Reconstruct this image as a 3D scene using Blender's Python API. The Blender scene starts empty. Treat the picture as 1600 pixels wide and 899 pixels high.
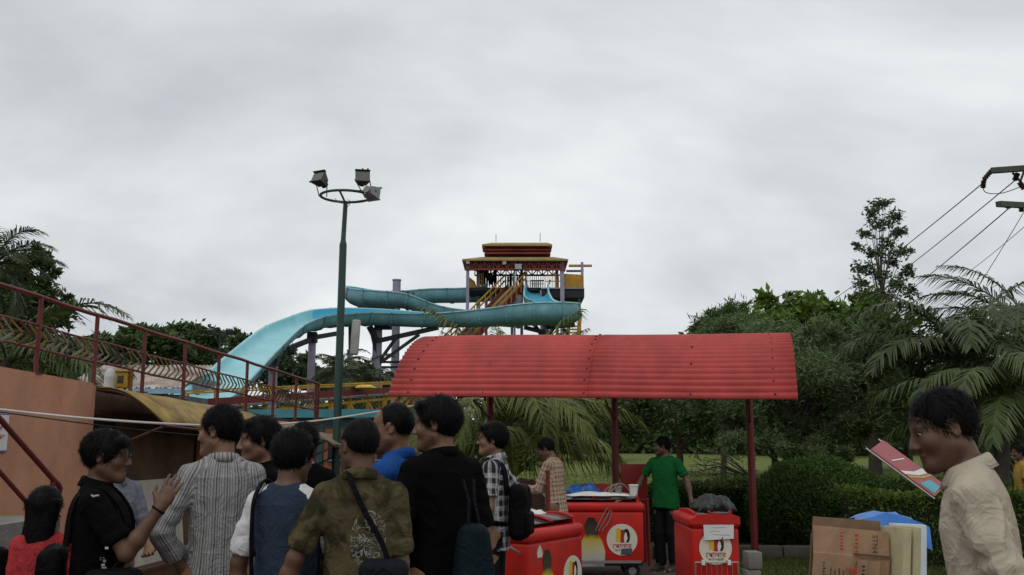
import bpy, bmesh, math, random
import numpy as np
from mathutils import Vector, Matrix, Euler

random.seed(7)
rng = np.random.default_rng(7)
PI = math.pi
SC = bpy.context.scene
COL = SC.collection

# ---------------------------------------------------------------- camera
F_PX, HOR, CZ = 1500.0, 695.0, 1.60
PITCH = math.atan((HOR - 449.5) / F_PX)
cam_d = bpy.data.cameras.new('camera')
cam = bpy.data.objects.new('camera', cam_d)
COL.objects.link(cam)
cam.location = (0, 0, CZ)
cam.rotation_euler = (PI / 2 + PITCH, 0, 0)
cam_d.sensor_width = 36.0
cam_d.lens = 36.0 * F_PX / 1600.0
cam_d.clip_start = 0.05
cam_d.clip_end = 3000
SC.camera = cam

# ---------------------------------------------------------------- overcast sky
W = bpy.data.worlds.new('World')
SC.world = W
W.use_nodes = True
wn, wl = W.node_tree.nodes, W.node_tree.links
wn.clear()
w_out = wn.new('ShaderNodeOutputWorld')
w_bg = wn.new('ShaderNodeBackground')
w_sky = wn.new('ShaderNodeTexSky')
w_sky.sky_type = 'NISHITA'
w_sky.sun_disc = False
w_sky.sun_elevation = math.radians(58)
w_sky.sun_rotation = math.radians(200)
w_tc = wn.new('ShaderNodeTexCoord')
w_sep = wn.new('ShaderNodeSeparateXYZ')
wl.new(w_tc.outputs['Generated'], w_sep.inputs[0])
def wmath(op, a, b=None, c=None):
    n = wn.new('ShaderNodeMath'); n.operation = op
    for i, v in enumerate((a, b, c)):
        if v is None: continue
        if isinstance(v, (int, float)): n.inputs[i].default_value = v
        else: wl.new(v, n.inputs[i])
    return n.outputs[0]
zz = wmath('ADD', wmath('MAXIMUM', w_sep.outputs[2], 0.0), 0.22)
comb = wn.new('ShaderNodeCombineXYZ')                      # cloud layer: direction projected on a plane overhead
wl.new(wmath('DIVIDE', w_sep.outputs[0], zz), comb.inputs[0])
wl.new(wmath('DIVIDE', w_sep.outputs[1], zz), comb.inputs[1])
n1 = wn.new('ShaderNodeTexNoise'); n1.inputs['Scale'].default_value = 0.62
n1.inputs['Detail'].default_value = 6; n1.inputs['Roughness'].default_value = 0.52; n1.inputs['Distortion'].default_value = 0.5
wl.new(comb.outputs[0], n1.inputs['Vector'])
n2 = wn.new('ShaderNodeTexNoise'); n2.inputs['Scale'].default_value = 3.1
n2.inputs['Detail'].default_value = 5; n2.inputs['Roughness'].default_value = 0.5
wl.new(comb.outputs[0], n2.inputs['Vector'])
nn = wmath('ADD', wmath('MULTIPLY', n1.outputs['Fac'], 0.86), wmath('MULTIPLY', n2.outputs['Fac'], 0.14))
ramp = wn.new('ShaderNodeValToRGB')
ramp.color_ramp.elements[0].position = 0.36; ramp.color_ramp.elements[0].color = (0.455, 0.485, 0.510, 1)
ramp.color_ramp.elements[1].position = 0.64; ramp.color_ramp.elements[1].color = (0.94, 0.95, 0.945, 1)
e = ramp.color_ramp.elements.new(0.50); e.color = (0.69, 0.715, 0.725, 1)
wl.new(nn, ramp.inputs[0])
w_mix = wn.new('ShaderNodeMix'); w_mix.data_type = 'RGBA'; w_mix.blend_type = 'ADD'
w_mix.inputs[0].default_value = 0.008                       # a trace of the clear sky above the clouds
wl.new(ramp.outputs[0], w_mix.inputs[6]); wl.new(w_sky.outputs[0], w_mix.inputs[7])
wl.new(w_mix.outputs[2], w_bg.inputs[0])
w_bg.inputs[1].default_value = 1.0
wl.new(w_bg.outputs[0], w_out.inputs[0])

sun_d = bpy.data.lights.new('sun', 'SUN')
sun_d.energy = 0.55
sun_d.angle = math.radians(25)
sun_d.color = (1.0, 0.97, 0.92)
sun = bpy.data.objects.new('sun', sun_d)
COL.objects.link(sun)
sun.rotation_euler = (math.radians(32), 0, math.radians(-20))

SC.view_settings.view_transform = 'Standard'
SC.view_settings.look = 'None'
SC.view_settings.gamma = 1
SC.view_settings.exposure = 0.0
SC.view_settings.use_curve_mapping = False
SC.render.engine = 'CYCLES'
SC.cycles.use_denoising = True
SC.cycles.max_bounces = 6
SC.cycles.transparent_max_bounces = 8

# ---------------------------------------------------------------- helpers
_cp, _sp = math.cos(PITCH), math.sin(PITCH)
def at(px, py, Y):
    xc, yc = (px - 800) / F_PX, (449.5 - py) / F_PX
    dy = _cp - yc * _sp
    dz = _sp + yc * _cp
    k = Y / dy
    return Vector((xc * k, Y, CZ + dz * k))

def tag(o, label=None, cat=None, group=None, kind=None):
    if label: o['label'] = label
    if cat: o['category'] = cat
    if group: o['group'] = group
    if kind: o['kind'] = kind
    return o

def empty(name, loc, rz=0.0, label=None, cat=None, group=None):
    o = bpy.data.objects.new(name, None)
    COL.objects.link(o)
    o.location = loc
    o.rotation_euler = (0, 0, rz)
    o.empty_display_size = 0.1
    return tag(o, label, cat, group)

def link_mesh(name, me, parent=None, loc=None, rot=None, scale=None):
    o = bpy.data.objects.new(name, me)
    COL.objects.link(o)
    if parent is not None: o.parent = parent
    if loc is not None: o.location = loc
    if rot is not None: o.rotation_euler = rot
    if scale is not None: o.scale = scale if hasattr(scale, '__len__') else (scale,) * 3
    return o

def np_mesh(name, V, Q, mats, smooth=False, mat_idx=None, attrs=None):
    """V (n,3) array, Q (m,3|4) int array -> mesh"""
    me = bpy.data.meshes.new(name)
    V = np.asarray(V, dtype=np.float32); Q = np.asarray(Q, dtype=np.int32)
    m, k = Q.shape
    me.vertices.add(len(V)); me.vertices.foreach_set('co', V.ravel())
    me.loops.add(m * k); me.loops.foreach_set('vertex_index', Q.ravel())
    me.polygons.add(m)
    me.polygons.foreach_set('loop_start', np.arange(0, m * k, k, dtype=np.int32))
    me.polygons.foreach_set('loop_total', np.full(m, k, dtype=np.int32))
    if mat_idx is not None: me.polygons.foreach_set('material_index', np.asarray(mat_idx, dtype=np.int32))
    me.polygons.foreach_set('use_smooth', np.full(m, bool(smooth)))
    for mt in (mats if isinstance(mats, (list, tuple)) else [mats]): me.materials.append(mt)
    if attrs:
        for an, (typ, arr) in attrs.items():
            a = me.attributes.new(an, typ, 'POINT')
            a.data.foreach_set('value' if typ == 'FLOAT' else ('vector' if typ == 'FLOAT_VECTOR' else 'color'), np.asarray(arr, dtype=np.float32).ravel())
    me.update(calc_edges=True)
    return me

class MB:
    """collects boxes, bars, tubes, lofts into one mesh"""
    def __init__(self): self.v = []; self.f = []; self.mi = []
    def add(self, vs, fs, m=0):
        n = len(self.v)
        self.v += [tuple(p) for p in vs]
        self.f += [tuple(i + n for i in f) for f in fs]
        self.mi += [m] * len(fs)
        return self
    def box(self, c, s, rz=0.0, m=0, rot=None):
        R = rot if rot is not None else Matrix.Rotation(rz, 3, 'Z')
        c = Vector(c)
        vs = [c + R @ Vector((sx * s[0] / 2, sy * s[1] / 2, sz * s[2] / 2)) for sz in (-1, 1) for sx, sy in ((-1, -1), (1, -1), (1, 1), (-1, 1))]
        return self.add(vs, [(3, 2, 1, 0), (4, 5, 6, 7), (0, 1, 5, 4), (1, 2, 6, 5), (2, 3, 7, 6), (3, 0, 4, 7)], m)
    def bar(self, a, b, w, h=None, m=0, up=(0, 0, 1)):
        a, b = Vector(a), Vector(b); h = h or w
        t = (b - a).normalized()
        s = t.cross(Vector(up))
        if s.length < 1e-4: s = t.cross(Vector((0, 1, 0)))
        s.normalize(); u = s.cross(t)
        vs = [p + s * (sx * w / 2) + u * (su * h / 2) for p in (a, b) for sx, su in ((-1, -1), (1, -1), (1, 1), (-1, 1))]
        return self.add(vs, [(0, 1, 2, 3), (7, 6, 5, 4), (0, 4, 5, 1), (1, 5, 6, 2), (2, 6, 7, 3), (3, 7, 4, 0)], m)
    def tube(self, pts, r, n=8, m=0, caps=True):
        pts = [Vector(p) for p in pts]
        rs = r if hasattr(r, '__len__') else [r] * len(pts)
        vs, fs = [], []
        prev = None
        for i, p in enumerate(pts):
            t = (pts[min(i + 1, len(pts) - 1)] - pts[max(i - 1, 0)]).normalized()
            if prev is None:
                s = t.cross(Vector((0, 0, 1)))
                if s.length < 1e-3: s = t.cross(Vector((0, 1, 0)))
            else:
                s = prev - t * prev.dot(t)
                if s.length < 1e-5: s = t.orthogonal()
            s.normalize(); u = t.cross(s); prev = s
            for k in range(n):
                a = 2 * PI * k / n
                vs.append(p + (s * math.cos(a) + u * math.sin(a)) * rs[i])
        for i in range(len(pts) - 1):
            for k in range(n):
                k2 = (k + 1) % n
                fs.append((i * n + k, i * n + k2, (i + 1) * n + k2, (i + 1) * n + k))
        if caps:
            fs.append(tuple(range(n - 1, -1, -1)))
            fs.append(tuple((len(pts) - 1) * n + k for k in range(n)))
        return self.add(vs, fs, m)
    def prism(self, outline, z0, z1, m=0, frame=None):
        """outline in (x, y) extruded z0..z1; frame maps local xyz to target"""
        n = len(outline)
        vs = [Vector((x, y, z)) for z in (z0, z1) for x, y in outline]
        if frame is not None: vs = [frame @ v for v in vs]
        fs = [tuple(range(n - 1, -1, -1)), tuple(range(n, 2 * n))] + [(i, (i + 1) % n, n + (i + 1) % n, n + i) for i in range(n)]
        return self.add(vs, fs, m)
    def mesh(self, name, mats, smooth=False):
        me = bpy.data.meshes.new(name)
        me.from_pydata(self.v, [], self.f)
        for mt in (mats if isinstance(mats, (list, tuple)) else [mats]): me.materials.append(mt)
        me.polygons.foreach_set('material_index', self.mi)
        if smooth:
            me.polygons.foreach_set('use_smooth', [True] * len(self.f))
            me.set_sharp_from_angle(angle=math.radians(40))
        me.update()
        return me
    def build(self, name, mats, parent=None, smooth=False, **kw):
        return link_mesh(name, self.mesh(name, mats, smooth), parent, **kw)

def bevel_box(name, size, mat, parent=None, bev=0.02, segs=3, loc=(0, 0, 0), rot=None, smooth=True):
    bm = bmesh.new()
    bmesh.ops.create_cube(bm, size=1.0)
    bmesh.ops.scale(bm, vec=size, verts=bm.verts)
    bmesh.ops.bevel(bm, geom=list(bm.edges), offset=bev, segments=segs, profile=0.5, affect='EDGES')
    me = bpy.data.meshes.new(name); bm.to_mesh(me); bm.free()
    me.materials.append(mat)
    if smooth:
        me.polygons.foreach_set('use_smooth', [True] * len(me.polygons)); me.set_sharp_from_angle(angle=math.radians(35))
    return link_mesh(name, me, parent, loc, rot)

def catmull(P, n):
    P = [np.array(p, float) for p in P]
    P = [2 * P[0] - P[1]] + P + [2 * P[-1] - P[-2]]
    out = []
    for i in range(1, len(P) - 2):
        for k in range(n):
            t = k / n
            a, b, c, d = P[i - 1], P[i], P[i + 1], P[i + 2]
            out.append(0.5 * (2 * b + (c - a) * t + (2 * a - 5 * b + 4 * c - d) * t * t + (3 * b - a - 3 * c + d) * t ** 3))
    out.append(P[-2])
    return out

# ---------------------------------------------------------------- materials
_mats = {}
def M(name, col, rough=0.65, var=0.2, scale=6.0, bump=0.0, bscale=40.0, metal=0.0, dirt=None, dirt_amt=0.5, dscale=1.5, spec=0.4, stretch=None, dthr=0.5, coat=0.0):
    if name in _mats: return _mats[name]
    mt = bpy.data.materials.new(name); mt.use_nodes = True
    nt = mt.node_tree; N, L = nt.nodes, nt.links
    b = N['Principled BSDF']
    b.inputs['Roughness'].default_value = rough
    b.inputs['Metallic'].default_value = metal
    b.inputs['Specular IOR Level'].default_value = spec
    if coat: b.inputs['Coat Weight'].default_value = coat; b.inputs['Coat Roughness'].default_value = 0.15
    tc = N.new('ShaderNodeTexCoord')
    vec = tc.outputs['Object']
    if stretch:
        mp = N.new('ShaderNodeMapping'); mp.inputs['Scale'].default_value = stretch
        L.new(vec, mp.inputs[0]); vec = mp.outputs[0]
    nz = N.new('ShaderNodeTexNoise'); nz.inputs['Scale'].default_value = scale; nz.inputs['Detail'].default_value = 6
    nz.inputs['Roughness'].default_value = 0.62
    L.new(vec, nz.inputs['Vector'])
    rp = N.new('ShaderNodeValToRGB')
    lo = [max(0, c * (1 - var)) for c in col[:3]] + [1]; hi = [min(1, c * (1 + var)) for c in col[:3]] + [1]
    rp.color_ramp.elements[0].position = 0.3; rp.color_ramp.elements[0].color = lo
    rp.color_ramp.elements[1].position = 0.7; rp.color_ramp.elements[1].color = hi
    L.new(nz.outputs['Fac'], rp.inputs[0])
    out = rp.outputs[0]
    if dirt:
        nd = N.new('ShaderNodeTexNoise'); nd.inputs['Scale'].default_value = dscale; nd.inputs['Detail'].default_value = 8
        nd.inputs['Roughness'].default_value = 0.7
        L.new(vec, nd.inputs['Vector'])
        r2 = N.new('ShaderNodeValToRGB')
        r2.color_ramp.elements[0].position = dthr - 0.08; r2.color_ramp.elements[0].color = (0, 0, 0, 1)
        r2.color_ramp.elements[1].position = dthr + 0.2; r2.color_ramp.elements[1].color = (dirt_amt,) * 3 + (1,)
        L.new(nd.outputs['Fac'], r2.inputs[0])
        mx = N.new('ShaderNodeMix'); mx.data_type = 'RGBA'
        L.new(r2.outputs[0], mx.inputs[0]); L.new(out, mx.inputs[6]); mx.inputs[7].default_value = list(dirt) + [1]
        out = mx.outputs[2]
    L.new(out, b.inputs['Base Color'])
    if bump:
        nb = N.new('ShaderNodeTexNoise'); nb.inputs['Scale'].default_value = bscale; nb.inputs['Detail'].default_value = 5
        L.new(vec, nb.inputs['Vector'])
        bp = N.new('ShaderNodeBump'); bp.inputs['Strength'].default_value = bump; bp.inputs['Distance'].default_value = 0.02
        L.new(nb.outputs['Fac'], bp.inputs['Height']); L.new(bp.outputs[0], b.inputs['Normal'])
    _mats[name] = mt
    return mt

def leaf_mat(name, c1, c2, rough=0.55, trans=0.25):
    if name in _mats: return _mats[name]
    mt = bpy.data.materials.new(name); mt.use_nodes = True
    N, L = mt.node_tree.nodes, mt.node_tree.links
    b = N['Principled BSDF']; b.inputs['Roughness'].default_value = rough; b.inputs['Specular IOR Level'].default_value = 0.35
    at_ = N.new('ShaderNodeAttribute'); at_.attribute_name = 'rnd'
    mx = N.new('ShaderNodeMix'); mx.data_type = 'RGBA'
    L.new(at_.outputs['Fac'], mx.inputs[0]); mx.inputs[6].default_value = list(c1) + [1]; mx.inputs[7].default_value = list(c2) + [1]
    L.new(mx.outputs[2], b.inputs['Base Color'])
    tr = N.new('ShaderNodeBsdfTranslucent'); L.new(mx.outputs[2], tr.inputs[0])
    ms = N.new('ShaderNodeMixShader'); ms.inputs[0].default_value = trans
    L.new(b.outputs[0], ms.inputs[1]); L.new(tr.outputs[0], ms.inputs[2])
    L.new(ms.outputs[0], N['Material Output'].inputs[0])
    _mats[name] = mt
    return mt

def glass_mat(name, col=(0.02, 0.025, 0.03), rough=0.08):
    return M(name, col, rough=rough, var=0.1, spec=0.6)

def text_mesh(body, size, mat, name='lettering', extrude=0.0015, align='CENTER'):
    cu = bpy.data.curves.new(name, 'FONT'); cu.body = body; cu.size = size; cu.extrude = extrude
    cu.align_x = align; cu.align_y = 'CENTER'; cu.resolution_u = 3
    tmp = bpy.data.objects.new('tmp_text', cu); COL.objects.link(tmp)
    dg = bpy.context.evaluated_depsgraph_get()
    me = bpy.data.meshes.new_from_object(tmp.evaluated_get(dg))
    me.name = name
    bpy.data.objects.remove(tmp); bpy.data.curves.remove(cu)
    me.materials.clear(); me.materials.append(mat)
    return me
# ================================================================ the setting: ground, lawn, kerb
m_dirt = M('trodden_earth', (0.085, 0.066, 0.05), rough=0.95, var=0.35, scale=2.5, bump=0.5, bscale=30, dirt=(0.05, 0.045, 0.038), dscale=0.7)
m_pave = M('brick_dust_paving', (0.085, 0.055, 0.043), rough=0.9, var=0.3, scale=5, bump=0.5, bscale=45, dirt=(0.05, 0.042, 0.036), dscale=1.3)
m_lawn = M('lawn_green', (0.12, 0.15, 0.024), rough=0.95, var=0.4, scale=1.2, bump=0.9, bscale=60, dirt=(0.125, 0.135, 0.032), dscale=0.35)
m_kerb = M('kerb_concrete', (0.11, 0.098, 0.08), rough=0.9, var=0.25, scale=7, bump=0.4, dirt=(0.06, 0.055, 0.045), dscale=3)
m_conc = M('grey_concrete', (0.2, 0.19, 0.17), rough=0.9, var=0.25, scale=5, bump=0.4, dirt=(0.08, 0.075, 0.065), dscale=2)

def sheet(name, pts, z, mat, kind='structure'):
    mb = MB(); mb.add([(x, y, z) for x, y in pts], [tuple(range(len(pts)))])
    o = mb.build(name, mat); tag(o, kind=kind); return o
sheet('ground', [(-900, -200), (900, -200), (900, 1500), (-900, 1500)], 0.0, m_dirt)
sheet('pavement', [(-7, -8), (4.2, -8), (4.2, 13.6), (-3.0, 13.6), (-7, 9)], 0.004, m_pave)
# the lawn climbs gently away from the hedge
def gz(Y): return .031 * min(max(Y - 15.0, 0.0), 36.0)
lw = MB(); ys_ = [14.35, 15, 18, 22, 28, 36, 44, 51, 70, 125]
lw.add([(x, y, gz(y) + .004) for y in ys_ for x in (-1.2, 14, 30, 70)], [(4 * j + i, 4 * j + i + 1, 4 * j + i + 5, 4 * j + i + 4) for j in range(len(ys_) - 1) for i in range(3)])
tag(lw.build('lawn', m_lawn, smooth=True), kind='structure')
sheet('lawn_verge', [(2.6, 11.6), (9, 9.0), (14, 9.0), (14, 14.0), (2.6, 14.0)], 0.008, m_lawn)

# kerb of separate concrete lengths in front of the hedge
kerb = empty('kerb', (0, 14.18, 0)); tag(kerb, kind='structure')
for i in range(14):
    x = -1.2 + i * 0.92
    bevel_box('kerb_stone', (0.905, 0.2, 0.17), m_kerb, kerb, bev=0.015, segs=2, loc=(x, random.uniform(-.008, .008), 0.085 + random.uniform(-.006, .006)), rot=(0, 0, random.uniform(-.006, .006)))
# drain channel wall of dark brick in front of it
for i, (px, z0, w) in enumerate([(1174, 0, 0.17), (1176, 0.2, 0.165)]):
    p = at(px, 880, 11.3)
    b = bevel_box('concrete_block', (w, 0.2, 0.19), m_conc, bev=0.012, segs=2, loc=(p.x, 11.3, 0.105 + z0), rot=(0, 0, 0.1 * i))
    tag(b, ['rough grey concrete block lying on the ground beside the upright ice cream cart', 'rough grey concrete block set on top of another by the ice cream cart'][i], 'concrete block')

# ================================================================ left building with ramp railing
# wall line: X = -3.97 + 0.109 * (Y - 8.08); top z = 2.19 - 0.033 * (Y - 8.08)
def wx(Y): return -3.97 + 0.109 * (Y - 8.08)
def wz(Y): return 2.19 - 0.033 * (Y - 8.08)
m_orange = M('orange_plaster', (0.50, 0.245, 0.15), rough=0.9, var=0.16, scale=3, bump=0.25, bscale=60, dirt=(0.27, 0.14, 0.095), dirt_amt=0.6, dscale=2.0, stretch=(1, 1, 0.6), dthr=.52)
m_brown = M('shaded_stained_plaster', (0.13, 0.078, 0.044), rough=0.9, var=0.35, scale=3, bump=0.3, dirt=(0.045, 0.032, 0.022), dscale=1.6, dirt_amt=0.8)  # same wall under the awning: its shade put into the brown, plus stains
m_black = M('near_black', (0.008, 0.008, 0.009), rough=0.7, var=0.2)
m_red = M('dark_red_paint', (0.135, 0.015, 0.014), rough=0.5, var=0.25, scale=9, dirt=(0.05, 0.02, 0.015), dscale=6, dirt_amt=0.6)
bld = empty('ramp_building', (wx(8), 8, 0), 0, 'orange plastered building with a sloping roof edge that carries the red railing', 'building')
def bloc(p): return Vector(p) - Vector((wx(8), 8, 0))
def wall_block(y0, y1, name, mat, inset=0.0, x_back=-5.6, zlo=0.0, ztop=None):
    mb = MB()
    a0, a1 = wx(y0) - inset, wx(y1) - inset
    t0, t1 = (wz(y0), wz(y1)) if ztop is None else (ztop, ztop)
    vs = [(a0, y0, zlo), (a1, y1, zlo), (x_back, y1, zlo), (x_back, y0, zlo), (a0, y0, t0), (a1, y1, t1), (x_back, y1, t1), (x_back, y0, t0)]
    mb.add([bloc(v) for v in vs], [(3, 2, 1, 0), (4, 5, 6, 7), (0, 1, 5, 4), (1, 2, 6, 5), (2, 3, 7, 6), (3, 0, 4, 7)])
    return mb.build(name, mat, bld)
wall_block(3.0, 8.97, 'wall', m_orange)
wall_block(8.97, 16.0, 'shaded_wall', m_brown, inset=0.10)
# timber ledge and window under the awning
win = MB(); win.box(bloc((wx(9.35) - 0.09, 9.35, 1.77)), (0.03, 0.42, 0.14)); win.build('window', m_black, bld)
tim = MB(); tim.bar(bloc((wx(9.0) - 0.06, 9.0, 1.90)), bloc((wx(13.5) - 0.06, 13.5, 1.86)), 0.05, 0.05); tim.build('timber_beam', M('dark_wood', (0.07, 0.03, 0.016), var=0.3), bld)
pan = MB()
for yy, w in ((11.6, 0.5), (12.3, 0.35)): pan.box(bloc((wx(yy) - 0.08, yy, 0.95)), (0.03, w, 1.85))
pan.build('wooden_door', M('orange_brown_wood', (0.22, 0.095, 0.03), var=0.35, scale=3, stretch=(1, 1, 0.2)), bld)

# curved awning sheets over the kiosk front
m_awn = M('faded_yellow_awning', (0.40, 0.275, 0.085), rough=0.8, var=0.2, scale=2.5, dirt=(0.13, 0.08, 0.03), dscale=3.5, dirt_amt=0.9, dthr=.46, bump=0.2, bscale=12)
m_awn2 = M('greyed_awning', (0.24, 0.19, 0.125), rough=0.85, var=0.3, scale=3, dirt=(0.11, 0.09, 0.07), dscale=2)
def awning(name, label, y0, y1, reach, drop, mat, ztop_off=-0.03):
    root = empty(name, (wx(y0), y0, 0), 0, label, 'awning')
    ox = Vector((wx(y0), y0, 0))
    n = 10
    prof = [(reach * (k / n), ztop_off - drop * (k / n) ** 1.9 + 0.02 * math.sin(PI * k / n)) for k in range(n + 1)]
    mb = MB(); ny = 8
    vs, fs = [], []
    for j in range(ny + 1):
        Y = y0 + (y1 - y0) * j / ny
        for (dx, dz) in prof:
            vs.append(Vector((wx(Y) + dx, Y, wz(Y) + dz + 0.006 * math.sin(j * 2.1 + dx * 9))) - ox)
    for j in range(ny):
        for k in range(n):
            a = j * (n + 1) + k
            fs.append((a, a + 1, a + n + 2, a + n + 1))
    mb.add(vs, fs); s = mb.build('canopy_sheet', mat, root, smooth=True)
    sm = s.modifiers.new('thick', 'SOLIDIFY'); sm.thickness = 0.012
    mb = MB()
    for Y in (y0 + 0.02, (y0 + y1) / 2, y1 - 0.02):
        mb.tube([Vector((wx(Y) + dx, Y, wz(Y) + dz - 0.028)) - ox for dx, dz in prof], 0.014, 6)
    for k in (0, n):
        mb.tube([Vector((wx(y0 + 0.02) + prof[k][0], y0 + 0.02, wz(y0) + prof[k][1] - 0.028)) - ox, Vector((wx(y1 - .02) + prof[k][0], y1 - .02, wz(y1) + prof[k][1] - 0.028)) - ox], 0.014, 6)
    mb.build('frame', M('rust_brown_steel', (0.07, 0.03, 0.018), var=0.3), root)
    # brackets back to the wall
    for Y in (y0 + 0.04, y1 - 0.04):
        mb = MB(); mb.tube([Vector((wx(Y) - 0.12, Y, wz(Y) + prof[-1][1] - 0.35)) - ox, Vector((wx(Y) + reach - 0.03, Y, wz(Y) + prof[-1][1] - 0.03)) - ox], 0.014, 6)
        mb.build('bracket', M('rust_brown_steel', (0.07, 0.03, 0.018)), root)
    return root
awning('kiosk_awning', 'faded yellow curved awning sheet along the orange building', 8.98, 12.1, 0.66, 0.33, m_awn)
awning('kiosk_awning', 'greyed awning sheet beyond the yellow one under the railing', 12.16, 14.3, 0.55, 0.24, m_awn2, ztop_off=-0.08)
awning('kiosk_awning', 'small sagging buff awning at the far end of the orange building', 14.5, 15.6, 0.62, 0.22, m_awn2, ztop_off=-0.16)

# white sheet board leaning on the shaded wall
bd = bevel_box('sheet_board', (0.02, 1.15, 0.8), M('dirty_white_sheet', (0.42, 0.39, 0.34), rough=0.7, var=0.2, scale=3, dirt=(0.22, 0.19, 0.15), dscale=2), bev=0.006, segs=1,
               loc=(wx(9.75) + 0.26, 9.75, 0.86), rot=(0, math.radians(-7), math.radians(-6)))
tag(bd, 'dirty white sheet board standing on a crate under the kiosk awning', 'board')
tb = MB(); tb.box((0, 0, 0.22), (0.4, 1.1, 0.44)); tb.box((0, 0, 0.45), (0.44, 1.14, 0.025))
tbo = tb.build('wooden_crate', M('dark_wood', (0.07, 0.03, 0.016)), loc=(wx(9.75) + 0.24, 9.75, 0), rot=(0, 0, math.radians(-6))); tag(tbo, 'dark wooden crate under the white sheet board', 'crate')

# sign on the orange wall
m_white = M('white_paint', (0.62, 0.62, 0.6), rough=0.6, var=0.08)
m_signred = M('sign_red', (0.42, 0.02, 0.05), rough=0.6, var=0.1)
sy = 7.53
sroot = empty('wall_sign', (wx(sy) + 0.012, sy, 1.69), math.atan2(1, 0.109), 'white notice board with red lettering on the orange wall', 'sign')
bevel_box('border', (0.34, 0.014, 0.30), M('sign_blue', (0.10, 0.16, 0.30)), sroot, bev=0.003, segs=1)
bevel_box('panel', (0.32, 0.012, 0.275), m_white, sroot, bev=0.003, segs=1, loc=(0, -0.006, 0))
rs_ = random.Random(4)
for k in range(7):      # fragments of red brush lettering, cut off and not legible
    x0_, z0_ = .02 + .035 * (k % 3) + rs_.uniform(-.01, .01), -.09 + .032 * k
    mb = MB(); mb.tube([(x0_ + .03 * math.cos(q * .9 + k), -.0135, z0_ + .016 * math.sin(q * 1.3 + k)) for q in range(5)], .0045, 5); mb.build('brush_stroke', m_signred, sroot)

# ramp railing with chevrons
rail = empty('ramp_railing', (wx(8), 8, wz(8)), 0, 'dark red ramp railing with a band of painted chevrons', 'railing')
def rl(p): return Vector(p) - Vector((wx(8), 8, wz(8)))
posts_y = [6.2, 7.13, 8.07, 8.97, 9.90, 10.84, 11.78, 12.69, 13.69, 14.66, 15.75]
RX = 0.0
def railp(Y, dz): return rl((wx(Y) - 0.03, Y, wz(Y) + dz))
for Y in posts_y + [15.62]:
    mb = MB(); mb.tube([railp(Y, -0.02), railp(Y, 0.645)], 0.021, 8)
    mb.box(railp(Y, 0.0), (0.09, 0.09, 0.012))
    mb.build('post', m_red, rail, smooth=True)
def raillong(name, dz, r, y0=6.0, y1=15.77):
    mb = MB(); mb.tube([railp(y0 + (y1 - y0) * k / 24, dz + 0.006 * math.sin(k * 1.7)) for k in range(25)], r, 8); return mb.build(name, m_red, rail, smooth=True)
raillong('top_rail', 0.645, 0.02)
raillong('band_rail', 0.40, 0.011); raillong('band_rail', 0.205, 0.012)
chev_cols = [(0.20, 0.16, 0.11), (0.17, 0.105, 0.02), (0.025, 0.045, 0.022), (0.07, 0.014, 0.011), (0.15, 0.125, 0.09), (0.016, 0.024, 0.02)]
chev_me = []
for ci, c in enumerate(chev_cols):
    mb = MB()
    mb.bar((0, -0.10, 0.095), (0, 0.085, 0.0), 0.010, 0.018); mb.bar((0, 0.085, -0.004), (0, -0.10, -0.095), 0.010, 0.018)
    chev_me.append(mb.mesh('chevron', M('chevron_paint_%d' % ci, c, var=0.4, scale=30)))
ck = 0
for i in range(len(posts_y) - 1):
    for k in range(8):
        Y = posts_y[i] + (posts_y[i + 1] - posts_y[i]) * (k + 0.5) / 8
        ck += 1
        o = link_mesh('chevron', random.choice([chev_me[0], chev_me[1], chev_me[4], chev_me[0]]) if (ck // 3) % 2 == 0 else random.choice(chev_me), rail, railp(Y, 0.302 + random.uniform(-.006, .006)), (random.uniform(-.08, .08), 0, random.uniform(-.1, .1)))

# stairs with handrail along the wall
st = empty('staircase', (-3.3, 7.9, 0), 0, 'concrete steps with a dark red handrail climbing along the orange wall', 'staircase')
for k in range(7):
    y1 = 7.9 - 0.27 * k
    mb = MB(); mb.box((0, y1 - 7.9 - 0.6, (k + 0.5) * 0.165), (0.85, 1.2 - 0.02, 0.165 - 0.002)); mb.build('step', m_conc, st)
def stp(px, py, D): return at(px, py, D) - Vector((-3.3, 7.9, 0))
mb = MB(); mb.tube([stp(-60, 593, 6.25), stp(0, 655, 6.75), stp(82, 748, 7.5), stp(91, 757, 7.58), stp(94, 764, 7.62), stp(92, 772, 7.62)], 0.021, 8); mb.build('handrail', m_red, st, smooth=True)
mb = MB(); mb.tube([stp(-60, 675, 6.25), stp(0, 738, 6.75), stp(60, 806, 7.35), stp(92, 838, 7.6)], 0.017, 8); mb.build('lower_rail', m_red, st, smooth=True)
pb = stp(83, 750, 7.52)
mb = MB(); mb.tube([pb, (pb.x, pb.y, 0.10)], 0.02, 8); mb.build('newel_post', m_red, st, smooth=True)
pb = stp(-40, 614, 6.45)
mb = MB(); mb.tube([pb, (pb.x, pb.y, 0.6)], 0.02, 8); mb.build('newel_post', m_red, st, smooth=True)

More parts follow.
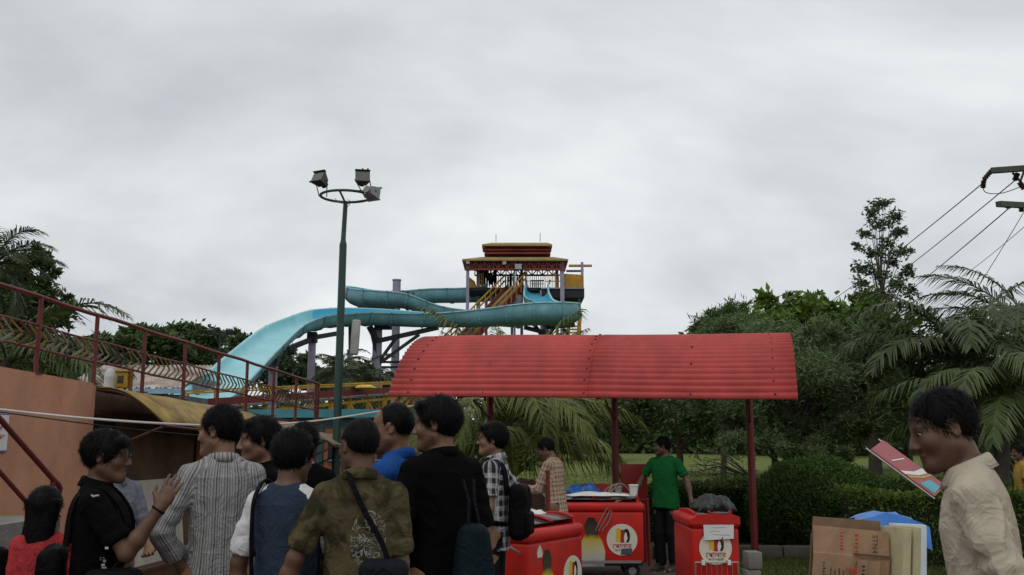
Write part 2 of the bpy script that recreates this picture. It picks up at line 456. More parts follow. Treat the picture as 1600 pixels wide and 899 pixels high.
# small yellow meter box on the roof and white plastic sack
m_yel = M('yellow_paint', (0.50, 0.30, 0.02), rough=0.55, var=0.2, scale=6, dirt=(0.22, 0.12, 0.02), dscale=5, dirt_amt=0.6)
yb = empty('meter_box', at(190, 613, 10.0), 0.12, 'small yellow metal meter box beside the white sack on the roof edge', 'box')
yb.location.z = wz(10.0)
bevel_box('cabinet', (0.135, 0.12, 0.165), m_yel, yb, bev=0.008, loc=(0, 0, 0.135))
bevel_box('hatch', (0.06, 0.01, 0.075), M('hatch_grey', (0.05, 0.05, 0.06)), yb, bev=0.003, loc=(-0.005, -0.0625, 0.14))
bevel_box('roof_cap', (0.155, 0.15, 0.014), m_yel, yb, bev=0.004, loc=(0, -0.005, 0.225))
for x in (-0.05, 0.03):
    mb = MB(); mb.box((x, 0, 0.027), (0.015, 0.05, 0.054)); mb.build('foot', m_red, yb)
mb = MB(); mb.box((0.085, 0, 0.13), (0.028, 0.05, 0.26)); mb.build('support', M('orange_brown_wood', (0.22, 0.095, 0.03)), yb)
# ================================================================ water slide
def trough_mats():
    return [M('slide_outer_grp', (0.165, 0.385, 0.43), rough=0.55, var=0.25, scale=0.8, dirt=(0.09, 0.21, 0.24), dscale=0.55, dirt_amt=0.9, dthr=0.42),
            M('slide_inner_grp', (0.10, 0.48, 0.66), rough=0.4, var=0.12, scale=0.7, dirt=(0.2, 0.5, 0.58), dscale=0.5, dirt_amt=0.6),
            M('slide_rim_grp', (0.30, 0.55, 0.58), rough=0.5, var=0.2, scale=1.0)]
TM = trough_mats()
TM2 = [TM[0], M('slide_inner_pale', (0.34, 0.66, 0.70), rough=0.45, var=0.12, scale=0.7, dirt=(0.22, 0.52, 0.60), dscale=0.4, dirt_amt=0.7), TM[2]]
def slide(name, label, pts, secs_len=5, sub=6, mats_fn=None):
    """pts: (px, py, D, roll, half_width, depth); py is the rim line"""
    P = []
    for (px, py, D, roll, hw, dp) in pts:
        w = at(px, py, D); P.append((w.x, w.y, w.z, roll, hw, dp))
    C = catmull(P, sub)
    root = empty(name, Vector(P[-1][:3]) * 1.0, 0, label, 'water slide')
    org = Vector(P[-1][:3])
    rings, frames = [], []
    for i, c in enumerate(C):
        p = Vector(c[:3]); t = Vector(C[min(i + 1, len(C) - 1)][:3]) - Vector(C[max(i - 1, 0)][:3]); t.normalize()
        s = t.cross(Vector((0, 0, 1))).normalized(); u = s.cross(t).normalized()
        r = c[3]; s2 = s * math.cos(r) + u * math.sin(r); u2 = u * math.cos(r) - s * math.sin(r)
        frames.append((p, t, s2, u2, c[4], c[5]))
    def ring(fr, grow=0.0):
        p, t, s, u, hw, dp = fr
        prof = []
        rimw = 0.13
        base = [(-1.0, 0.0), (-1.0, -0.35), (-0.93, -0.66), (-0.72, -0.88), (-0.38, -0.985), (0, -1.0), (0.38, -0.985), (0.72, -0.88), (0.93, -0.66), (1.0, -0.35), (1.0, 0.0)]
        th = 0.06
        inner = [(x * hw, y * dp) for x, y in base]
        outer = [(x * (hw + th + grow), y * (dp + th + grow) + (0 if y == 0 else 0)) for x, y in base]
        # closed loop: inner left rim -> bottom -> right rim, right lip, outer right -> bottom -> left, left lip
        loop = inner + [(hw + rimw + grow, 0.03), (hw + rimw + grow, -0.05)] + [(x, y if k else -0.05) for k, (x, y) in enumerate(outer[::-1])][0:]
        loop[len(inner) + 2] = (hw + th + grow, -0.06)
        loop[-1] = (-(hw + th + grow), -0.06)
        loop += [(-(hw + rimw + grow), -0.05), (-(hw + rimw + grow), 0.03)]
        return [p + s * x + u * y - org for x, y in loop]
    nl = 11 + 2 + 11 + 2
    midx = [1] * 10 + [2] * 3 + [0] * 10 + [2] * 3
    i = 0
    while i < len(frames) - 1:
        j = min(i + secs_len, len(frames) - 1)
        mb = MB(); vs, fs, mi = [], [], []
        for k in range(i, j + 1): vs += ring(frames[k])
        for k in range(j - i):
            for q in range(nl):
                q2 = (q + 1) % nl
                fs.append((k * nl + q, k * nl + q2, (k + 1) * nl + q2, (k + 1) * nl + q)); mi.append(midx[q])
        mb.add(vs, fs); mb.mi = mi
        ml = mats_fn(i / len(frames)) if mats_fn else TM
        sec = mb.build('trough_section', ml, root, smooth=True)
        # bolted flange at the joint
        fr = frames[j]
        a = (fr[0] - fr[1] * 0.05, *fr[1:]); b = (fr[0] + fr[1] * 0.05, *fr[1:])
        ra, rb = ring(a, 0.07), ring(b, 0.07)
        mb = MB(); oq = list(range(11, nl))
        r0, r1 = ring(a, -.01), ring(b, -.01); n = len(oq)
        vs = [ra[q] for q in oq] + [rb[q] for q in oq] + [r0[q] for q in oq] + [r1[q] for q in oq]
        mb.add(vs, [f_ for q in range(n - 1) for f_ in ((q, q + 1, n + q + 1, n + q), (2 * n + q, 2 * n + q + 1, q + 1, q), (n + q, n + q + 1, 3 * n + q + 1, 3 * n + q))])
        mb.build('flange', TM[0], sec)
        i = j
    return frames, org
R = math.radians
run_b = [(841, 438, 75.0, 0, .85, .85), (838, 452, 72.8, 0, .85, .9), (841, 464, 70.8, R(-4), .9, .95), (858, 474, 69.6, R(-9), .95, 1.0), (878, 479, 68.2, R(-13), 1.0, 1.05),
         (882, 481, 66.6, R(-14), 1.0, 1.1), (860, 481, 65.5, R(-13), 1.0, 1.1), (818, 482, 65.3, R(-9), 1.0, 1.1), (770, 486, 65.6, R(-3), .95, 1.0), (720, 489, 66, R(2), .95, .95),
         (660, 489, 66, R(10), .95, .95), (600, 486, 65.6, R(14), .95, .95), (555, 485, 64.4, R(14), .95, .95), (520, 487, 62.4, R(11), .95, .9), (490, 492, 59.5, R(5), .95, .85), (446, 509, 55.5, 0, 1.0, .7),
         (402, 545, 48.5, 0, 1.0, .6), (356, 588, 42, 0, 1.0, .55), (322, 616, 38.5, 0, 1.05, .5), (288, 632, 35.5, 0, 1.1, .5)]
slide('water_slide', 'long teal and blue trough slide sweeping from the right hand loop down to the pool', run_b, mats_fn=lambda f: TM2 if f > 0.665 else TM)
run_a = [(776, 446, 77.2, 0, .85, .9), (765, 450, 78, 0, .9, 1.0), (730, 453, 79, 0, .9, 1.0), (680, 454, 80, 0, .9, 1.0), (640, 457, 81, 0, .9, .95), (597, 455, 80.8, R(10), .95, 1.0), (570, 454, 79.4, R(20), .95, 1.0), (559, 456, 77.0, R(22), .95, 1.0),
         (572, 459, 74.8, R(14), .95, 1.0), (608, 460, 73.4, R(6), .95, .95), (640, 464, 73.2, R(2), .95, .9), (672, 476, 73.3, 0, .95, .85), (705, 485, 73.5, 0, .95, .85), (760, 490, 74, 0, .95, .85), (812, 494, 74.6, 0, .95, .85)]
slide('water_slide', 'upper teal trough slide curling back on the left of the tower', run_a)

# lilac columns with dark green steel brackets
m_lilac = M('lilac_column_paint', (0.30, 0.275, 0.36), rough=0.75, var=0.15, scale=1.2, dirt=(0.2, 0.18, 0.22), dscale=1.0)
m_steel = M('dark_green_steel', (0.02, 0.035, 0.042), rough=0.6, var=0.3, scale=3)
def column(label, px, py_top, D, rad, arms=()):
    top = at(px, py_top, D)
    r = empty('slide_column', (top.x, D, 0), 0, label, 'column')
    mb = MB(); mb.tube([(0, 0, -0.2), (0, 0, top.z)], rad, 16); mb.build('shaft', m_lilac, r, smooth=True)
    mb = MB(); mb.tube([(0, 0, top.z - .04), (0, 0, top.z + .05)], rad * 1.15, 16); mb.build('cap_plate', m_lilac, r)
    for (a, b, w) in arms:
        pa = at(*a) - Vector((top.x, D, 0)); pb2 = at(*b) - Vector((top.x, D, 0))
        mb = MB(); mb.bar(pa, pb2, w, w); mb.build('bracket', m_steel, r)
    return r
column('tall lilac column rising above the upper slide trough', 620, 438, 77.2, 0.33, [((620, 500, 77.2), (560, 478, 77), .3), ((620, 478, 77.2), (655, 480, 75), .25), ((620, 482, 77), (560, 481, 76.6), .2)])
column('thick lilac column with steel braces under the middle of the slide', 590, 514, 66.5, 0.33,
       [((590, 535, 66.3), (577, 510, 65.8), .32), ((590, 533, 66.3), (685, 512, 66), .3), ((590, 568, 66.4), (622, 524, 66), .18), ((590, 560, 66.4), (580, 515, 65.9), .2), ((590, 570, 66.4), (655, 523, 66), .2),
        ((590, 566, 66.4), (624, 566, 68), .16), ((590, 574, 66.4), (624, 574, 68), .16), ((588, 580, 66.4), (560, 566, 64), .2), ((590, 585, 66.4), (612, 596, 66), .22), ((585, 588, 66), (540, 562, 65), .2), ((585, 512, 66), (612, 512, 66), .3)])
column('lilac column under the bend where the slide starts to drop', 488, 530, 59.6, 0.24,
       [((488, 530, 59.4), (450, 545, 57), .28), ((488, 528, 59.4), (535, 520, 62), .28), ((488, 532, 59.4), (488, 519, 59.3), .5), ((481, 528, 59.4), (495, 528, 59.4), .6)])
column('short lilac column beneath the steep lower run of the slide', 427, 575, 52.5, 0.24, [((427, 580, 52.3), (436, 545, 55), .3), ((428, 560, 52.4), (436, 545, 54.8), .3), ((427, 577, 52.3), (410, 575, 50), .25)])
column('thin lilac column beside the thick braced slide column', 547, 548, 64.5, 0.2, [((547, 552, 64.4), (547, 506, 64.4), .2)])
column('lilac column under the right hand slide loop', 852, 508, 67.0, 0.25, [((852, 520, 66.9), (820, 512, 66), .25), ((852, 530, 66.9), (868, 508, 66), .22), ((852, 530, 66.9), (836, 510, 66.4), .22), ((852, 512, 66.9), (898, 508, 67), .28), ((880, 514, 66.9), (892, 530, 67), .2)])

# ================================================================ slide tower
TD = 77.0
tw = empty('slide_tower', (at(805, 690, TD).x, TD, 0), 0, 'tall slide tower with tiered red and yellow roof and open platform', 'tower')
TO = Vector(tw.location)
def T(px, py, d=0.0): return at(px, py, TD + d) - TO
m_lil = m_lilac
m_redroof = M('roof_red_sheet', (0.22, 0.045, 0.034), rough=0.7, var=0.3, scale=1.2)
m_yroof = M('roof_yellow_sheet', (0.34, 0.235, 0.09), rough=0.75, var=0.2, scale=1.0, dirt=(0.24, 0.15, 0.06), dscale=0.7)
m_dred = M('truss_dark_red', (0.11, 0.024, 0.018), rough=0.7, var=0.3)
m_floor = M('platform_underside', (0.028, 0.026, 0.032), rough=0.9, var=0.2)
DEP = 7.0   # platform depth
def slab(name, pxa, pxb, pya, pyb, d0, d1, mat, parent=tw):
    a, b = T(pxa, pyb, d0), T(pxb, pya, d0)
    mb = MB(); mb.box(((a.x + b.x) / 2, (d0 + d1) / 2, (a.z + b.z) / 2), (abs(b.x - a.x), d1 - d0, abs(b.z - a.z))); return mb.build(name, mat, parent)
def hip(name, pxa, pxb, py_low, pxc, pxd, py_high, d0, d1, inset, mat):
    a, b = T(pxa, py_low, d0), T(pxb, py_low, d0); c, d = T(pxc, py_high, d0), T(pxd, py_high, d0)
    vs = [(a.x, d0, a.z), (b.x, d0, a.z), (b.x, d1, a.z), (a.x, d1, a.z), (c.x, d0 + inset, c.z), (d.x, d0 + inset, c.z), (d.x, d1 - inset, c.z), (c.x, d1 - inset, c.z)]
    th = 0.12
    vs += [(x, y, z - th) for x, y, z in vs[:4]]
    mb = MB(); mb.add(vs, [(0, 1, 5, 4), (1, 2, 6, 5), (2, 3, 7, 6), (3, 0, 4, 7), (4, 5, 6, 7), (8, 9, 1, 0), (9, 10, 2, 1), (10, 11, 3, 2), (11, 8, 0, 3), (11, 10, 9, 8)])
    return mb.build(name, mat, tw)
hip('roof', 722, 888, 405, 752, 866, 397.5, -3.9, 0.5, 1.1, m_yroof)
hip('top_roof', 753, 863, 382, 768, 856, 377.5, -3.2, -0.6, .45, m_yroof)
for k in range(3):   # louvred red tiers of the lantern
    a, b = T(757, 397 - 5.0 * k, -2.9), T(860, 397 - 5.0 * k, -2.9)
    z0, z1 = a.z, T(757, 392.2 - 5.0 * k, -2.9).z
    mb = MB(); x0, x1 = a.x, b.x
    vs = [(x0 - .02, -3.05, z0), (x1 + .02, -3.05, z0), (x1 + .02, -.7, z0), (x0 - .02, -.7, z0), (x0 + .2, -2.8, z1 - .03), (x1 - .2, -2.8, z1 - .03), (x1 - .2, -.95, z1 - .03), (x0 + .2, -.95, z1 - .03)]
    mb.add(vs, [(3, 2, 1, 0), (4, 5, 6, 7), (0, 1, 5, 4), (1, 2, 6, 5), (2, 3, 7, 6), (3, 0, 4, 7)]); mb.build('louvre_tier', m_redroof, tw)
slab('lantern_core', 764, 853, 384, 399, -2.7, -1.0, m_dred)
# fascia trusses front, back and sides
def truss(name, pxa, pya, pxb, pyb, pyl, d, n, mat, w=.10, solid=False, d2=None):
    d2 = d if d2 is None else d2
    mb = MB()
    A = [T(pxa + (pxb - pxa) * k / n, pya + (pyb - pya) * k / n, d + (d2 - d) * k / n) for k in range(n + 1)]
    hgt = T(800, pya, d).z - T(800, pyl, d).z
    B = [p - Vector((0, 0, hgt)) for p in A]
    mb.bar(A[0], A[-1], w, w); mb.bar(B[0], B[-1], w, w)
    for k in range(n):
        mb.bar(A[k], B[k], w * .7, w * .7)
        if k % 2 == 0: mb.bar(A[k], B[k + 1], w * .7, w * .7)
        else: mb.bar(B[k], A[k + 1], w * .7, w * .7)
    return mb.build(name, mat, tw)
slab('fascia', 729, 884, 406.5, 420, -3.35, -3.2, m_dred)
truss('front_truss', 729, 408, 884, 408, 421, -3.5, 22, m_redroof, w=.13)
truss('rear_truss', 742, 421, 872, 421, 430.5, 0.3, 16, m_steel, w=.12)
truss('side_truss', 731, 410, 731, 410, 424, -3.3, 8, m_dred, d2=0.3)
truss('side_truss', 882, 410, 882, 410, 424, -3.3, 8, m_dred, d2=0.3)
for px, d, pyt, r in ((731, -3.3, 406, .12), (747, .35, 420, .12), (815, .35, 420, .12), (878, -3.3, 406, .16), (870, .35, 420, .12), (804, -3.3, 408, .08)):
    mb = MB(); p = T(px, pyt, d); mb.box((p.x, p.y, p.z / 2 - (0.1 if px != 804 else 0)), (r * 2, r * 2, p.z)); mb.build('post', m_lil, tw)
# floor deck and cantilevered balcony
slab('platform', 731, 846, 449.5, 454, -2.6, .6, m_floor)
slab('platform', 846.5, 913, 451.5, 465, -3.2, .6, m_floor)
slab('balcony_floor_edge', 846.5, 913, 449.5, 451.4, -3.3, .7, m_lil)
m_ypan = M('yellow_panel', (0.42, 0.22, 0.025), rough=0.7, var=0.3, scale=1.2, dirt=(0.2, 0.11, 0.03), dscale=1.0)
for k in range(4):
    slab('panel', 881 + 7.3 * k, 888 + 7.3 * k, 428 + 0.4 * k, 449.3, -3.2, -3.1, m_ypan)
slab('panel', 909.5, 910.8, 430, 449.3, -3.1, .4, m_ypan)
mb = MB(); a, b, c = T(733, 433, -2.4), T(733, 449, -2.4), T(745, 449, -2.4)
mb.add([a, b, c, T(742, 440, -2.4)] + [v + Vector((0, .08, 0)) for v in (a, b, c, T(742, 440, -2.4))], [(0, 1, 2, 3), (7, 6, 5, 4), (0, 3, 7, 4), (3, 2, 6, 7), (2, 1, 5, 6), (1, 0, 4, 5)]); mb.build('panel', m_ypan, tw)
slab('gantry_beam', 889, 925, 413.5, 416.5, -2.6, -2.3, m_yel)
slab('gantry_beam', 885, 912, 422, 424.5, -2.2, -1.9, m_lil)
p = T(909.5, 410, -2.8); mb = MB(); mb.box((p.x, p.y, (p.z + T(909, 462, -2.8).z) / 2), (.2, .2, p.z - T(909, 462, -2.8).z)); mb.build('gantry_post', m_lil, tw)
def railing(name, a, b, h, n, mat, w=.07, parent=tw):
    a, b = Vector(a), Vector(b); mb = MB(); up = Vector((0, 0, h))
    mb.bar(a + up, b + up, w, w); mb.bar(a + up * .5, b + up * .5, w * .6, w * .6)
    for k in range(n + 1):
        q = a + (b - a) * k / n; mb.bar(q, q + up, w * .7, w * .7)
    return mb.build(name, mat, parent)
railing('railing', T(852, 449.3, -3.1), T(879, 449.3, -3.1), 1.0, 9, m_ypan)
railing('railing', T(852, 449.3, .4), T(905, 449.3, .4), 1.0, 9, m_ypan)
railing('railing', T(829, 449.3, -2.5), T(850, 449.3, -2.5), 0.55, 8, m_steel)
railing('railing', T(748, 449.3, .5), T(803, 449.3, .5), 1.05, 16, m_ypan)
railing('railing', T(815, 449.3, .5), T(850, 449.3, .5), 1.05, 12, m_ypan)
railing('railing', T(747, 449.3, -2.5), T(755, 449.3, -2.5), 1.05, 3, m_ypan)
# floodlights fixed under the eaves
for px, py in ((731, 410), (788, 411), (810, 417)):
    p = T(px, py, -3.75); mb = MB(); mb.box(p, (.28 if px != 810 else .5, .2, .26 if px != 810 else .4)); mb.build('floodlight', M('lamp_grey', (0.35, 0.35, 0.36), rough=.5), tw)
for px, pyb, pyt in ((775, 378, 366), (844, 378, 364)):
    mb = MB(); mb.tube([T(px, pyb, 0), T(px, pyt, 0)], .025, 5); mb.build('mast', m_steel, tw)
slab('service_tank', 799, 815, 461, 474, -3.9, -3.0, m_lilac)
# cross-frame legs of the tower below the deck
for px, d in ((760, .3), (800, .3), (846, .3), (905, .3), (905, -3), (846, -3)):
    mb = MB(); p = T(px, 452, d); mb.box((p.x, p.y, p.z / 2 - .1), (.22, .22, p.z)); mb.build('leg', m_steel if px > 900 else m_lil, tw)
# yellow ladder frame at the right
lr = empty('ladder_frame', (at(894, 600, 71).x, 71, 0), 0, 'yellow steel stair frame right of the slide loop', 'stair')
def LQ(px, py, d=0): return at(px, py, 71 + d) - Vector(lr.location)
for a, b in (((887, 527), (889, 505)), ((903, 527), (907, 490))):
    mb = MB(); mb.bar(LQ(*a), LQ(*b), .2, .28); mb.bar((LQ(*a).x, 0, 0), LQ(*a), .2, .2); mb.build('stringer', m_yel, lr)
for k in range(4):
    mb = MB(); mb.bar(LQ(888, 525 - 5 * k), LQ(905, 525 - 5 * k), .1, .1); mb.build('rung', m_yel, lr)
# stair flight from the platform down towards us
sa, sb_ = at(806, 447, 74.6), at(716, 541, 67.5)
dirv = (sb_ - sa); k_end = (sa.z - 0.0) / (sa.z - sb_.z); se = sa + dirv * k_end
stw = empty('tower_stairs', (se.x, se.y, 0), 0, 'grey stair flight with red sides and yellow handrails up the tower', 'stair')
SO = Vector(stw.location)
h = Vector((dirv.x, dirv.y, 0)).normalized(); sd = Vector((-h.y, h.x, 0)); wst = 0.62
m_stair = M('stair_grey', (0.13, 0.125, 0.125), rough=.9, var=.25)
nst = 84
for k in range(nst):
    q = sa + dirv * (k_end * (k + .5) / nst) - SO
    run = Vector((dirv.x, dirv.y, 0)).length * k_end / nst
    mb = MB(); mb.box(q - Vector((0, 0, .1)), (run * 1.25, wst * 2, 0.1), rz=math.atan2(h.y, h.x)); mb.build('step', m_stair, stw)
for s in (-1, 1):
    mb = MB(); mb.bar(sa + sd * s * (wst + .08) - SO - Vector((0, 0, .1)), se + sd * s * (wst + .08) - SO - Vector((0, 0, .1)), .1, .5); mb.build('stringer', m_redroof, stw)
    mb = MB(); a, b = sa + sd * s * (wst + .3) - SO, se + sd * s * (wst + .3) - SO
    for hh in (1.0, .55): mb.bar(a + Vector((0, 0, hh)), b + Vector((0, 0, hh)), .09, .09)
    for k in range(28): q = a + (b - a) * k / 27; mb.bar(q - Vector((0, 0, .2)), q + Vector((0, 0, 1.0)), .08, .08)
    mb.build('handrail', m_ypan, stw)
    for k in (0.33, 0.66):
        q = sa + dirv * k_end * k + sd * s * wst - SO; mb = MB(); mb.bar((q.x, q.y, 0), q - Vector((0, 0, .2)), .16, .16); mb.build('leg', m_lil, stw)

# ================================================================ elevated walkway, teal building, rust roofed shed
wk = empty('raised_walkway', (at(450, 690, 32).x, 32, 0), 0, 'raised walkway with red side beam and yellow handrails before the slide', 'walkway')
WO = Vector(wk.location)
def K(px, py, D): return at(px, py, D) - WO
m_beam = M('walkway_red', (0.14, 0.018, 0.016), rough=.6, var=.25, dirt=(0.06, 0.02, 0.015), dscale=2)
A0, A1 = K(280, 632, 27), K(620, 609, 36)
up = Vector((0, 0, 1)); back = Vector((-0.3, 1.2, 0))
mb = MB(); mb.bar(A0, A1, .08, .22); mb.build('side_beam', m_beam, wk)
mb = MB(); mb.bar(A0 + back, A1 + back, .08, .22); mb.build('side_beam', m_beam, wk)
mb = MB(); mb.bar(A0 + back * .5 - up * .12, A1 + back * .5 - up * .12, 1.2, .05); mb.build('deck', m_stair, wk)
mb = MB(); mb.bar(A0 + up * .36, A1 + up * .30, .05, .05); mb.build('handrail', m_yel, wk)
mb = MB(); mb.bar(A0 + back + up * .36, A1 + back + up * .30, .05, .05); mb.build('handrail', m_yel, wk)
for k in range(9):
    for s in (0, 1):
        q = A0 + (A1 - A0) * (k + .15) / 9 + back * s; mb = MB(); mb.bar(q, q + up * .34, .06, .06); mb.build('baluster', m_yel, wk)
mb = MB(); mb.bar(A0 - up * .42, A1 - up * .30, .07, .09); mb.build('lower_beam', m_yel, wk)
for k in range(10):
    q = A0 + (A1 - A0) * (k + .3) / 10; mb = MB(); mb.bar((q.x, q.y, 0), q - up * .1, .12, .12)
    if k < 9: mb.bar(q - up * .95 + (A1 - A0) * .05, q - up * .35, .08, .08)
    mb.build('leg', m_yel, wk)
    if k % 2: q2 = q + back; mb = MB(); mb.bar((q2.x, q2.y, 0), q2 - up * .1, .12, .12); mb.build('leg', m_yel, wk)
rf = MB(); c = at(571, 606, 33.8)
prof = [(0.0, 0.0), (.22, 0.0), (.30, .05), (.28, .11), (.16, .15), (0.0, .16)]
vs, fs = [], []
for k in range(16):
    a = 2 * PI * k / 16
    for r_, z_ in prof: vs.append((r_ * math.cos(a) * 1.2, r_ * math.sin(a) * 1.2, z_))
for k in range(16):
    for q in range(5): fs.append((k * 6 + q, ((k + 1) % 16) * 6 + q, ((k + 1) % 16) * 6 + q + 1, k * 6 + q + 1))
rf.add(vs, fs); o = rf.build('float_ring', M('float_yellow', (0.6, 0.42, 0.04), rough=.4), smooth=True, loc=(c.x, 33.8, c.z - .06)); tag(o, 'yellow inflatable float lying on the raised walkway', 'float')

m_teal = M('teal_paint', (0.055, 0.23, 0.27), rough=.7, var=.2, scale=1.5, dirt=(0.05, 0.13, 0.15), dscale=1.2)
m_dteal = M('dark_teal_wall', (0.028, 0.06, 0.065), rough=.8, var=.3, scale=1.5)
m_brick = M('faded_orange_wall', (0.30, 0.12, 0.05), rough=.9, var=.35, scale=2.0, dirt=(0.10, 0.06, 0.04), dscale=1.2)
tb_ = empty('pool_building', (at(490, 690, 24).x, 24, 0), -0.05, 'low flat roofed building with teal parapet and orange wall', 'building')
x0, x1 = at(365, 650, 24).x - tb_.location.x, at(640, 650, 24).x - tb_.location.x
z_top, z_a, z_b = at(500, 640, 24).z, at(500, 653, 24).z, at(500, 669, 24).z
mb = MB(); mb.box(((x0 + x1) / 2, 2, (z_top + z_a) / 2), (x1 - x0 + .3, 4.3, z_top - z_a)); mb.build('parapet', m_teal, tb_)
mb = MB(); mb.box(((x0 + x1) / 2, 2, (z_a + z_b) / 2), (x1 - x0, 4.0, z_a - z_b)); mb.build('upper_wall', m_dteal, tb_)
mb = MB(); mb.box(((x0 + x1) / 2, 2, z_b / 2), (x1 - x0 - .02, 3.96, z_b)); mb.build('wall', m_brick, tb_)
for k in range(7):
    xx = x0 + .35 + k * (x1 - x0 - .7) / 6
    mb = MB(); mb.box((xx, -.03, z_b / 2), (.14, .1, z_b - .02)); mb.build('pilaster', m_dteal, tb_)
    if k < 6:
        mb = MB(); mb.box((xx + .36, 0.0, z_b * .72), (.34, .06, .4)); w_ = mb.build('window', m_black, tb_)
        mb = MB(); mb.box((xx + .36, -.04, z_b * .72 - .22), (.42, .08, .04)); mb.build('sill', m_teal, w_)
mb = MB(); mb.box((x0 - .05, 1.2, z_top / 2 + .05), (.5, 2.2, z_top - .1)); mb.build('end_bay', m_teal, tb_)

sh = empty('rust_roofed_shed', (at(215, 690, 24).x, 24, 0), 0, 'shed with a rusty whitewashed corrugated roof and blue edge', 'shed')
m_rust = M('rusty_white_sheet', (0.50, 0.46, 0.42), rough=.8, var=.2, scale=1.5, dirt=(0.20, 0.095, 0.055), dscale=1.1, dirt_amt=1.0, dthr=.46, stretch=(1, 1, 2))
x0, x1 = at(96, 600, 24).x - sh.location.x, at(286, 600, 24).x - sh.location.x
za, zb = at(200, 606, 24).z, at(200, 571, 26.4).z
npan = 5
for k in range(npan):
    xa, xb = x0 + (x1 - x0) * k / npan, x0 + (x1 - x0) * (k + 1) / npan
    n = 24; vs, fs = [], []
    for q in range(n + 1):
        x = xa + (xb - xa) * q / n; dz = .018 * math.sin(q * PI / 2) + .006 * (k % 2)
        vs += [(x, -.15, za + dz), (x, 2.4, zb + dz)]
    fs = [(2 * q, 2 * q + 2, 2 * q + 3, 2 * q + 1) for q in range(n)]
    mb = MB(); mb.add(vs, fs); o = mb.build('roof_sheet', m_rust, sh); sm = o.modifiers.new('t', 'SOLIDIFY'); sm.thickness = .012
mb = MB(); mb.box(((x0 + x1) / 2, -.12, za - .09), (x1 - x0 + .05, .05, .13)); mb.build('blue_edge', M('faded_blue_board', (0.22, 0.36, 0.46), var=.25, scale=2), sh)
mb = MB(); mb.box(((x0 + x1) / 2, 1.2, (za - .17) / 2), (x1 - x0 - .2, 2.3, za - .17)); mb.build('wall', M('shed_grey_wall', (0.12, 0.13, 0.135), var=.3, scale=2), sh)
mb = MB(); mb.box((x1 - .5, -.02, za - .55), (.5, .1, .5)); mb.build('window', m_black, sh)
# a second low pale roof behind the railing
s2 = empty('grey_shed', (at(300, 690, 40).x, 40, 0), 0, 'far low shed with a pale grey sheet roof near the slide foot', 'shed')
a, b = at(262, 588, 40) - Vector(s2.location), at(312, 574, 40) - Vector(s2.location)
mb = MB(); mb.add([(a.x, 0, a.z), (b.x, 0, a.z), (b.x, 3, b.z), (a.x, 3, b.z)], [(0, 1, 2, 3)]); o = mb.build('roof_sheet', m_conc, s2); o.modifiers.new('t', 'SOLIDIFY').thickness = .05
mb = MB(); mb.box(((a.x + b.x) / 2, 1.5, a.z / 2 - .05), (b.x - a.x - .2, 2.6, a.z)); mb.build('wall', M('shed_grey_wall', (0.12, 0.13, 0.135)), s2)
# ================================================================ vegetation
m_bark = M('bark', (0.055, 0.042, 0.032), rough=.95, var=.35, scale=8, bump=.6, bscale=25)
m_barkp = M('palm_bark', (0.085, 0.07, 0.055), rough=.95, var=.3, scale=6, bump=.6, bscale=20)
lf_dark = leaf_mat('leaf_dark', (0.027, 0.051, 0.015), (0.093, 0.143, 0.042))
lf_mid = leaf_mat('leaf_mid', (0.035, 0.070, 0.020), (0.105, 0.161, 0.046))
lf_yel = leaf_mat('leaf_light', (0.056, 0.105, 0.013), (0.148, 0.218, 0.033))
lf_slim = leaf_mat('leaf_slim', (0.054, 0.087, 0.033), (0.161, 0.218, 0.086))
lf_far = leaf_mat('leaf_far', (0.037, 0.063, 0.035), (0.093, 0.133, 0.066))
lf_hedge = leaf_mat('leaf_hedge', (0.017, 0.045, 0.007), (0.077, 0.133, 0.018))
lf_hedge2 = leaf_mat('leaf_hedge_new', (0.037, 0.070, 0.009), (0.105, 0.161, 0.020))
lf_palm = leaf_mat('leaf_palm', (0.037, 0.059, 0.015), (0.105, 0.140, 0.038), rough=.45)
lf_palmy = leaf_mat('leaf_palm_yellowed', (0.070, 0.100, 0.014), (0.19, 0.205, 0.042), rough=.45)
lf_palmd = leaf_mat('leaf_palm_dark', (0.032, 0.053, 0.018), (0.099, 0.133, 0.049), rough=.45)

def unit(a): return a / (np.linalg.norm(a, axis=-1, keepdims=True) + 1e-9)
def leaf_mesh(name, C, rnd, L, Wd, mat, flat=0.35, hang=0.0):
    n = len(C)
    d = rng.normal(size=(n, 3)); d[:, 2] = d[:, 2] * .7 - hang; d = unit(d)
    nn = rng.normal(size=(n, 3)); nn[:, 2] += flat * 3; s = unit(np.cross(d, nn)); up = np.cross(s, d)
    l = (L * rng.uniform(.6, 1.3, n))[:, None]; w = (Wd * rng.uniform(.7, 1.25, n))[:, None]
    V = np.stack([C, C + d * l * .45 + s * w * .5 - up * w * .15, C + d * l, C + d * l * .45 - s * w * .5 - up * w * .15], 1).reshape(-1, 3)
    Q = np.arange(4 * n).reshape(n, 4)
    return np_mesh(name, V, Q, mat, attrs={'rnd': ('FLOAT', np.repeat(np.clip(rnd, 0, 1), 4))})

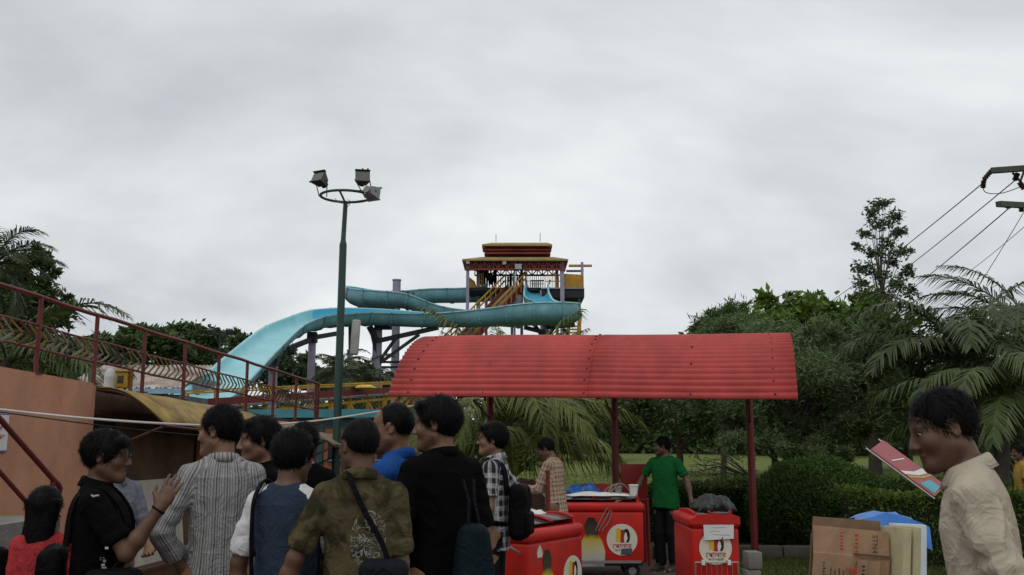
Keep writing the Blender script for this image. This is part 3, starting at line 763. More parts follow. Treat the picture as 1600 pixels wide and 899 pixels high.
def clumped(blobs, n, clump=0.3, dens=26, inner=.5, squash=.75):
    """blobs (x,y,z,rx,ry,rz) -> leaf centres, tone, clump centres"""
    vol = np.array([b[3] * b[5] for b in blobs]); vol = vol / vol.sum()
    C, T_, CC = [], [], []
    for b, f in zip(blobs, vol):
        k = max(4, int(dens * f * len(blobs) ** .5 + dens * f))
        dirs = unit(rng.normal(size=(k, 3))); rad = rng.uniform(inner, 1.04, k) ** .8
        cc = np.array(b[:3]) + dirs * rad[:, None] * np.array(b[3:])
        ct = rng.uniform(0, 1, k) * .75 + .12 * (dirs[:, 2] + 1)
        m = int(n * f); idx = rng.integers(0, k, m)
        cr = clump * (b[3] * b[4] * b[5]) ** (1 / 3) * rng.uniform(.6, 1.35, k)
        off = rng.normal(size=(m, 3)) * .62; off[:, 2] *= squash
        C.append(cc[idx] + off * cr[idx][:, None]); T_.append(ct[idx] * .62 + rng.uniform(0, .45, m)); CC.append(cc)
    return np.concatenate(C), np.concatenate(T_), np.concatenate(CC)

def tree(name, label, base, blobs, n, L, Wd, mat, group=None, trunk_r=.12, clump=.3, dens=26, hang=0.0, inner=.5, trunks=None, limbs=10, cat='tree', bark=None):
    base = Vector(base)
    root = empty(name, base, 0, label, cat, group)
    bl = [(b[0] - base.x, b[1] - base.y, b[2] - base.z, b[3], b[4], b[5]) for b in blobs]
    C, T_, CC = clumped(bl, n, clump, dens, inner)
    ok = C[:, 2] > .05
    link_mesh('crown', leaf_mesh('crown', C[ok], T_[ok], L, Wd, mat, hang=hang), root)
    zc = sum(b[2] for b in bl) / len(bl); xc = sum(b[0] for b in bl) / len(bl); yc = sum(b[1] for b in bl) / len(bl); top = max(b[2] for b in bl)
    mb = MB()
    tr = trunks or [((0, 0), 1.0)]
    for (ox, oy), s in tr:
        P = [(ox * .4 * k + xc * k * k * .8 + .05 * math.sin(5 * k + ox), oy * .4 * k + yc * k * k * .8 + .05 * math.cos(4 * k), top * k * (0.97)) for k in (0, .12, .25, .4, .55, .7, .85, 1.0)]
        P = [(p[0] + ox, p[1] + oy, p[2] - (.1 if i == 0 else 0)) for i, p in enumerate(P)]
        mb.tube(P, [trunk_r * s * (1.25, 1.0, .9, .78, .6, .42, .28, .12)[i] for i in range(8)], 8)
    mb.build('trunk', bark or m_bark, root, smooth=True)
    mb = MB()
    sel = CC[rng.permutation(len(CC))[:limbs]]
    for c in sel:
        k = max(.15, min(.8, (c[2] - .5) / max(top, .1) * .7)); o_ = Vector((xc * k * k * .8, yc * k * k * .8, top * k))
        mid = o_.lerp(Vector(c), .5) + Vector((0, 0, .08 * (Vector(c) - o_).length))
        mb.tube([o_, mid, c], [trunk_r * .4, trunk_r * .24, trunk_r * .08], 5)
    mb.build('limbs', bark or m_bark, root, smooth=True)
    return root

def B(px, py, D, rpx, rpy, depth=None):
    p = at(px, py, D); k = D / F_PX
    return (p.x, p.y, p.z, rpx * k, depth if depth else max(rpx, rpy) * k * .8, rpy * k)
def gbase(px, D): p = at(px, 700, D); return (p.x, D, gz(D) if p.x > -1 else 0)

# --- right hand side
tree('bottlebrush_tree', 'spreading fine leaved tree on the lawn behind the round hedge bush', gbase(1248, 20),
     [B(1230, 590, 20, 125, 80, 1.7), B(1130, 615, 20.5, 70, 55), B(1350, 610, 19.5, 85, 65), B(1180, 535, 21, 80, 45), B(1300, 540, 20.5, 80, 50), B(1170, 670, 19.5, 60, 38), B(1290, 665, 19.6, 75, 35), B(1390, 580, 20.5, 60, 50), B(1120, 520, 22, 42, 36), B(1130, 695, 19, 55, 24), B(1215, 700, 18.8, 60, 22), B(1310, 705, 19, 50, 18)],
     76000, .135, .026, lf_slim, trunk_r=.12, clump=.24, dens=44, hang=-.15, inner=.25, trunks=[((-.12, 0), .9), ((.18, .1), .85), ((.42, .05), 1.0), ((-.45, .1), .6)], limbs=24)
tree('broadleaf_tree', 'broad leaved light green tree behind the fine leaved tree', gbase(1250, 31),
     [B(1200, 500, 31, 80, 36), B(1290, 505, 31, 80, 42), B(1350, 515, 32, 60, 45), B(1250, 545, 31, 120, 50), B(1150, 545, 32, 70, 45)], 15000, .34, .17, lf_yel, trunk_r=.2, clump=.28, dens=30, limbs=10)
tree('broadleaf_tree', 'dark dense tree between the tall slim tree and the coconut palms', gbase(1365, 27),
     [B(1350, 560, 27, 70, 70), B(1410, 590, 27, 70, 80), B(1300, 600, 28, 80, 70)], 15000, .24, .10, lf_dark, trunk_r=.2, clump=.28, dens=34, limbs=8)
tree('feathery_tree', 'small feathery tree at the right end of the red canopy roof', gbase(1128, 25),
     [B(1120, 515, 25, 32, 30), B(1150, 500, 25, 30, 28), B(1095, 528, 25, 18, 16), B(1140, 560, 25, 60, 40)], 9000, .20, .035, lf_mid, trunk_r=.08, clump=.34, dens=24, hang=-.5)
slim_b = [B(px, py, 45 + random.uniform(-1, 1), rx, ry) for px, py, rx, ry in ((1380, 318, 18, 9), (1362, 333, 14, 10), (1398, 336, 15, 10), (1376, 350, 22, 9), (1352, 366, 12, 8), (1405, 362, 14, 10), (1385, 380, 16, 9), (1344, 384, 11, 7), (1366, 396, 16, 9), (1412, 392, 16, 11), (1394, 410, 15, 9), (1350, 418, 17, 10), (1420, 424, 15, 12), (1376, 430, 18, 9), (1402, 446, 18, 10), (1346, 446, 16, 10), (1420, 456, 16, 10), (1375, 462, 26, 10))]
tree('slim_tree', 'tall slim open crowned tree standing above the treetops', gbase(1388, 45), slim_b, 3700, .21, .11, leaf_mat('leaf_slim_tall', (0.049, 0.079, 0.038), (0.111, 0.154, 0.072)), trunk_r=.085, bark=M('pale_bark', (0.14, 0.125, 0.11), rough=.9, var=.25), clump=.42, dens=60, inner=.2, limbs=30)
tree('slim_tree', 'small distant tree top left of the tall slim tree', gbase(1240, 60), [B(1238, 468, 60, 18, 12), B(1270, 470, 60, 14, 10), B(1250, 520, 60, 50, 50)], 3500, .4, .2, lf_far, trunk_r=.2, dens=14)
for i, (px, D, bl, lab) in enumerate([
    (1560, 30, [B(1560, 600, 30, 90, 70), B(1640, 590, 30, 80, 90), B(1480, 640, 30, 70, 55), B(1560, 670, 29, 110, 40)], 'dark leafy tree filling the space behind the coconut palms'),
    (1060, 34, [B(1060, 640, 34, 90, 36), B(980, 650, 34, 60, 34), B(1130, 640, 33, 70, 40)], 'dark bushy tree on the far lawn seen beneath the canopy roof'),
    (900, 44, [B(900, 640, 44, 60, 40), B(840, 635, 44, 50, 45), B(950, 655, 43, 50, 30)], 'grey green tree beyond the yellowed palm under the canopy'),
    (1420, 36, [B(1420, 640, 36, 80, 50), B(1330, 655, 36, 80, 40)], 'dark tree on the far lawn left of the standing man in beige')]):
    tree('broadleaf_tree', lab, gbase(px, D), bl, 12000, .2, .09, lf_dark if i != 2 else lf_far, trunk_r=.14, clump=.28, dens=34, limbs=6)
# bare low twigs in front of the lawn
tg = MB()
for k in range(9):
    a = at(1178, 748, 16.9); b = at(1075 + random.uniform(0, 50), 705 + k * 5, 16.8 + random.uniform(-.3, .3)); mid = a.lerp(b, .55) + Vector((0, 0, random.uniform(.02, .16)))
    tg.tube([a, mid, b], [.016, .009, .003], 5)
    for q in range(3):
        s = mid.lerp(b, random.random()); tg.tube([s, s + Vector((random.uniform(-.25, .05), random.uniform(-.1, .1), random.uniform(-.05, .22)))], [.006, .002], 4)
a = at(1178, 748, 16.9); tg.tube([a, (a.x, a.y, -.05)], [.018, .03], 6)
twr = empty('twiggy_shrub', (a.x, a.y, 0), 0, 'sparse twiggy shrub with bare branches beside the right canopy post', 'shrub')
o = tg.build('branches', m_bark, twr, loc=(-a.x, -a.y, 0))
pc = np.array([list(at(random.uniform(1078, 1180), random.uniform(700, 760), 16.9 + random.uniform(-.3, .3))) for k in range(260)]) - np.array([a.x, a.y, 0])
link_mesh('leaves', leaf_mesh('leaves', pc, rng.uniform(0, 1, 260), .10, .028, lf_mid), twr)

# --- hedge and round bush
def volume_leaves(name, pts_fn, n, L, Wd, mats):
    C, T_ = pts_fn(n); return leaf_mesh(name, C, T_, L, Wd, mats, flat=.5, hang=-.6)
def hedge_pts(n):
    x = rng.uniform(2.2, 15, n); face = rng.uniform(0, 1, n)
    top = 1.0 + .05 * np.sin(x * 2.1) + .04 * np.sin(x * 5.3) + .015 * rng.normal(size=n)
    z = np.where(face < .38, top - np.abs(rng.normal(size=n)) * .05, rng.uniform(.02, 1, n) * top)
    y = np.where(face < .38, rng.uniform(-.45, .55, n), -.45 + np.abs(rng.normal(size=n)) * .07 + .06 * np.sin(x * 3.1 + z * 4))
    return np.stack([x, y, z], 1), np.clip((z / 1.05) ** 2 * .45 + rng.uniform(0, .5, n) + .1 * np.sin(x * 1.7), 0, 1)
hd = empty('hedge', (0, 16.4, -.04), 0, 'long clipped green hedge along the edge of the lawn', 'hedge')
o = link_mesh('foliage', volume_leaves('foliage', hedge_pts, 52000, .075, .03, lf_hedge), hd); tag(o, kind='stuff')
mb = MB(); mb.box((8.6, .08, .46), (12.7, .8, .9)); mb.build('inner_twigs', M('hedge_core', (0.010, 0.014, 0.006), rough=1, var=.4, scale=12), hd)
def bush_pts(n):
    d = unit(rng.normal(size=(n, 3))); r = 1.0 - np.abs(rng.normal(size=n)) * .07 + .05 * np.sin(d[:, 0] * 7) * np.sin(d[:, 2] * 6 + 1)
    p = d * r[:, None] * np.array([1.08, .9, .80]); p[:, 2] += .60
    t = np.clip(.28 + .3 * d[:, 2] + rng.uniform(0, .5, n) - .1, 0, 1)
    k = p[:, 2] > .03; return p[k], t[k]
bp = at(1275, 800, 15.2)
bu = empty('round_bush', (bp.x, 15.2, 0), 0, 'rounded clipped bush with dense feathery foliage standing proud of the hedge', 'bush')
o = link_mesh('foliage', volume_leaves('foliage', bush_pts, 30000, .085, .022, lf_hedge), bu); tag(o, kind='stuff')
mb = MB(); mb.tube([(0, 0, -.05), (0, 0, .35), (.1, .05, .9)], [.05, .04, .02], 6); mb.build('stem', m_bark, bu)
vs = [Vector((math.cos(a) * math.cos(b) * .86, math.sin(a) * math.cos(b) * .7, max(.02, .56 + .6 * math.sin(b)))) for b in [R(-80 + 20 * k) for k in range(9)] for a in [2 * PI * k / 14 for k in range(14)]]
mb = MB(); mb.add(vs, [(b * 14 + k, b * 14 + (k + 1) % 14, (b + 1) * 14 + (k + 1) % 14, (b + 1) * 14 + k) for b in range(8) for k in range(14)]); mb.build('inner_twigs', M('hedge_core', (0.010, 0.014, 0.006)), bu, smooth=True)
# nearer strip of yellow green hedge at right
def hedge2_pts(n):
    x = rng.uniform(4.4, 9.5, n); top = .98 + .05 * np.sin(x * 3.3) + .02 * rng.normal(size=n); face = rng.uniform(0, 1, n)
    z = np.where(face < .5, top - np.abs(rng.normal(size=n)) * .05, rng.uniform(.02, 1, n) * top); y = np.where(face < .5, rng.uniform(-.3, .3, n), -.3 + np.abs(rng.normal(size=n)) * .06)
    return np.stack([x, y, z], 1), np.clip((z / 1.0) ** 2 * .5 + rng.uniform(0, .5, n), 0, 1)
hd2 = empty('hedge', (0, 13.2, 0), 0, 'yellow green hedge strip behind the man in the beige shirt', 'hedge')
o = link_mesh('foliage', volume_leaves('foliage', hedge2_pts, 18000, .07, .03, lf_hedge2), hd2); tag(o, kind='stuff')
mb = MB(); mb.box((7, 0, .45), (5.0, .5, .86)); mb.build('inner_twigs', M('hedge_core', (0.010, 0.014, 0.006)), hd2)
# grass tufts on the lawn and verge
def tuft_pts(n, x0, x1, y0, y1, h):
    x = rng.uniform(x0, x1, n); y = rng.uniform(y0, y1, n); lean = rng.normal(size=(n, 2)) * .4 * h; hh = h * rng.uniform(.5, 1.2, n)
    w = .004 + h * .06
    a = rng.uniform(0, PI, n); dx, dy = np.cos(a) * w, np.sin(a) * w
    V = np.stack([np.stack([x - dx, y - dy, np.zeros(n)], 1), np.stack([x + dx, y + dy, np.zeros(n)], 1), np.stack([x + lean[:, 0], y + lean[:, 1], hh], 1)], 1).reshape(-1, 3)
    return V, np.arange(3 * n).reshape(n, 3)
V1, Q1 = tuft_pts(26000, 2.7, 9, 11.7, 14.0, .06)
V2, Q2 = tuft_pts(42000, -1.0, 22, 14.4, 34, .07); V2[:, 2] += .031 * np.clip(V2[:, 1] - 15, 0, 36)
o = link_mesh('grass', np_mesh('grass', np.concatenate([V1, V2]), np.concatenate([Q1, Q2 + len(V1)]), leaf_mat('leaf_grass', (0.030, 0.045, 0.008), (0.105, 0.125, 0.026)), attrs={'rnd': ('FLOAT', np.repeat(rng.uniform(0, 1, 68000), 3))}))
tag(o, 'short grass on the lawn and verge', 'grass', kind='stuff')

# --- coconut palms
def frond_mesh(L, e0, droop, leaf, mat, n=46, hang=.5, seed=0, curl=0.0, w=.034):
    r = np.random.default_rng(seed)
    m = 14; P = [np.zeros(3)]; phi = e0; yaw = 0
    TT = []
    for k in range(m):
        t = (k + .5) / m; ph = e0 - droop * t ** 1.35; yw = curl * t * t
        T_ = np.array([math.cos(ph) * math.cos(yw), math.cos(ph) * math.sin(yw), math.sin(ph)]); TT.append(T_); P.append(P[-1] + T_ * L / m)
    P = np.array(P)
    V, Q, rn = [], [], []
    # rachis as a thin triangular bar
    for k in range(m + 1):
        t = k / m; T_ = TT[min(k, m - 1)]; s = np.cross(T_, [0, 0, 1.0]); s /= np.linalg.norm(s) + 1e-9; u = np.cross(s, T_); rr = .032 * (1 - t) + .005
        V += [P[k] + s * rr, P[k] - s * rr, P[k] - u * rr * 1.3, P[k] + u * rr * .4]; rn += [.85] * 4
    for k in range(m):
        for a, b in ((0, 3), (3, 1), (1, 2), (2, 0)): Q.append((4 * k + a, 4 * k + b, 4 * k + 4 + b, 4 * k + 4 + a))
    for i in range(n):
        t = .1 + .9 * (i + .5) / n
        f = t * m; k = min(int(f), m - 1); p0 = P[k] + (P[k + 1] - P[k]) * (f - k); T_ = TT[k]
        s = np.cross(T_, [0, 0, 1.0]); s /= np.linalg.norm(s) + 1e-9; u = np.cross(s, T_)
        ll = leaf * (math.sin(PI * min(1, .16 + t * .80)) ** .7) * r.uniform(.85, 1.12)
        for sg in (-1, 1):
            if r.uniform() < .05: continue
            d = s * sg * .82 + T_ * (.45 + .5 * t) + u * .25 + r.normal(size=3) * .07; d /= np.linalg.norm(d)
            g = hang * r.uniform(.75, 1.25)
            p1 = p0 + d * ll * .5 + np.array([0, 0, -g * ll * .18]); d2 = d + np.array([0, 0, -g * 1.3]); d2 /= np.linalg.norm(d2); p2 = p1 + d2 * ll * .55
            wv = np.cross(d, u + r.normal(size=3) * .3); wv = wv / (np.linalg.norm(wv) + 1e-9) * w
            b0 = len(V); V += [p0 + wv * .35, p0 - wv * .35, p1 + wv * .5, p1 - wv * .5, p2 + wv * .06, p2 - wv * .06]
            rn += [np.clip(r.uniform(.1, .7), 0, 1)] * 4 + [np.clip(r.uniform(.3, 1), 0, 1)] * 2
            Q += [(b0, b0 + 1, b0 + 3, b0 + 2), (b0 + 2, b0 + 3, b0 + 5, b0 + 4)]
    return np_mesh('frond', np.array(V), np.array(Q), mat, attrs={'rnd': ('FLOAT', np.array(rn))})

def palm(label, px, py, D, L, fr, mat, group=None, trunk_lean=0.3, tr=.13, leaf=.62, seed=1, hang=.5, w=.034):
    """fr: list of (azimuth deg, elevation deg, droop deg, scale)"""
    c = at(px, py, D)
    root = empty('coconut_palm', (c.x - trunk_lean, c.y, 0), 0, label, 'palm tree', group)
    mb = MB(); n = 9
    mb.tube([(trunk_lean * (k / n) ** 2, 0, -.1 + (c.z + .1) * k / n) for k in range(n + 1)], [tr * (1.35 - .6 * k / n + .05 * (k % 2)) for k in range(n + 1)], 10)
    mb.build('trunk', m_barkp, root, smooth=True)
    cache = {}
    for i, (az, el, dr, s) in enumerate(fr):
        key = (round(el / 12), round(dr / 12))
        if key not in cache: cache[key] = frond_mesh(L, R(el), R(dr), leaf, mat, seed=seed * 50 + i, hang=hang, curl=random.uniform(-.3, .3), w=w)
        link_mesh('frond', cache[key], root, (trunk_lean, 0, c.z - .05), (random.uniform(-.15, .15), 0, R(az)), s)
    return root
def crown(n, seed, lo=-25, hi=78):
    r = random.Random(seed); out = []
    for k in range(n):
        el = hi - (hi - lo) * (k / (n - 1)) ** .9; out.append((k * 137.5 + r.uniform(-12, 12), el + r.uniform(-6, 6), r.uniform(55, 100) + (20 if el > 40 else 0), r.uniform(.8, 1.08)))
    return out
palm('coconut palm with dark arching fronds behind the man in beige', 1505, 560, 19.5, 2.9, crown(24, 3) + [(188, 38, 88, 1.05), (172, 20, 70, 1.0), (200, 58, 100, 1.0), (265, 30, 95, .95), (285, 45, 110, 1.0)], lf_palmd, seed=1, hang=.75, leaf=.72, w=.045)
palm('coconut palm at the far right beyond the first palm', 1612, 520, 23.5, 3.2, crown(22, 5) + [(170, 60, 70, 1.0), (186, 25, 75, 1.0), (240, 35, 95, 1)], lf_palmd, seed=2, hang=.75, leaf=.75, w=.045)
palm('low coconut palm with wide drooping fronds beside the beige man', 1575, 625, 17.5, 2.5, crown(11, 8, -10, 70) + [(200, 50, 125, 1.0), (255, 60, 130, 1.05), (225, 45, 120, 1)], lf_palm, seed=3, hang=.95, leaf=.66, w=.042)
palm('young yellow green coconut palm behind the red canopy', 795, 655, 18.6, 2.9,
     [(90, 80, 40, .74), (100, 72, 50, .78), (20, 74, 55, .86), (160, 72, 50, .84), (265, 74, 45, .78), (50, 70, 60, .86), (130, 68, 60, .86), (200, 66, 60, 1), (330, 66, 60, .95), (0, 26, 92, .92), (355, 32, 85, 1.02), (12, 44, 100, .9), (180, 30, 85, 1), (195, 20, 70, .9), (170, 46, 100, 1), (285, 44, 125, .95), (250, 40, 120, .95), (225, 32, 100, 1), (310, 38, 110, .9), (60, 45, 80, 1), (130, 45, 80, 1)],
     lf_palmy, seed=4, hang=.95, leaf=.72, trunk_lean=.1, tr=.1, w=.036)
palm('low young palm with one long yellowed frond arching over the carts', 800, 742, 17.9, 2.7,
     [(2, 50, 118, 1.0), (350, 62, 130, .95), (20, 40, 95, .95), (178, 52, 115, .9), (200, 60, 130, .9), (160, 44, 100, .95), (270, 72, 110, .75), (90, 66, 90, 1.0), (45, 62, 100, 1.0), (130, 64, 100, 1.0)], lf_palmy, seed=14, hang=1.3, leaf=.85, trunk_lean=.05, tr=.09, w=.04)
palm('coconut palm with spiky crown at the far left behind the building', -8, 410, 24, 1.9, crown(15, 11, -35, 80) + [(8, 30, 60, .95), (352, 45, 80, .95)], lf_palmd, seed=5)
palm('low coconut palm with long arching fronds behind the ramp railing', 10, 560, 16.5, 2.6, crown(9, 13, 0, 60) + [(350, 42, 105, .8), (330, 30, 95, .8), (10, 20, 80, .75)], lf_palm, seed=6, hang=.7)
palm('distant coconut palm below the slide near the thin column', 528, 578, 62, 3.2, crown(13, 17, -30, 75), lf_palmd, seed=7, leaf=.9, w=.07)
palm('distant coconut palm left of the braced slide column', 566, 590, 58, 2.8, crown(12, 19, -30, 75), lf_palmd, seed=8, leaf=.9, w=.07)
# --- left side and far trees
tree('broadleaf_tree', 'dark tree rising above the left end of the ramp railing', gbase(58, 30),
     [B(52, 400, 30, 24, 18), B(40, 440, 30, 42, 34), B(85, 420, 30, 14, 9), B(60, 480, 30, 50, 36), B(98, 470, 30, 17, 16), B(20, 500, 30, 60, 60), B(60, 560, 30, 60, 50)], 15000, .22, .11, lf_dark, trunk_r=.18, clump=.26, dens=40)
for i, (px, D, bl, lab, mt) in enumerate([
    (160, 55, [B(150, 540, 55, 22, 18), B(175, 560, 55, 40, 30), B(110, 570, 55, 30, 30)], 'small dark tree behind the rust roofed shed', lf_dark),
    (235, 60, [B(215, 528, 60, 26, 18), B(245, 545, 60, 40, 30), B(200, 560, 60, 30, 30)], 'bushy tree left of the steep slide run', lf_mid),
    (290, 66, [B(275, 522, 66, 24, 14), B(310, 535, 66, 34, 22), B(290, 570, 66, 60, 36)], 'tree behind the small far floodlight mast', lf_dark),
    (370, 74, [B(378, 526, 74, 18, 12), B(350, 545, 74, 40, 24), B(390, 550, 74, 28, 24), B(360, 580, 74, 50, 30)], 'far tree just left of the slide drop', lf_dark),
    (458, 80, [B(452, 555, 80, 16, 14), B(465, 580, 80, 34, 24), B(430, 590, 80, 30, 24)], 'pale tree seen under the bend of the slide', lf_far),
    (476, 95, [B(470, 566, 95, 10, 9), B(484, 580, 95, 12, 10), B(500, 596, 95, 30, 16)], 'thin open tree with layered branches under the slide', lf_far),
    (560, 100, [B(545, 590, 100, 40, 22), B(590, 600, 100, 40, 18)], 'hazy tree between the slide columns', lf_far),
    (640, 105, [B(640, 600, 105, 50, 26), B(690, 590, 105, 50, 30)], 'hazy tree behind the left end of the red canopy', lf_far)]):
    tree('broadleaf_tree', lab, gbase(px, D), bl, 6500, .42, .22, mt, trunk_r=.18, clump=.3, dens=24, limbs=8)
# shrub belt on the far side of the lawn
def belt(n):
    x = rng.uniform(-6, 60, n); y = 52 + 3 * np.sin(x * .3) + rng.normal(size=n) * 1.2
    top = 2.3 + .7 * np.sin(x * .55) + .5 * np.sin(x * 1.4 + 1) + .3 * np.sin(x * 3.1)
    z = top * rng.uniform(0, 1, n) ** .8
    return np.stack([x, y, z + 1.1], 1), np.clip(.2 * np.sin(x * 1.9 + z * 2) + rng.uniform(0, .8, n), 0, 1)
C_, T_ = belt(42000)
o = link_mesh('shrub_belt', leaf_mesh('shrub_belt', C_, T_, .42, .22, lf_mid)); tag(o, 'dense belt of shrubs along the far side of the lawn', 'shrubs', kind='stuff')
bw = MB(); bw.box((35, 57, 1.6), (66, .25, 1.4)); o = bw.build('boundary_wall', M('old_wall', (0.13, 0.125, 0.11), rough=.95, var=.3, scale=1.2, dirt=(0.06, 0.06, 0.05), dscale=.8)); tag(o, 'low grey boundary wall behind the far shrubs', 'wall')
# far wood as one mass
def wood(n):
    x = rng.uniform(-170, 190, n); y = rng.uniform(130, 160, n)
    top = 7.5 + 1.6 * np.sin(x * .21) + 1.2 * np.sin(x * .53 + 1) + .8 * np.sin(x * 1.3) + np.where(np.abs(x - 70) < 60, 2.0, 0)
    z = top * rng.uniform(0, 1, n) ** .85 + rng.normal(size=n) * .3
    return np.stack([x, y, np.abs(z)], 1), np.clip(.25 * np.sin(x * .9 + z) + rng.uniform(0, .8, n), 0, 1)
C_, T_ = wood(80000)
o = link_mesh('distant_wood', leaf_mesh('distant_wood', C_, T_, 1.4, .9, lf_far)); tag(o, 'distant belt of trees closing the view behind the park', 'trees', kind='stuff')
# ================================================================ red corrugated canopy
m_sheet = M('red_corrugated_paint', (0.41, 0.047, 0.041), rough=.6, var=.22, scale=1.6, dirt=(0.20, 0.032, 0.027), dscale=2.2, dirt_amt=.6, dthr=.52, stretch=(1, .35, .6))
m_post = M('red_post_paint', (0.16, 0.014, 0.014), rough=.45, var=.25, scale=5, dirt=(0.06, 0.015, 0.012), dscale=4)
cl, cr_ = at(607, 620, 13.3), at(1247, 625, 12.0)
ax = Vector((cr_.x - cl.x, cr_.y - cl.y, 0)); CLEN = ax.length; can_rz = math.atan2(ax.y, ax.x)
can = empty('market_canopy', (cl.x, cl.y, 0), can_rz, 'barrel roofed canopy of red corrugated sheets on red posts', 'canopy')
ze0, ze1 = cl.z, cr_.z
HS, RISE = 1.75, 0.98; RAD = (HS * HS + RISE * RISE) / (2 * RISE); AMAX = math.asin(HS / RAD)
def canp(x, ang, off=0.0):
    ze = ze0 + (ze1 - ze0) * x / CLEN
    r = RAD + off
    return Vector((x, HS + r * math.sin(ang), ze + r * math.cos(ang) - (RAD - RISE)))
PITCHC = 0.108; arc = 1.80 * AMAX * RAD; NC = int(arc / PITCHC * 8)
def csheet(x0, x1, lift, sag):
    vs, fs = [], []
    nx = 6
    for i in range(nx + 1):
        x = x0 + (x1 - x0) * i / nx
        for k in range(NC + 1):
            ang = -AMAX + 1.80 * AMAX * k / NC
            vs.append(canp(x, ang, lift + .034 * abs(math.sin(PI * k / 8)) + sag * math.sin(PI * i / nx) * .01 + .004 * math.sin(x * 1.7 + ang * 3)))
    for i in range(nx):
        for k in range(NC):
            a = i * (NC + 1) + k; fs.append((a, a + NC + 1, a + NC + 2, a + 1))
    mb = MB(); mb.add(vs, fs); o = mb.build('roof_sheet', m_sheet, can, smooth=True)
    o.modifiers.new('thick', 'SOLIDIFY').thickness = .005
csheet(0, 2.86, 0.0, 1); csheet(2.78, CLEN, 0.008, -1)
mb = MB(); rows = range(8, NC // 2, 8)
for x in (0.28, 2.72, CLEN - .28):
    for k in range(4, NC, 16): mb.tube([canp(x + random.uniform(-.02, .02), -AMAX + 1.80 * AMAX * k / NC, .03), canp(x, -AMAX + 1.80 * AMAX * k / NC, .045)], .014, 6)
for x in (1.35, 4.1):
    for k in (4, 44, 76, NC - 4): mb.tube([canp(x, -AMAX + 1.80 * AMAX * k / NC, .03), canp(x, -AMAX + 1.80 * AMAX * k / NC, .045)], .014, 6)
tag(mb.build('bolts', M('bolt_dark', (0.05, 0.012, 0.012), rough=.5), can), kind='stuff')
for ang in (-AMAX * .96, -AMAX * .5, 0, AMAX * .5, AMAX * .77):
    mb = MB(); mb.tube([canp(.05, ang, -.06), canp(CLEN - .05, ang, -.06)], .022, 6); mb.build('purlin', m_post, can)
def can_local_x(px):
    # distance along the ridge where the photograph shows a post
    best = None
    for k in range(400):
        s = CLEN * k / 400; w = Matrix.Rotation(can_rz, 3, 'Z') @ Vector((s, HS, 0)) + Vector((cl.x, cl.y, 0))
        q = 800 + F_PX * w.x / (w.y * 1.0) * .985
        if best is None or abs(q - px) < best[0]: best = (abs(q - px), s)
    return best[1]
for px in (766, 957, 1163):
    s = can_local_x(px); top = canp(s, 0, -.08).z
    mb = MB(); mb.tube([(s, HS, 0), (s, HS, top)], .052, 12); mb.build('post', m_post, can, smooth=True)
    mb = MB(); mb.box((s, HS, .012), (.24, .24, .024)); mb.build('base_plate', m_post, can)
    mb = MB(); mb.tube([canp(s, -AMAX * .97 + 1.76 * AMAX * k / 20, -.085) for k in range(21)], .024, 6); mb.build('arch', m_post, can, smooth=True)
    mb = MB(); ze = canp(s, -AMAX * .97, -.1).z
    mb.tube([canp(s, -AMAX * .97, -.09), canp(s, AMAX * .78, -.09)], .02, 6)
    for sg in (-1, 1): mb.tube([(s, HS, ze - .25), (s, HS + sg * .9, ze)], .016, 6)
    mb.build('tie_bar', m_post, can, smooth=True)
for px in (747,):
    s = can_local_x(px) + .0
    mb = MB(); mb.tube([(s + .12, HS + .05, canp(s, 0).z - .95), (s - .06, HS - .3, canp(s, -.2, -.1).z)], .02, 6); mb.build('brace', m_post, can)

# ================================================================ floodlight mast
LD = 15.0
m_pole = M('dark_green_pole', (0.022, 0.058, 0.048), rough=.5, var=.2, scale=2, dirt=(0.03, 0.045, 0.04), dscale=3)
lt = at(540, 316, LD); lx = lt.x
lamp = empty('floodlight_mast', (lx, LD, 0), 0, 'dark green steel mast carrying a ring of floodlights', 'lamp post')
zj = at(540, 382, LD).z
mb = MB(); mb.tube([(-.04, 0, 0), (-.02, 0, zj - .03), (-.02, 0, zj)], [.064, .058, .058], 14); mb.build('lower_pole', m_pole, lamp, smooth=True)
mb = MB(); mb.tube([(-.02, 0, zj), (-.02, 0, zj + .07), (0, 0, lt.z)], [.058, .04, .036], 14); mb.build('upper_pole', m_pole, lamp, smooth=True)
zr = at(540, 307, LD).z; rr = .40
mb = MB(); mb.tube([(rr * math.cos(2 * PI * k / 32), rr * math.sin(2 * PI * k / 32) * .95, zr) for k in range(33)], .022, 8, caps=False); mb.build('ring', m_pole, lamp, smooth=True)
for az in (130, 40, 265):
    mb = MB(); mb.tube([(0, 0, lt.z - .02), (rr * math.cos(R(az)), rr * math.sin(R(az)) * .95, zr)], .018, 6); mb.build('spoke', m_pole, lamp)
mb = MB(); mb.tube([(-.15, -.1, zr - .06), (-.1, -.12, zr - .13), (0, -.05, zr - .1)], .005, 5); mb.tube([(.04, -.03, zr - .06), (.09, -.05, zr - .1), (.06, -.05, zr - .17), (.02, -.04, zr - .2)], .005, 5); mb.build('cable_loop', m_black, lamp)
m_hous = M('lamp_housing', (0.045, 0.045, 0.045), rough=.5, var=.3, scale=12)
m_lens = M('lamp_lens', (0.09, 0.085, 0.075), rough=.15, var=.2, spec=.6)
m_housl = M('lamp_housing_pale', (0.22, 0.24, 0.25), rough=.45, var=.2)
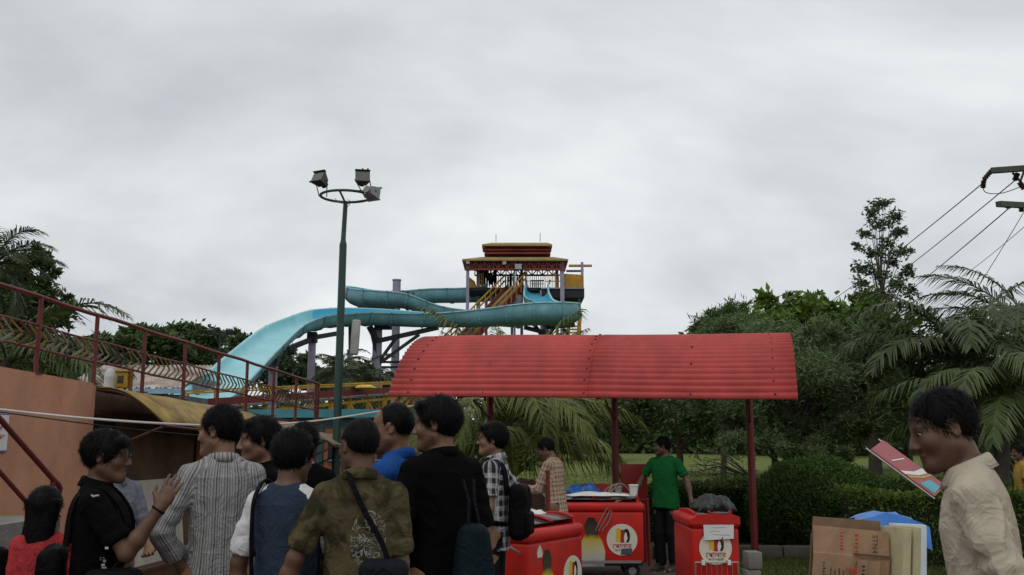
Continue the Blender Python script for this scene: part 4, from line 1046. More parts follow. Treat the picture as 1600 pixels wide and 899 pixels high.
def flood(px, py, D, yaw, pitch, hm, ring_az):
    p = at(px, py, D) - Vector((lx, LD, 0))
    rot = Euler((pitch, 0, yaw))
    def ch(o): o.rotation_euler = rot; o.location = p; return o
    mb = MB(); w, hh, d = .115, .10, .10
    # tapered housing: back small, front flared
    vs = [(-w, -d, -hh), (w, -d, -hh), (w, -d, hh), (-w, -d, hh), (-w * .62, d * .7, -hh * .6), (w * .62, d * .7, -hh * .6), (w * .62, d * .7, hh * .6), (-w * .62, d * .7, hh * .6)]
    mb.add(vs, [(0, 3, 2, 1), (4, 5, 6, 7), (0, 1, 5, 4), (1, 2, 6, 5), (2, 3, 7, 6), (3, 0, 4, 7)])
    mb.tube([(0, d * .6, 0), (0, d * 1.15, 0)], .06, 12)
    hob = ch(mb.build('floodlight', hm, lamp))
    mb = MB(); mb.box((0, -d - .004, 0), (w * 1.8, .008, hh * 1.75)); mb.build('lens', m_lens, hob)
    mb = MB(); mb.box((0, -d - .012, hh + .004), (w * 2.1, .05, .008)); mb.box((0, -d - .01, -hh), (w * 2.1, .03, .012)); mb.build('visor', hm, hob)
    for s in (-1, 1):
        mb = MB(); a = p + Vector((s * .07, 0, 0)); q = Vector((rr * math.cos(R(ring_az)) + s * .06, rr * math.sin(R(ring_az)) * .95, zr + .02))
        mb.tube([p + rot.to_matrix() @ Vector((s * w * 1.02, 0, 0)), q], .009, 5); mb.build('bracket', m_hous, lamp)
flood(502, 283, LD, R(-28), R(-28), m_hous, 165)
flood(566, 281, LD - .1, R(12), R(-18), m_hous, 30)
flood(579, 300, LD - .35, R(152), R(10), m_housl, 310)
for px in (566, 574):
    mb = MB(); p = at(px, 266, LD - .1) - Vector((lx, LD, 0)); mb.tube([p - Vector((0, 0, .03)), p, p + Vector((.012, 0, .028))], [.02, .02, .012], 6); mb.build('clamp', m_hous, lamp)
# weathered white box on the mast
p = at(551, 526, LD)
bevel_box('switch_box', (.135, .12, .56), M('weathered_white_plastic', (0.38, 0.38, 0.36), rough=.6, var=.15, scale=5, dirt=(0.17, 0.17, 0.15), dscale=5, dirt_amt=.8), lamp, bev=.03, loc=(p.x - lx + .02, .13, p.z), rot=(0, R(3), .2))

# small far floodlight mast
fm = empty('floodlight_mast', (at(336, 690, 62).x, 62, 0), 0, 'small distant floodlight mast among the trees left of the slide', 'lamp post')
zt = at(336, 522, 62).z
mb = MB(); mb.tube([(0, 0, 0), (0, 0, zt)], [.12, .07], 8); mb.build('pole', m_steel, fm)
mb = MB(); mb.bar((-.6, 0, zt), (.65, 0, zt), .1, .1); mb.build('crossarm', m_steel, fm)
for x in (-.6, .6):
    mb = MB(); mb.box((x, -.1, zt + .12), (.45, .3, .36), rot=Euler((R(25), 0, R(20 * (1 if x > 0 else -1)))).to_matrix()); mb.build('floodlight', m_hous, fm)

# ================================================================ utility pole and wires
UD = 28.0
m_upole = M('concrete_pole', (0.16, 0.155, 0.14), rough=.9, var=.2, scale=2)
m_arm = M('steel_crossarm', (0.055, 0.065, 0.05), rough=.7, var=.3, scale=4)
ux = at(1622, 400, UD).x
up_ = empty('utility_pole', (ux, UD, 0), 0, 'power pole with green grey crossarms and insulators at the right edge', 'utility pole')
mb = MB(); mb.tube([(0, 0, 0), (0, 0, at(1600, 235, UD).z)], [.2, .12], 12); mb.build('pole', m_upole, up_, smooth=True)
def uq(px, py, d=0): return at(px, py, UD + d) - Vector((ux, UD, 0))
a = uq(1548, 267); mb = MB(); mb.bar(a, (-a.x, -.6, a.z + .02), .16, .16); mb.build('crossarm', m_arm, up_)
b = uq(1560, 319, -1.2); mb = MB(); mb.bar(b, (-b.x * .6, .9, b.z + .45), .16, .16); mb.build('crossarm', m_arm, up_)
m_ins = M('insulator_brown', (0.045, 0.025, 0.02), rough=.3, var=.2)
def insul(a, b):
    a, b = Vector(a), Vector(b); mb = MB(); n = 9
    mb.tube([a.lerp(b, k / n) for k in range(n + 1)], [.05 if k % 2 else .085 for k in range(n + 1)], 8); mb.build('insulator', m_ins, up_, smooth=True)
insul(uq(1548, 268), uq(1537, 281)); insul(uq(1537, 283), uq(1536, 294)); insul(uq(1590, 272), uq(1585, 282)); insul(uq(1592, 285), uq(1600, 296)); insul(uq(1576, 318), uq(1575, 326)); insul(uq(1596, 322), uq(1596, 331))
mb = MB(); mb.bar(uq(1582, 270), uq(1600, 290), .05, .05); mb.bar(uq(1600, 268), uq(1592, 290), .05, .05); mb.build('brace', m_arm, up_)
mb = MB(); pts = [uq(1536, 294), uq(1539, 300), uq(1550, 303), uq(1570, 301), uq(1600, 290)]; mb.tube([Vector(v) for v in catmull(pts, 5)], .013, 5); mb.build('jumper_cable', m_black, up_)
m_wire = M('wire_grey', (0.05, 0.055, 0.058), rough=.6)
def wire(label, a, b, r, sag, mat=m_wire, name='power_line', cat='cable', n=20):
    a, b = Vector(a), Vector(b); mb = MB()
    mb.tube([a.lerp(b, k / n) - Vector((0, 0, sag * 4 * (k / n) * (1 - k / n))) for k in range(n + 1)], r, 6); o = mb.build(name, mat, smooth=True); tag(o, label, cat); return o
wire('upper power line running down from the end of the top crossarm', at(1535, 287, UD), at(1250, 500, 78), .017, .3)
wire('middle power line running down from under the top crossarm', at(1586, 282, UD), at(1290, 505, 78), .017, .3)
wire('lower power line running down from the lower crossarm', at(1576, 326, UD - 1.2), at(1330, 515, 78), .017, .3)
wire('thin stay wire dropping steeply behind the palm fronds', at(1602, 328, UD), at(1515, 470, 30), .010, .02)
wire('thin service cable crossing to the palm tops', at(1600, 355, UD), at(1420, 480, 60), .010, .3)
# white cable sagging from the orange wall past the mast to the canopy, and its dark companion
m_rope = M('white_cable', (0.55, 0.53, 0.5), rough=.6, var=.1)
pts = [(-90, 628, 7.2), (0, 640, 7.0), (150, 655, 7.2), (300, 664, 7.8), (400, 664, 8.6), (500, 657, 9.8), (610, 640, 12.0), (680, 628, 13.6)]
mb = MB(); mb.tube([Vector(v) for v in catmull([at(*p_) for p_ in pts], 6)], .0095, 6); o = mb.build('cable', m_rope, smooth=True); tag(o, 'white cable sagging across from the orange wall to the canopy', 'cable')
pts = [(-90, 632, 7.5), (0, 644, 7.4), (150, 664, 7.7), (270, 677, 8.3), (330, 680, 8.8), (420, 678, 9.6), (470, 672, 10.5), (520, 660, 12)]
mb = MB(); mb.tube([Vector(v) for v in catmull([at(*p_) for p_ in pts], 6)], .005, 5); o = mb.build('cable', m_black, smooth=True); tag(o, 'thin dark cable hanging just below the white one', 'cable')

# ================================================================ ice cream carts
m_cred = M('cart_red', (0.50, 0.016, 0.011), rough=.42, var=.10, scale=2, dirt=(0.20, 0.022, 0.016), dscale=4, dirt_amt=.75, spec=.25, dthr=.52)
m_cred_d = M('cart_dark_red', (0.22, 0.014, 0.012), rough=.5, var=.15, scale=3)
m_lidgl = M('freezer_glass', (0.10, 0.105, 0.10), rough=.12, var=.35, scale=3, spec=.6)
m_alu = M('dull_aluminium', (0.35, 0.35, 0.34), rough=.4, metal=.8, var=.15)
m_rub = M('rubber', (0.012, 0.012, 0.012), rough=.8)
m_logo = M('logo_cream', (0.60, 0.57, 0.46), rough=.5, var=.06)
m_ly = M('logo_yellow', (0.62, 0.40, 0.03), rough=.5, var=.08)
m_lr = M('logo_red', (0.33, 0.018, 0.025), rough=.5, var=.1)
m_lk = M('logo_black', (0.010, 0.010, 0.012), rough=.5)
m_lw = M('logo_white', (0.66, 0.65, 0.62), rough=.5, var=.05)
def ring_pts(n, rx, rz, cx=0, cz=0, rot=0.0):
    out = []
    for k in range(n):
        a = 2 * PI * k / n; x, z = rx * math.cos(a), rz * math.sin(a); out.append((cx + x * math.cos(rot) - z * math.sin(rot), cz + x * math.sin(rot) + z * math.cos(rot)))
    return out
FR = Matrix(((1, 0, 0), (0, 0, -1), (0, 1, 0)))      # (x, y, z) -> (x, -z, y): prism on a face whose front is -Y
def plate(name, outline, d0, d1, mat, parent, loc=(0, 0, 0)):
    mb = MB(); mb.prism(outline, d0, d1, frame=FR); return mb.build(name, mat, parent, loc=loc)
def logo(cart, loc, r, sticker=False):
    d = plate('logo', ring_pts(36, r, r), .0, .004, m_logo, cart, loc)
    u = r
    plate('red_patch', ring_pts(20, .38 * u, .42 * u, .02 * u, .22 * u), .004, .0052, m_lr, d)
    plate('lolly', [(-.40 * u, -.12 * u), (-.10 * u, -.12 * u), (-.08 * u, .62 * u), (-.16 * u, .74 * u), (-.30 * u, .74 * u), (-.38 * u, .62 * u)], .0052, .0064, m_ly, d)
    plate('lolly_stick', [(-.27 * u, -.28 * u), (-.21 * u, -.28 * u), (-.21 * u, -.12 * u), (-.27 * u, -.12 * u)], .0052, .0062, m_lw, d)
    plate('bird_back', [(.30 * u, .70 * u), (.42 * u, .64 * u), (.52 * u, .35 * u), (.50 * u, .0), (.40 * u, -.18 * u), (.26 * u, -.16 * u), (.36 * u, .1 * u), (.30 * u, .40 * u), (.12 * u, .56 * u), (.18 * u, .66 * u)], .0052, .0064, m_lk, d)
    plate('bird_front', [(.22 * u, .48 * u), (.30 * u, .40 * u), (.36 * u, .1 * u), (.26 * u, -.16 * u), (.14 * u, -.14 * u), (.12 * u, .15 * u)], .0056, .0068, m_lw, d)
    link_mesh('lettering', text_mesh('\u09c7\u09aa\u09be\u09b2\u09be\u09b0', .40 * u, m_lr, extrude=.0008), d, (0, -.0055, -.42 * u), (PI / 2, 0, 0), (1.05, 1.1, 1))
    link_mesh('lettering', text_mesh('\u0986 \u0987 \u09b8 \u0995\u09cd\u09b0\u09bf\u09ae', .17 * u, M('logo_grey', (0.12, 0.11, 0.09)), extrude=.0008), d, (0, -.0055, -.68 * u), (PI / 2, 0, 0))
    if sticker: plate('sticker', [(-.1 * u, -.95 * u), (.62 * u, -.95 * u), (.66 * u, -.56 * u), (-.06 * u, -.56 * u)], .0065, .0080, M('sticker_grey', (0.06, 0.075, 0.09)), d)
    return d
def print_mat():
    mt = M('printed_graphic', (0.5, 0.4, 0.05), rough=.4); N, L = mt.node_tree.nodes, mt.node_tree.links
    if 'grad' in N: return mt
    tc = N.new('ShaderNodeTexCoord'); tc.name = 'grad'; sp = N.new('ShaderNodeSeparateXYZ'); L.new(tc.outputs['Object'], sp.inputs[0])
    nz = N.new('ShaderNodeTexNoise'); nz.inputs['Scale'].default_value = 7; L.new(tc.outputs['Object'], nz.inputs['Vector'])
    ad = N.new('ShaderNodeMath'); ad.operation = 'MULTIPLY_ADD'; L.new(nz.outputs['Fac'], ad.inputs[0]); ad.inputs[1].default_value = .16; L.new(sp.outputs[2], ad.inputs[2])
    mr = N.new('ShaderNodeMapRange'); mr.inputs[1].default_value = -.2; mr.inputs[2].default_value = .4; L.new(ad.outputs[0], mr.inputs[0])
    rp = N.new('ShaderNodeValToRGB'); cr = rp.color_ramp; cr.elements[0].position = 0; cr.elements[0].color = (.10, .13, .16, 1); cr.elements[1].position = 1; cr.elements[1].color = (.012, .011, .011, 1)
    for p_, c_ in ((.22, (.42, .42, .38, 1)), (.42, (.50, .46, .22, 1)), (.60, (.48, .34, .03, 1)), (.70, (.05, .04, .02, 1))): cr.elements.new(p_).color = c_
    L.new(mr.outputs[0], rp.inputs[0]); L.new(rp.outputs[0], N['Principled BSDF'].inputs['Base Color'])
    return mt
def print_patch(cart, loc, s):
    # a plain soft-edged colour graphic in place of the printed figure
    plate('printed_patch', [(x * s, z * s) for x, z in ((-.20, -.34), (.20, -.34), (.22, -.1), (.17, .08), (.10, .18), (.11, .34), (.04, .46), (-.06, .46), (-.13, .34), (-.11, .18), (-.19, .06), (-.22, -.12))], .0, .003, print_mat(), cart, loc)
def cart(label, loc, rz, L, Wd, z0, z1, dome=.07, handle=True):
    c = empty('ice_cream_cart', (loc[0], loc[1], 0), rz, label, 'ice cream cart', None)
    bevel_box('body', (L, Wd, z1 - z0 - .10), m_cred, c, bev=.035, segs=4, loc=(0, 0, (z0 + z1 - .10) / 2))
    bevel_box('lid_frame', (L + .03, Wd + .03, .115), m_cred, c, bev=.045, segs=4, loc=(0, 0, z1 - .05))
    # sliding glass lids under a curved red frame
    n = 8
    for s, lift in ((-1, 0.0), (1, .012)):
        vs, fs = [], []
        x0, x1 = (-L / 2 + .06, .03) if s < 0 else (-.03, L / 2 - .06)
        for k in range(n + 1):
            y = -Wd / 2 + .06 + (Wd - .12) * k / n; z = z1 + .012 + lift + dome * math.sin(PI * (.15 + .85 * k / n))
            vs += [(x0, y, z), (x1, y, z)]
        fs = [(2 * k, 2 * k + 1, 2 * k + 3, 2 * k + 2) for k in range(n)]
        mb = MB(); mb.add(vs, fs); o = mb.build('glass_lid', m_lidgl, c, smooth=True); o.modifiers.new('t', 'SOLIDIFY').thickness = .006
        for x in (x0, x1):
            mb = MB(); mb.tube([(x, v[1], v[2] + .004) for v in vs[::2]], .014, 6); mb.build('lid_rail', m_cred, o, smooth=True)
    for s in (-1, 1):    # cheeks closing the dome
        prof = [(-Wd / 2 + .05, z1 - .01)] + [(-Wd / 2 + .06 + (Wd - .12) * k / n, z1 + .010 + dome * math.sin(PI * (.15 + .85 * k / n))) for k in range(n + 1)] + [(Wd / 2 - .05, z1 - .01)]
        mb = MB(); mb.add([(s * (L / 2 - .05), y, z) for y, z in prof] + [(s * (L / 2 - .075), y, z) for y, z in prof], [tuple(range(len(prof))), tuple(range(2 * len(prof) - 1, len(prof) - 1, -1))] + [(k, k + 1, len(prof) + k + 1, len(prof) + k) for k in range(len(prof) - 1)]); mb.build('lid_cheek', m_cred, c)
    if handle: mb = MB(); mb.tube([(-L / 2 - .02, -Wd / 2 + .08, z1 - .18), (-L / 2 - .22, -Wd / 2 + .08, z1 - .1), (-L / 2 - .22, Wd / 2 - .08, z1 - .1), (-L / 2 - .02, Wd / 2 - .08, z1 - .18)], .014, 6); mb.build('push_handle', m_alu, c)
    mb = MB(); mb.box((0, 0, z0 - .012), (L * .96, Wd * .94, .03)); mb.build('chassis', m_black, c)
    for x in (-L / 2 + .14, L / 2 - .14):
        for y in (-Wd / 2 + .09, Wd / 2 - .09):
            mb = MB(); r = (z0 - .02) / 2 + .01; mb.tube([(x, y - .022, r), (x, y + .022, r)], r - .001, 16); w = mb.build('wheel', m_rub, c)
            mb = MB(); mb.tube([(x, y - .026, r), (x, y + .026, r)], r * .5, 12); mb.build('hub', m_alu, w)
    mb = MB(); mb.box((0, -Wd / 2 - .004, z0 + .02), (L - .08, .010, .03)); mb.build('bumper_strip', m_alu, c)
    return c
th1 = R(57.3); cx_, sx_ = math.cos(th1), math.sin(th1); k0 = at(826, 822, 8.3)
c1 = cart('red freezer cart with white cloth on its glass lid, turned towards the hedge', (k0.x + .475 * cx_ - .30 * sx_, 8.3 + .475 * sx_ + .30 * cx_), th1, .95, .60, .18, .88)
logo(c1, (.27, -.3015, .45), .165); print_patch(c1, (-.17, -.3015, .42), .62)
plate('small_emblem', [(-.04, -.05), (.04, -.05), (.045, -.01), (.03, .02), (.0, .055), (-.035, .02), (-.045, -.01)], 0, .003, m_logo, c1, (-.30, -.3015, .70))
lg = logo(c1, (-.4765, .0, .36), .15); lg.rotation_euler = (0, 0, -PI / 2)
# crumpled white cloth along the lid
def crumple(name, label, cat, loc, rz, sx, sy, sz, mat, seed=0, nx=26, ny=14, rough=.35, parent=None):
    r = np.random.default_rng(seed); vs, fs = [], []
    ph = r.uniform(0, 6, (8, 3)); kk = r.normal(size=(8, 2)) * np.array([11.0, 11.0])
    for i in range(nx):
        for j in range(ny):
            u, v = i / (nx - 1) * 2 - 1, j / (ny - 1) * 2 - 1
            env = max(0, 1 - abs(u) ** 4) ** .7 * max(0, 1 - abs(v) ** 4) ** .7
            f = sum(math.sin(kk[q, 0] * u * sx + kk[q, 1] * v * sy + ph[q, 0]) for q in range(8)) / 3
            f = .55 + .45 * f
            vs.append((u * sx / 2 * (1 + .10 * math.sin(v * 5 + ph[0, 0]) + .06 * math.sin(v * 13 + u * 6)), v * sy / 2 * (1 + .15 * math.sin(u * 7 + ph[1, 0])), sz * env * (1 - rough + rough * f * 1.6) * (1 + .12 * math.sin(u * 3 + ph[2, 0]))))
    for i in range(nx - 1):
        for j in range(ny - 1): a = i * ny + j; fs.append((a, a + ny, a + ny + 1, a + 1))
    mb = MB(); mb.add(vs, fs); o = mb.build(name, mat, parent, loc=loc, rot=(0, 0, rz)); o.modifiers.new('t', 'SOLIDIFY').thickness = .006
    o.data.polygons.foreach_set('use_smooth', [True] * len(o.data.polygons))
    if label: tag(o, label, cat)
    return o
pp = c1.matrix_basis @ Vector((.12, .10, .93))
crumple('cloth', 'crumpled white cloth lying along the glass lid of the freezer cart', 'cloth', (pp.x - .03, pp.y, .955), th1 - R(12), .55, .12, .055, M('white_cloth', (0.62, 0.61, 0.57), var=.1), 3, 34, 10, .6)
p2 = at(932, 790, 11.9)
c2 = cart('red freezer cart with cups and white paper on top, under the canopy', (p2.x, 12.22), 0.0, 1.14, .62, .19, .90)
logo(c2, (at(972, 840, 11.9).x - p2.x, -.3115, .47), .185, sticker=True); print_patch(c2, (at(925, 840, 11.9).x - p2.x, -.3115, .40), .72)
p3_ = at(1116, 800, 9.6)
c3 = cart('upright red ice cream cart with a paper note taped on its end', (p3_.x, 10.1), 0.0, .47, 1.0, .17, .90, dome=.03, handle=False)
lg = logo(c3, (0, -.5015, .61), .158)
plate('lid_lip', [(-.245, -.05), (.245, -.05), (.245, .02), (.18, .045), (-.15, .045), (-.245, -.01)], 0, .02, m_cred, c3, (0, -.50, .885))
nt = plate('paper_note', [(-.145, -.10), (.14, -.085), (.15, .11), (-.15, .10)], .006, .0075, M('note_paper', (0.60, 0.60, 0.58), var=.08, scale=10), c3, (.035, -.512, .785))
nt.rotation_euler = (R(-4), 0, R(0))
m_ink = M('faint_ink', (0.25, 0.24, 0.22))
for r_, z_ in enumerate((.055, .02, -.015, -.05)):      # lines of faint handwriting
    mb = MB(); rs_ = random.Random(r_ + 2); xs_ = -.09 + .03 * (r_ % 2)
    mb.tube([(xs_ + .0065 * q, -.0085, z_ + rs_.uniform(-.007, .007)) for q in range(26 - 5 * (r_ % 3))], .0016, 4); mb.build('handwriting', m_ink, nt)
for x, z in ((-.12, .085), (.11, .09), (.03, -.095)):
    mb = MB(); mb.box((x, -.009, z), (.012, .003, .045)); mb.build('tape', m_cred_d, nt)
wr = MB()
for x in np.linspace(-.2, .2, 9): wr.tube([(x, -.535, .48), (x, -.535, .30)], .0035, 4)
wr.tube([(-.21, -.535, .48), (.21, -.535, .48)], .005, 5); wr.tube([(-.21, -.535, .30), (.21, -.535, .30)], .005, 5)
for x in (-.21, .21): wr.tube([(x, -.535, .48), (x, -.535, .30), (x, -.5, .30)], .005, 5)
rk = wr.build('wire_rack', m_alu, c3)
for x in (-.13, .12):
    mb = MB(); mb.box((x, -.53, .478), (.03, .05, .045)); mb.build('rack_hook', m_lw, rk)
crumple('bin_bag', 'lumpy black plastic bag on top of the upright ice cream cart', 'bag', (p3_.x + .06, 9.95, .945), 0.1, .42, .40, .13, M('black_plastic', (0.010, 0.011, 0.011), rough=.35), 8, 22, 18, .45)
# cups, paper and clutter on the second cart
crumple('paper_sheet', 'white paper sheet spread on the lid of the canopy freezer cart', 'paper', (p2.x + .05, 12.12, .985), 0, .75, .34, .03, m_lw, 12, 20, 10, .5)
for i, (px, s, lab) in enumerate(((990, 1.0, 'white plastic tub beside the man in green'), (967, .85, 'smaller grey white tub among cords on the cart lid'))):
    p = at(px, 778, 12.1); mb = MB(); mb.tube([(0, 0, 0), (0, 0, .13 * s), (0, 0, .132 * s), (0, 0, .15 * s)], [.042 * s, .055 * s, .062 * s, .062 * s], 14)
    o = mb.build('tub', m_lw if i == 0 else m_alu, smooth=True, loc=(p.x, 12.08 + .05 * i, .965)); tag(o, lab, 'tub')
mb = MB()
for q in range(3):
    pts = [at(938 + 6 * q, 778, 12.0), at(950 + 8 * q, 762 - 3 * q, 12.05), at(972 + 4 * q, 756 + 3 * q, 12.1), at(985, 775, 12.1), at(960, 786, 11.95), at(945 + 4 * q, 800 + 6 * q, 11.88), at(930 + 5 * q, 830, 11.88)]
    mb.tube([Vector(v) for v in catmull(pts, 5)], .006, 5)
o = mb.build('cord', M('grey_cord', (0.22, 0.18, 0.15)), smooth=True); tag(o, 'tangled grey cord looped over the canopy freezer cart', 'cord')
# red crates, chair back, blue plastic, brown heap behind
def tray(label, px, py, D, w, h, d, mat, z):
    p = at(px, py, D); r = empty('crate', (p.x, D, z), .1, label, 'crate')
    for nm, c, s in (('side', (0, -d / 2, h / 2), (w, .02, h)), ('side', (0, d / 2, h / 2), (w, .02, h)), ('end', (-w / 2 + .01, 0, h / 2), (.02, d - .022, h)), ('end', (w / 2 - .01, 0, h / 2), (.02, d - .022, h)), ('base', (0, 0, .012), (w - .05, d - .05, .02)), ('rim', (0, -d / 2 - .006, h - .02), (w + .02, .012, .035))):
        mb = MB(); mb.box(c, s); mb.build(nm, mat, r)
    return r
stl = empty('stand', (at(932, 700, 13.1).x, 13.1, 0), 0, 'low brown wooden stand behind the canopy freezer cart', 'stand')
bevel_box('top', (1.0, .5, .04), M('dark_wood', (0.07, 0.03, 0.016)), stl, bev=.006, segs=1, loc=(0, 0, .86))
for x in (-.45, .45):
    for y in (-.2, .2): mb = MB(); mb.box((x, y, .42), (.05, .05, .84)); mb.build('leg', M('dark_wood', (0.07, 0.03, 0.016)), stl)
tray('dark red plastic crate beside the blue plastic sheet', 929, 770, 13.1, .34, .20, .3, m_cred_d, .882)
pch = at(988, 760, 13.5); chr_ = empty('plastic_chair', (pch.x, 13.5, 0), PI, 'dark red plastic chair with a tall back behind the freezer cart', 'chair')
bevel_box('backrest', (.36, .03, .48), m_cred_d, chr_, bev=.012, loc=(0, .2, 1.10), rot=(R(-6), 0, 0)); bevel_box('seat', (.40, .42, .035), m_cred_d, chr_, bev=.012, loc=(0, 0, .86))
for x in (-.17, .17):
    for y in (-.18, .19): mb = MB(); mb.bar((x * 1.1, y * 1.1, 0), (x, y, .845), .035, .035); mb.build('leg', m_cred_d, chr_)
crumple('plastic_sheet', 'bright blue plastic sheet bunched behind the vendor in the checked shirt', 'plastic sheet', (at(916, 750, 13.0).x - .02, 13.0, .884), .2, .42, .4, .19, M('blue_plastic', (0.02, 0.11, 0.36), rough=.3, var=.3, scale=6), 21, 18, 14, .5)
crumple('plastic_sheet', 'blue plastic spread on the ground left of the vendor', 'plastic sheet', (at(848, 790, 12.6).x, 12.6, 0.0), 0, .5, .45, .80, M('blue_plastic', (0.02, 0.11, 0.36)), 22, 18, 14, .08)
crumple('tarpaulin', 'dark brown tarpaulin heap beneath the yellow palm fronds', 'tarpaulin', (at(815, 760, 14.2).x, 14.2, 0), 0, .95, .7, 1.0, M('brown_tarp', (0.055, 0.024, 0.014), var=.35, scale=5), 23, 26, 18, .03)
mb = MB(); p = at(856, 760, 11.0); mb.tube([(0, 0, 0), (0, 0, at(856, 735, 10.4).z)], .022, 8); mb.box((0, 0, .02), (.25, .25, .04)); o = mb.build('parasol_pole', m_post, loc=(at(856, 760, 10.4).x, 10.4, 0)); tag(o, 'thin red upright pole before the vendor in the checked shirt', 'pole')
# litter of pink wrappers and petals on the ground
n = 900; x = rng.normal(size=n) * .75 + at(950, 885, 12.2).x; y = 11.3 + rng.normal(size=n) * .5; Cc = np.stack([x, y, rng.uniform(.008, .02, n)], 1)
o = link_mesh('litter', leaf_mesh('litter', Cc, rng.uniform(0, 1, n), .05, .035, leaf_mat('litter_pink', (0.16, 0.03, 0.06), (0.42, 0.24, 0.27)), flat=3)); tag(o, 'pink and white wrappers scattered on the ground by the carts', 'litter', kind='stuff')

# ================================================================ flattened cartons, placard
m_card = M('cardboard', (0.33, 0.205, 0.115), rough=.85, var=.10, scale=4, bump=.15, bscale=60, dirt=(0.17, 0.10, 0.055), dscale=4, dirt_amt=.8)
m_cardd = M('cardboard_edge', (0.13, 0.075, 0.045), rough=.9, var=.2)
m_foam = M('yellowed_foam_board', (0.42, 0.36, 0.22), rough=.8, var=.15, scale=5, dirt=(0.2, 0.15, 0.08), dscale=4)
m_pink = M('print_red', (0.40, 0.045, 0.03), rough=.7)
m_blk = M('print_black', (0.03, 0.025, 0.022), rough=.8)
BD = 5.0
bc = at(1336, 900, BD)
cb = empty('flattened_carton', (bc.x - .115, BD, 0), R(4), 'flattened brown carton with red and black print leaning in front of the stack', 'carton')
cb.rotation_euler = (0, R(5.5), R(4))
def bend_panel(w, zs, ys, thick, mat, parent, name, nx=6, wob=.006, seed=0):
    r = random.Random(seed); vs, fs = [], []
    for z, y in zip(zs, ys):
        for i in range(nx + 1): x = -w / 2 + w * i / nx; vs.append((x + .12 * (z - zs[0]) * .35, y + wob * math.sin(i * 2.3 + z * 9 + seed), z))
    for k in range(len(zs) - 1):
        for i in range(nx): a = k * (nx + 1) + i; fs.append((a, a + 1, a + nx + 2, a + nx + 1))
    mb = MB(); mb.add(vs, fs); o = mb.build(name, mat, parent); o.modifiers.new('t', 'SOLIDIFY').thickness = thick; o.data.polygons.foreach_set('use_smooth', [False] * len(o.data.polygons)); return o
zt = at(1336, 820, BD).z
bend_panel(.40, [0.0, .55, zt - .155, zt - .15, zt - .02], [0, .06, .085, .09, .12], .012, m_card, cb, 'front_panel', seed=1)
bend_panel(.40, [0.0, .55, zt - .05], [.03, .085, .125], .014, m_cardd, cb, 'rear_panel', seed=2)
bend_panel(.14, [.5, .75, zt - .17], [.05, .068, .078], .007, m_card, cb, 'flap', seed=3).location = (.115, -.012, 0)
def cprint(body, size, mat, x, z, rz=PI / 2, sx=1.0):
    k = (z - .55) / (zt - .7); y = .06 + k * .028 - .022
    o = link_mesh('print', text_mesh(body, size, mat, 'print', extrude=.0006), cb, (x, y, z), (PI / 2 - R(3.5), 0, 0)); o.rotation_euler = Euler((PI / 2 - R(3.5), R(-90), 0), 'XYZ').to_matrix().to_euler(); 
    o.matrix_local = Matrix.Translation((x, y, z)) @ Euler((R(90 - 3.5), 0, 0)).to_matrix().to_4x4() @ Matrix.Rotation(-rz, 4, 'Z') @ Matrix.Diagonal((sx, 1, 1, 1))
    return o
cprint('Polar', .085, m_pink, .03, zt - .30)
cprint('STN4', .04, m_blk, .155, zt - .085); 
def smudge(x, z0, n, w, mat, seed):
    r_ = random.Random(seed)
    for q in range(n):
        z = z0 - q * w * 1.25; y = .06 + (z - .55) / (zt - .7) * .028 - .022
        mb = MB(); mb.box((x + r_.uniform(-.002, .002), y, z), (w * r_.uniform(.7, 1.3), .002, w * r_.uniform(.5, .85))); mb.build('print', mat, cb)
smudge(.06, zt - .05, 5, .016, m_pink, 1); smudge(-.02, zt - .045, 6, .013, m_pink, 2); smudge(.10, zt - .20, 4, .016, m_blk, 3); smudge(-.11, zt - .20, 7, .011, m_blk, 4)
for k in range(4):
    mb = MB(); mb.box((-.075 + .022 * k, .058, zt - .30), (.004, .003, .16 - .02 * (k % 2))); mb.build('print', m_blk, cb)
mb = MB(); mb.box((.145, .075, zt - .145), (.19, .004, .012)); mb.build('crease', m_cardd, cb)
cb2 = empty('flattened_carton', (bc.x - .075, BD + .17, 0), R(2), 'darker flattened carton standing just behind the printed one', 'carton')
cb2.rotation_euler = (0, R(4), R(2))
zt2 = at(1336, 810, BD + .2).z
bend_panel(.36, [0, .6, zt2 - .05, zt2], [0, .05, .07, .07], .012, M('cardboard_dark', (0.21, 0.125, 0.07), var=.12, scale=4), cb2, 'front_panel', seed=4)
bend_panel(.35, [0, .6, zt2 - .09], [.03, .08, .10], .012, m_cardd, cb2, 'rear_panel', seed=5)
for i, (px, dd, lab) in enumerate(((1401, .02, 'yellowed foam board leaning right of the printed carton'), (1415, .06, 'chipped yellowed foam board between carton and white sheet'))):
    p = at(px, 830, BD + dd); o = bevel_box('foam_board', (.045, .34, zt - .02), m_foam, bev=.006, segs=2, loc=(p.x - .03, BD + dd + .12, (zt - .02) / 2), rot=(R(-3), R(7), R(4 + 3 * i))); tag(o, lab, 'foam board')
p = at(1428, 830, BD); o = bevel_box('white_sheet', (.05, .36, zt - .01), M('white_sheet_board', (0.50, 0.55, 0.57), var=.1), bev=.008, segs=2, loc=(p.x - .01, BD + .2, (zt - .01) / 2), rot=(R(-3), R(6), R(8))); tag(o, 'white polystyrene sheet standing at the right of the carton stack', 'board')
bs = empty('tarp_bundle', (at(1395, 830, 5.45).x, 5.45, 0), 0, 'bright blue plastic sheet thrown over boards behind the cartons', 'plastic sheet')
m_bluep = M('blue_sheet', (0.03, 0.15, 0.45), rough=.4, var=.3, scale=5)
prof = [(-.20, -.02), (-.15, .004), (-.06, .016), (.02, .014), (.08, -.015), (.12, -.035), (.16, -.05)]
zb = at(1395, 806, 5.45).z
vs, fs = [], []
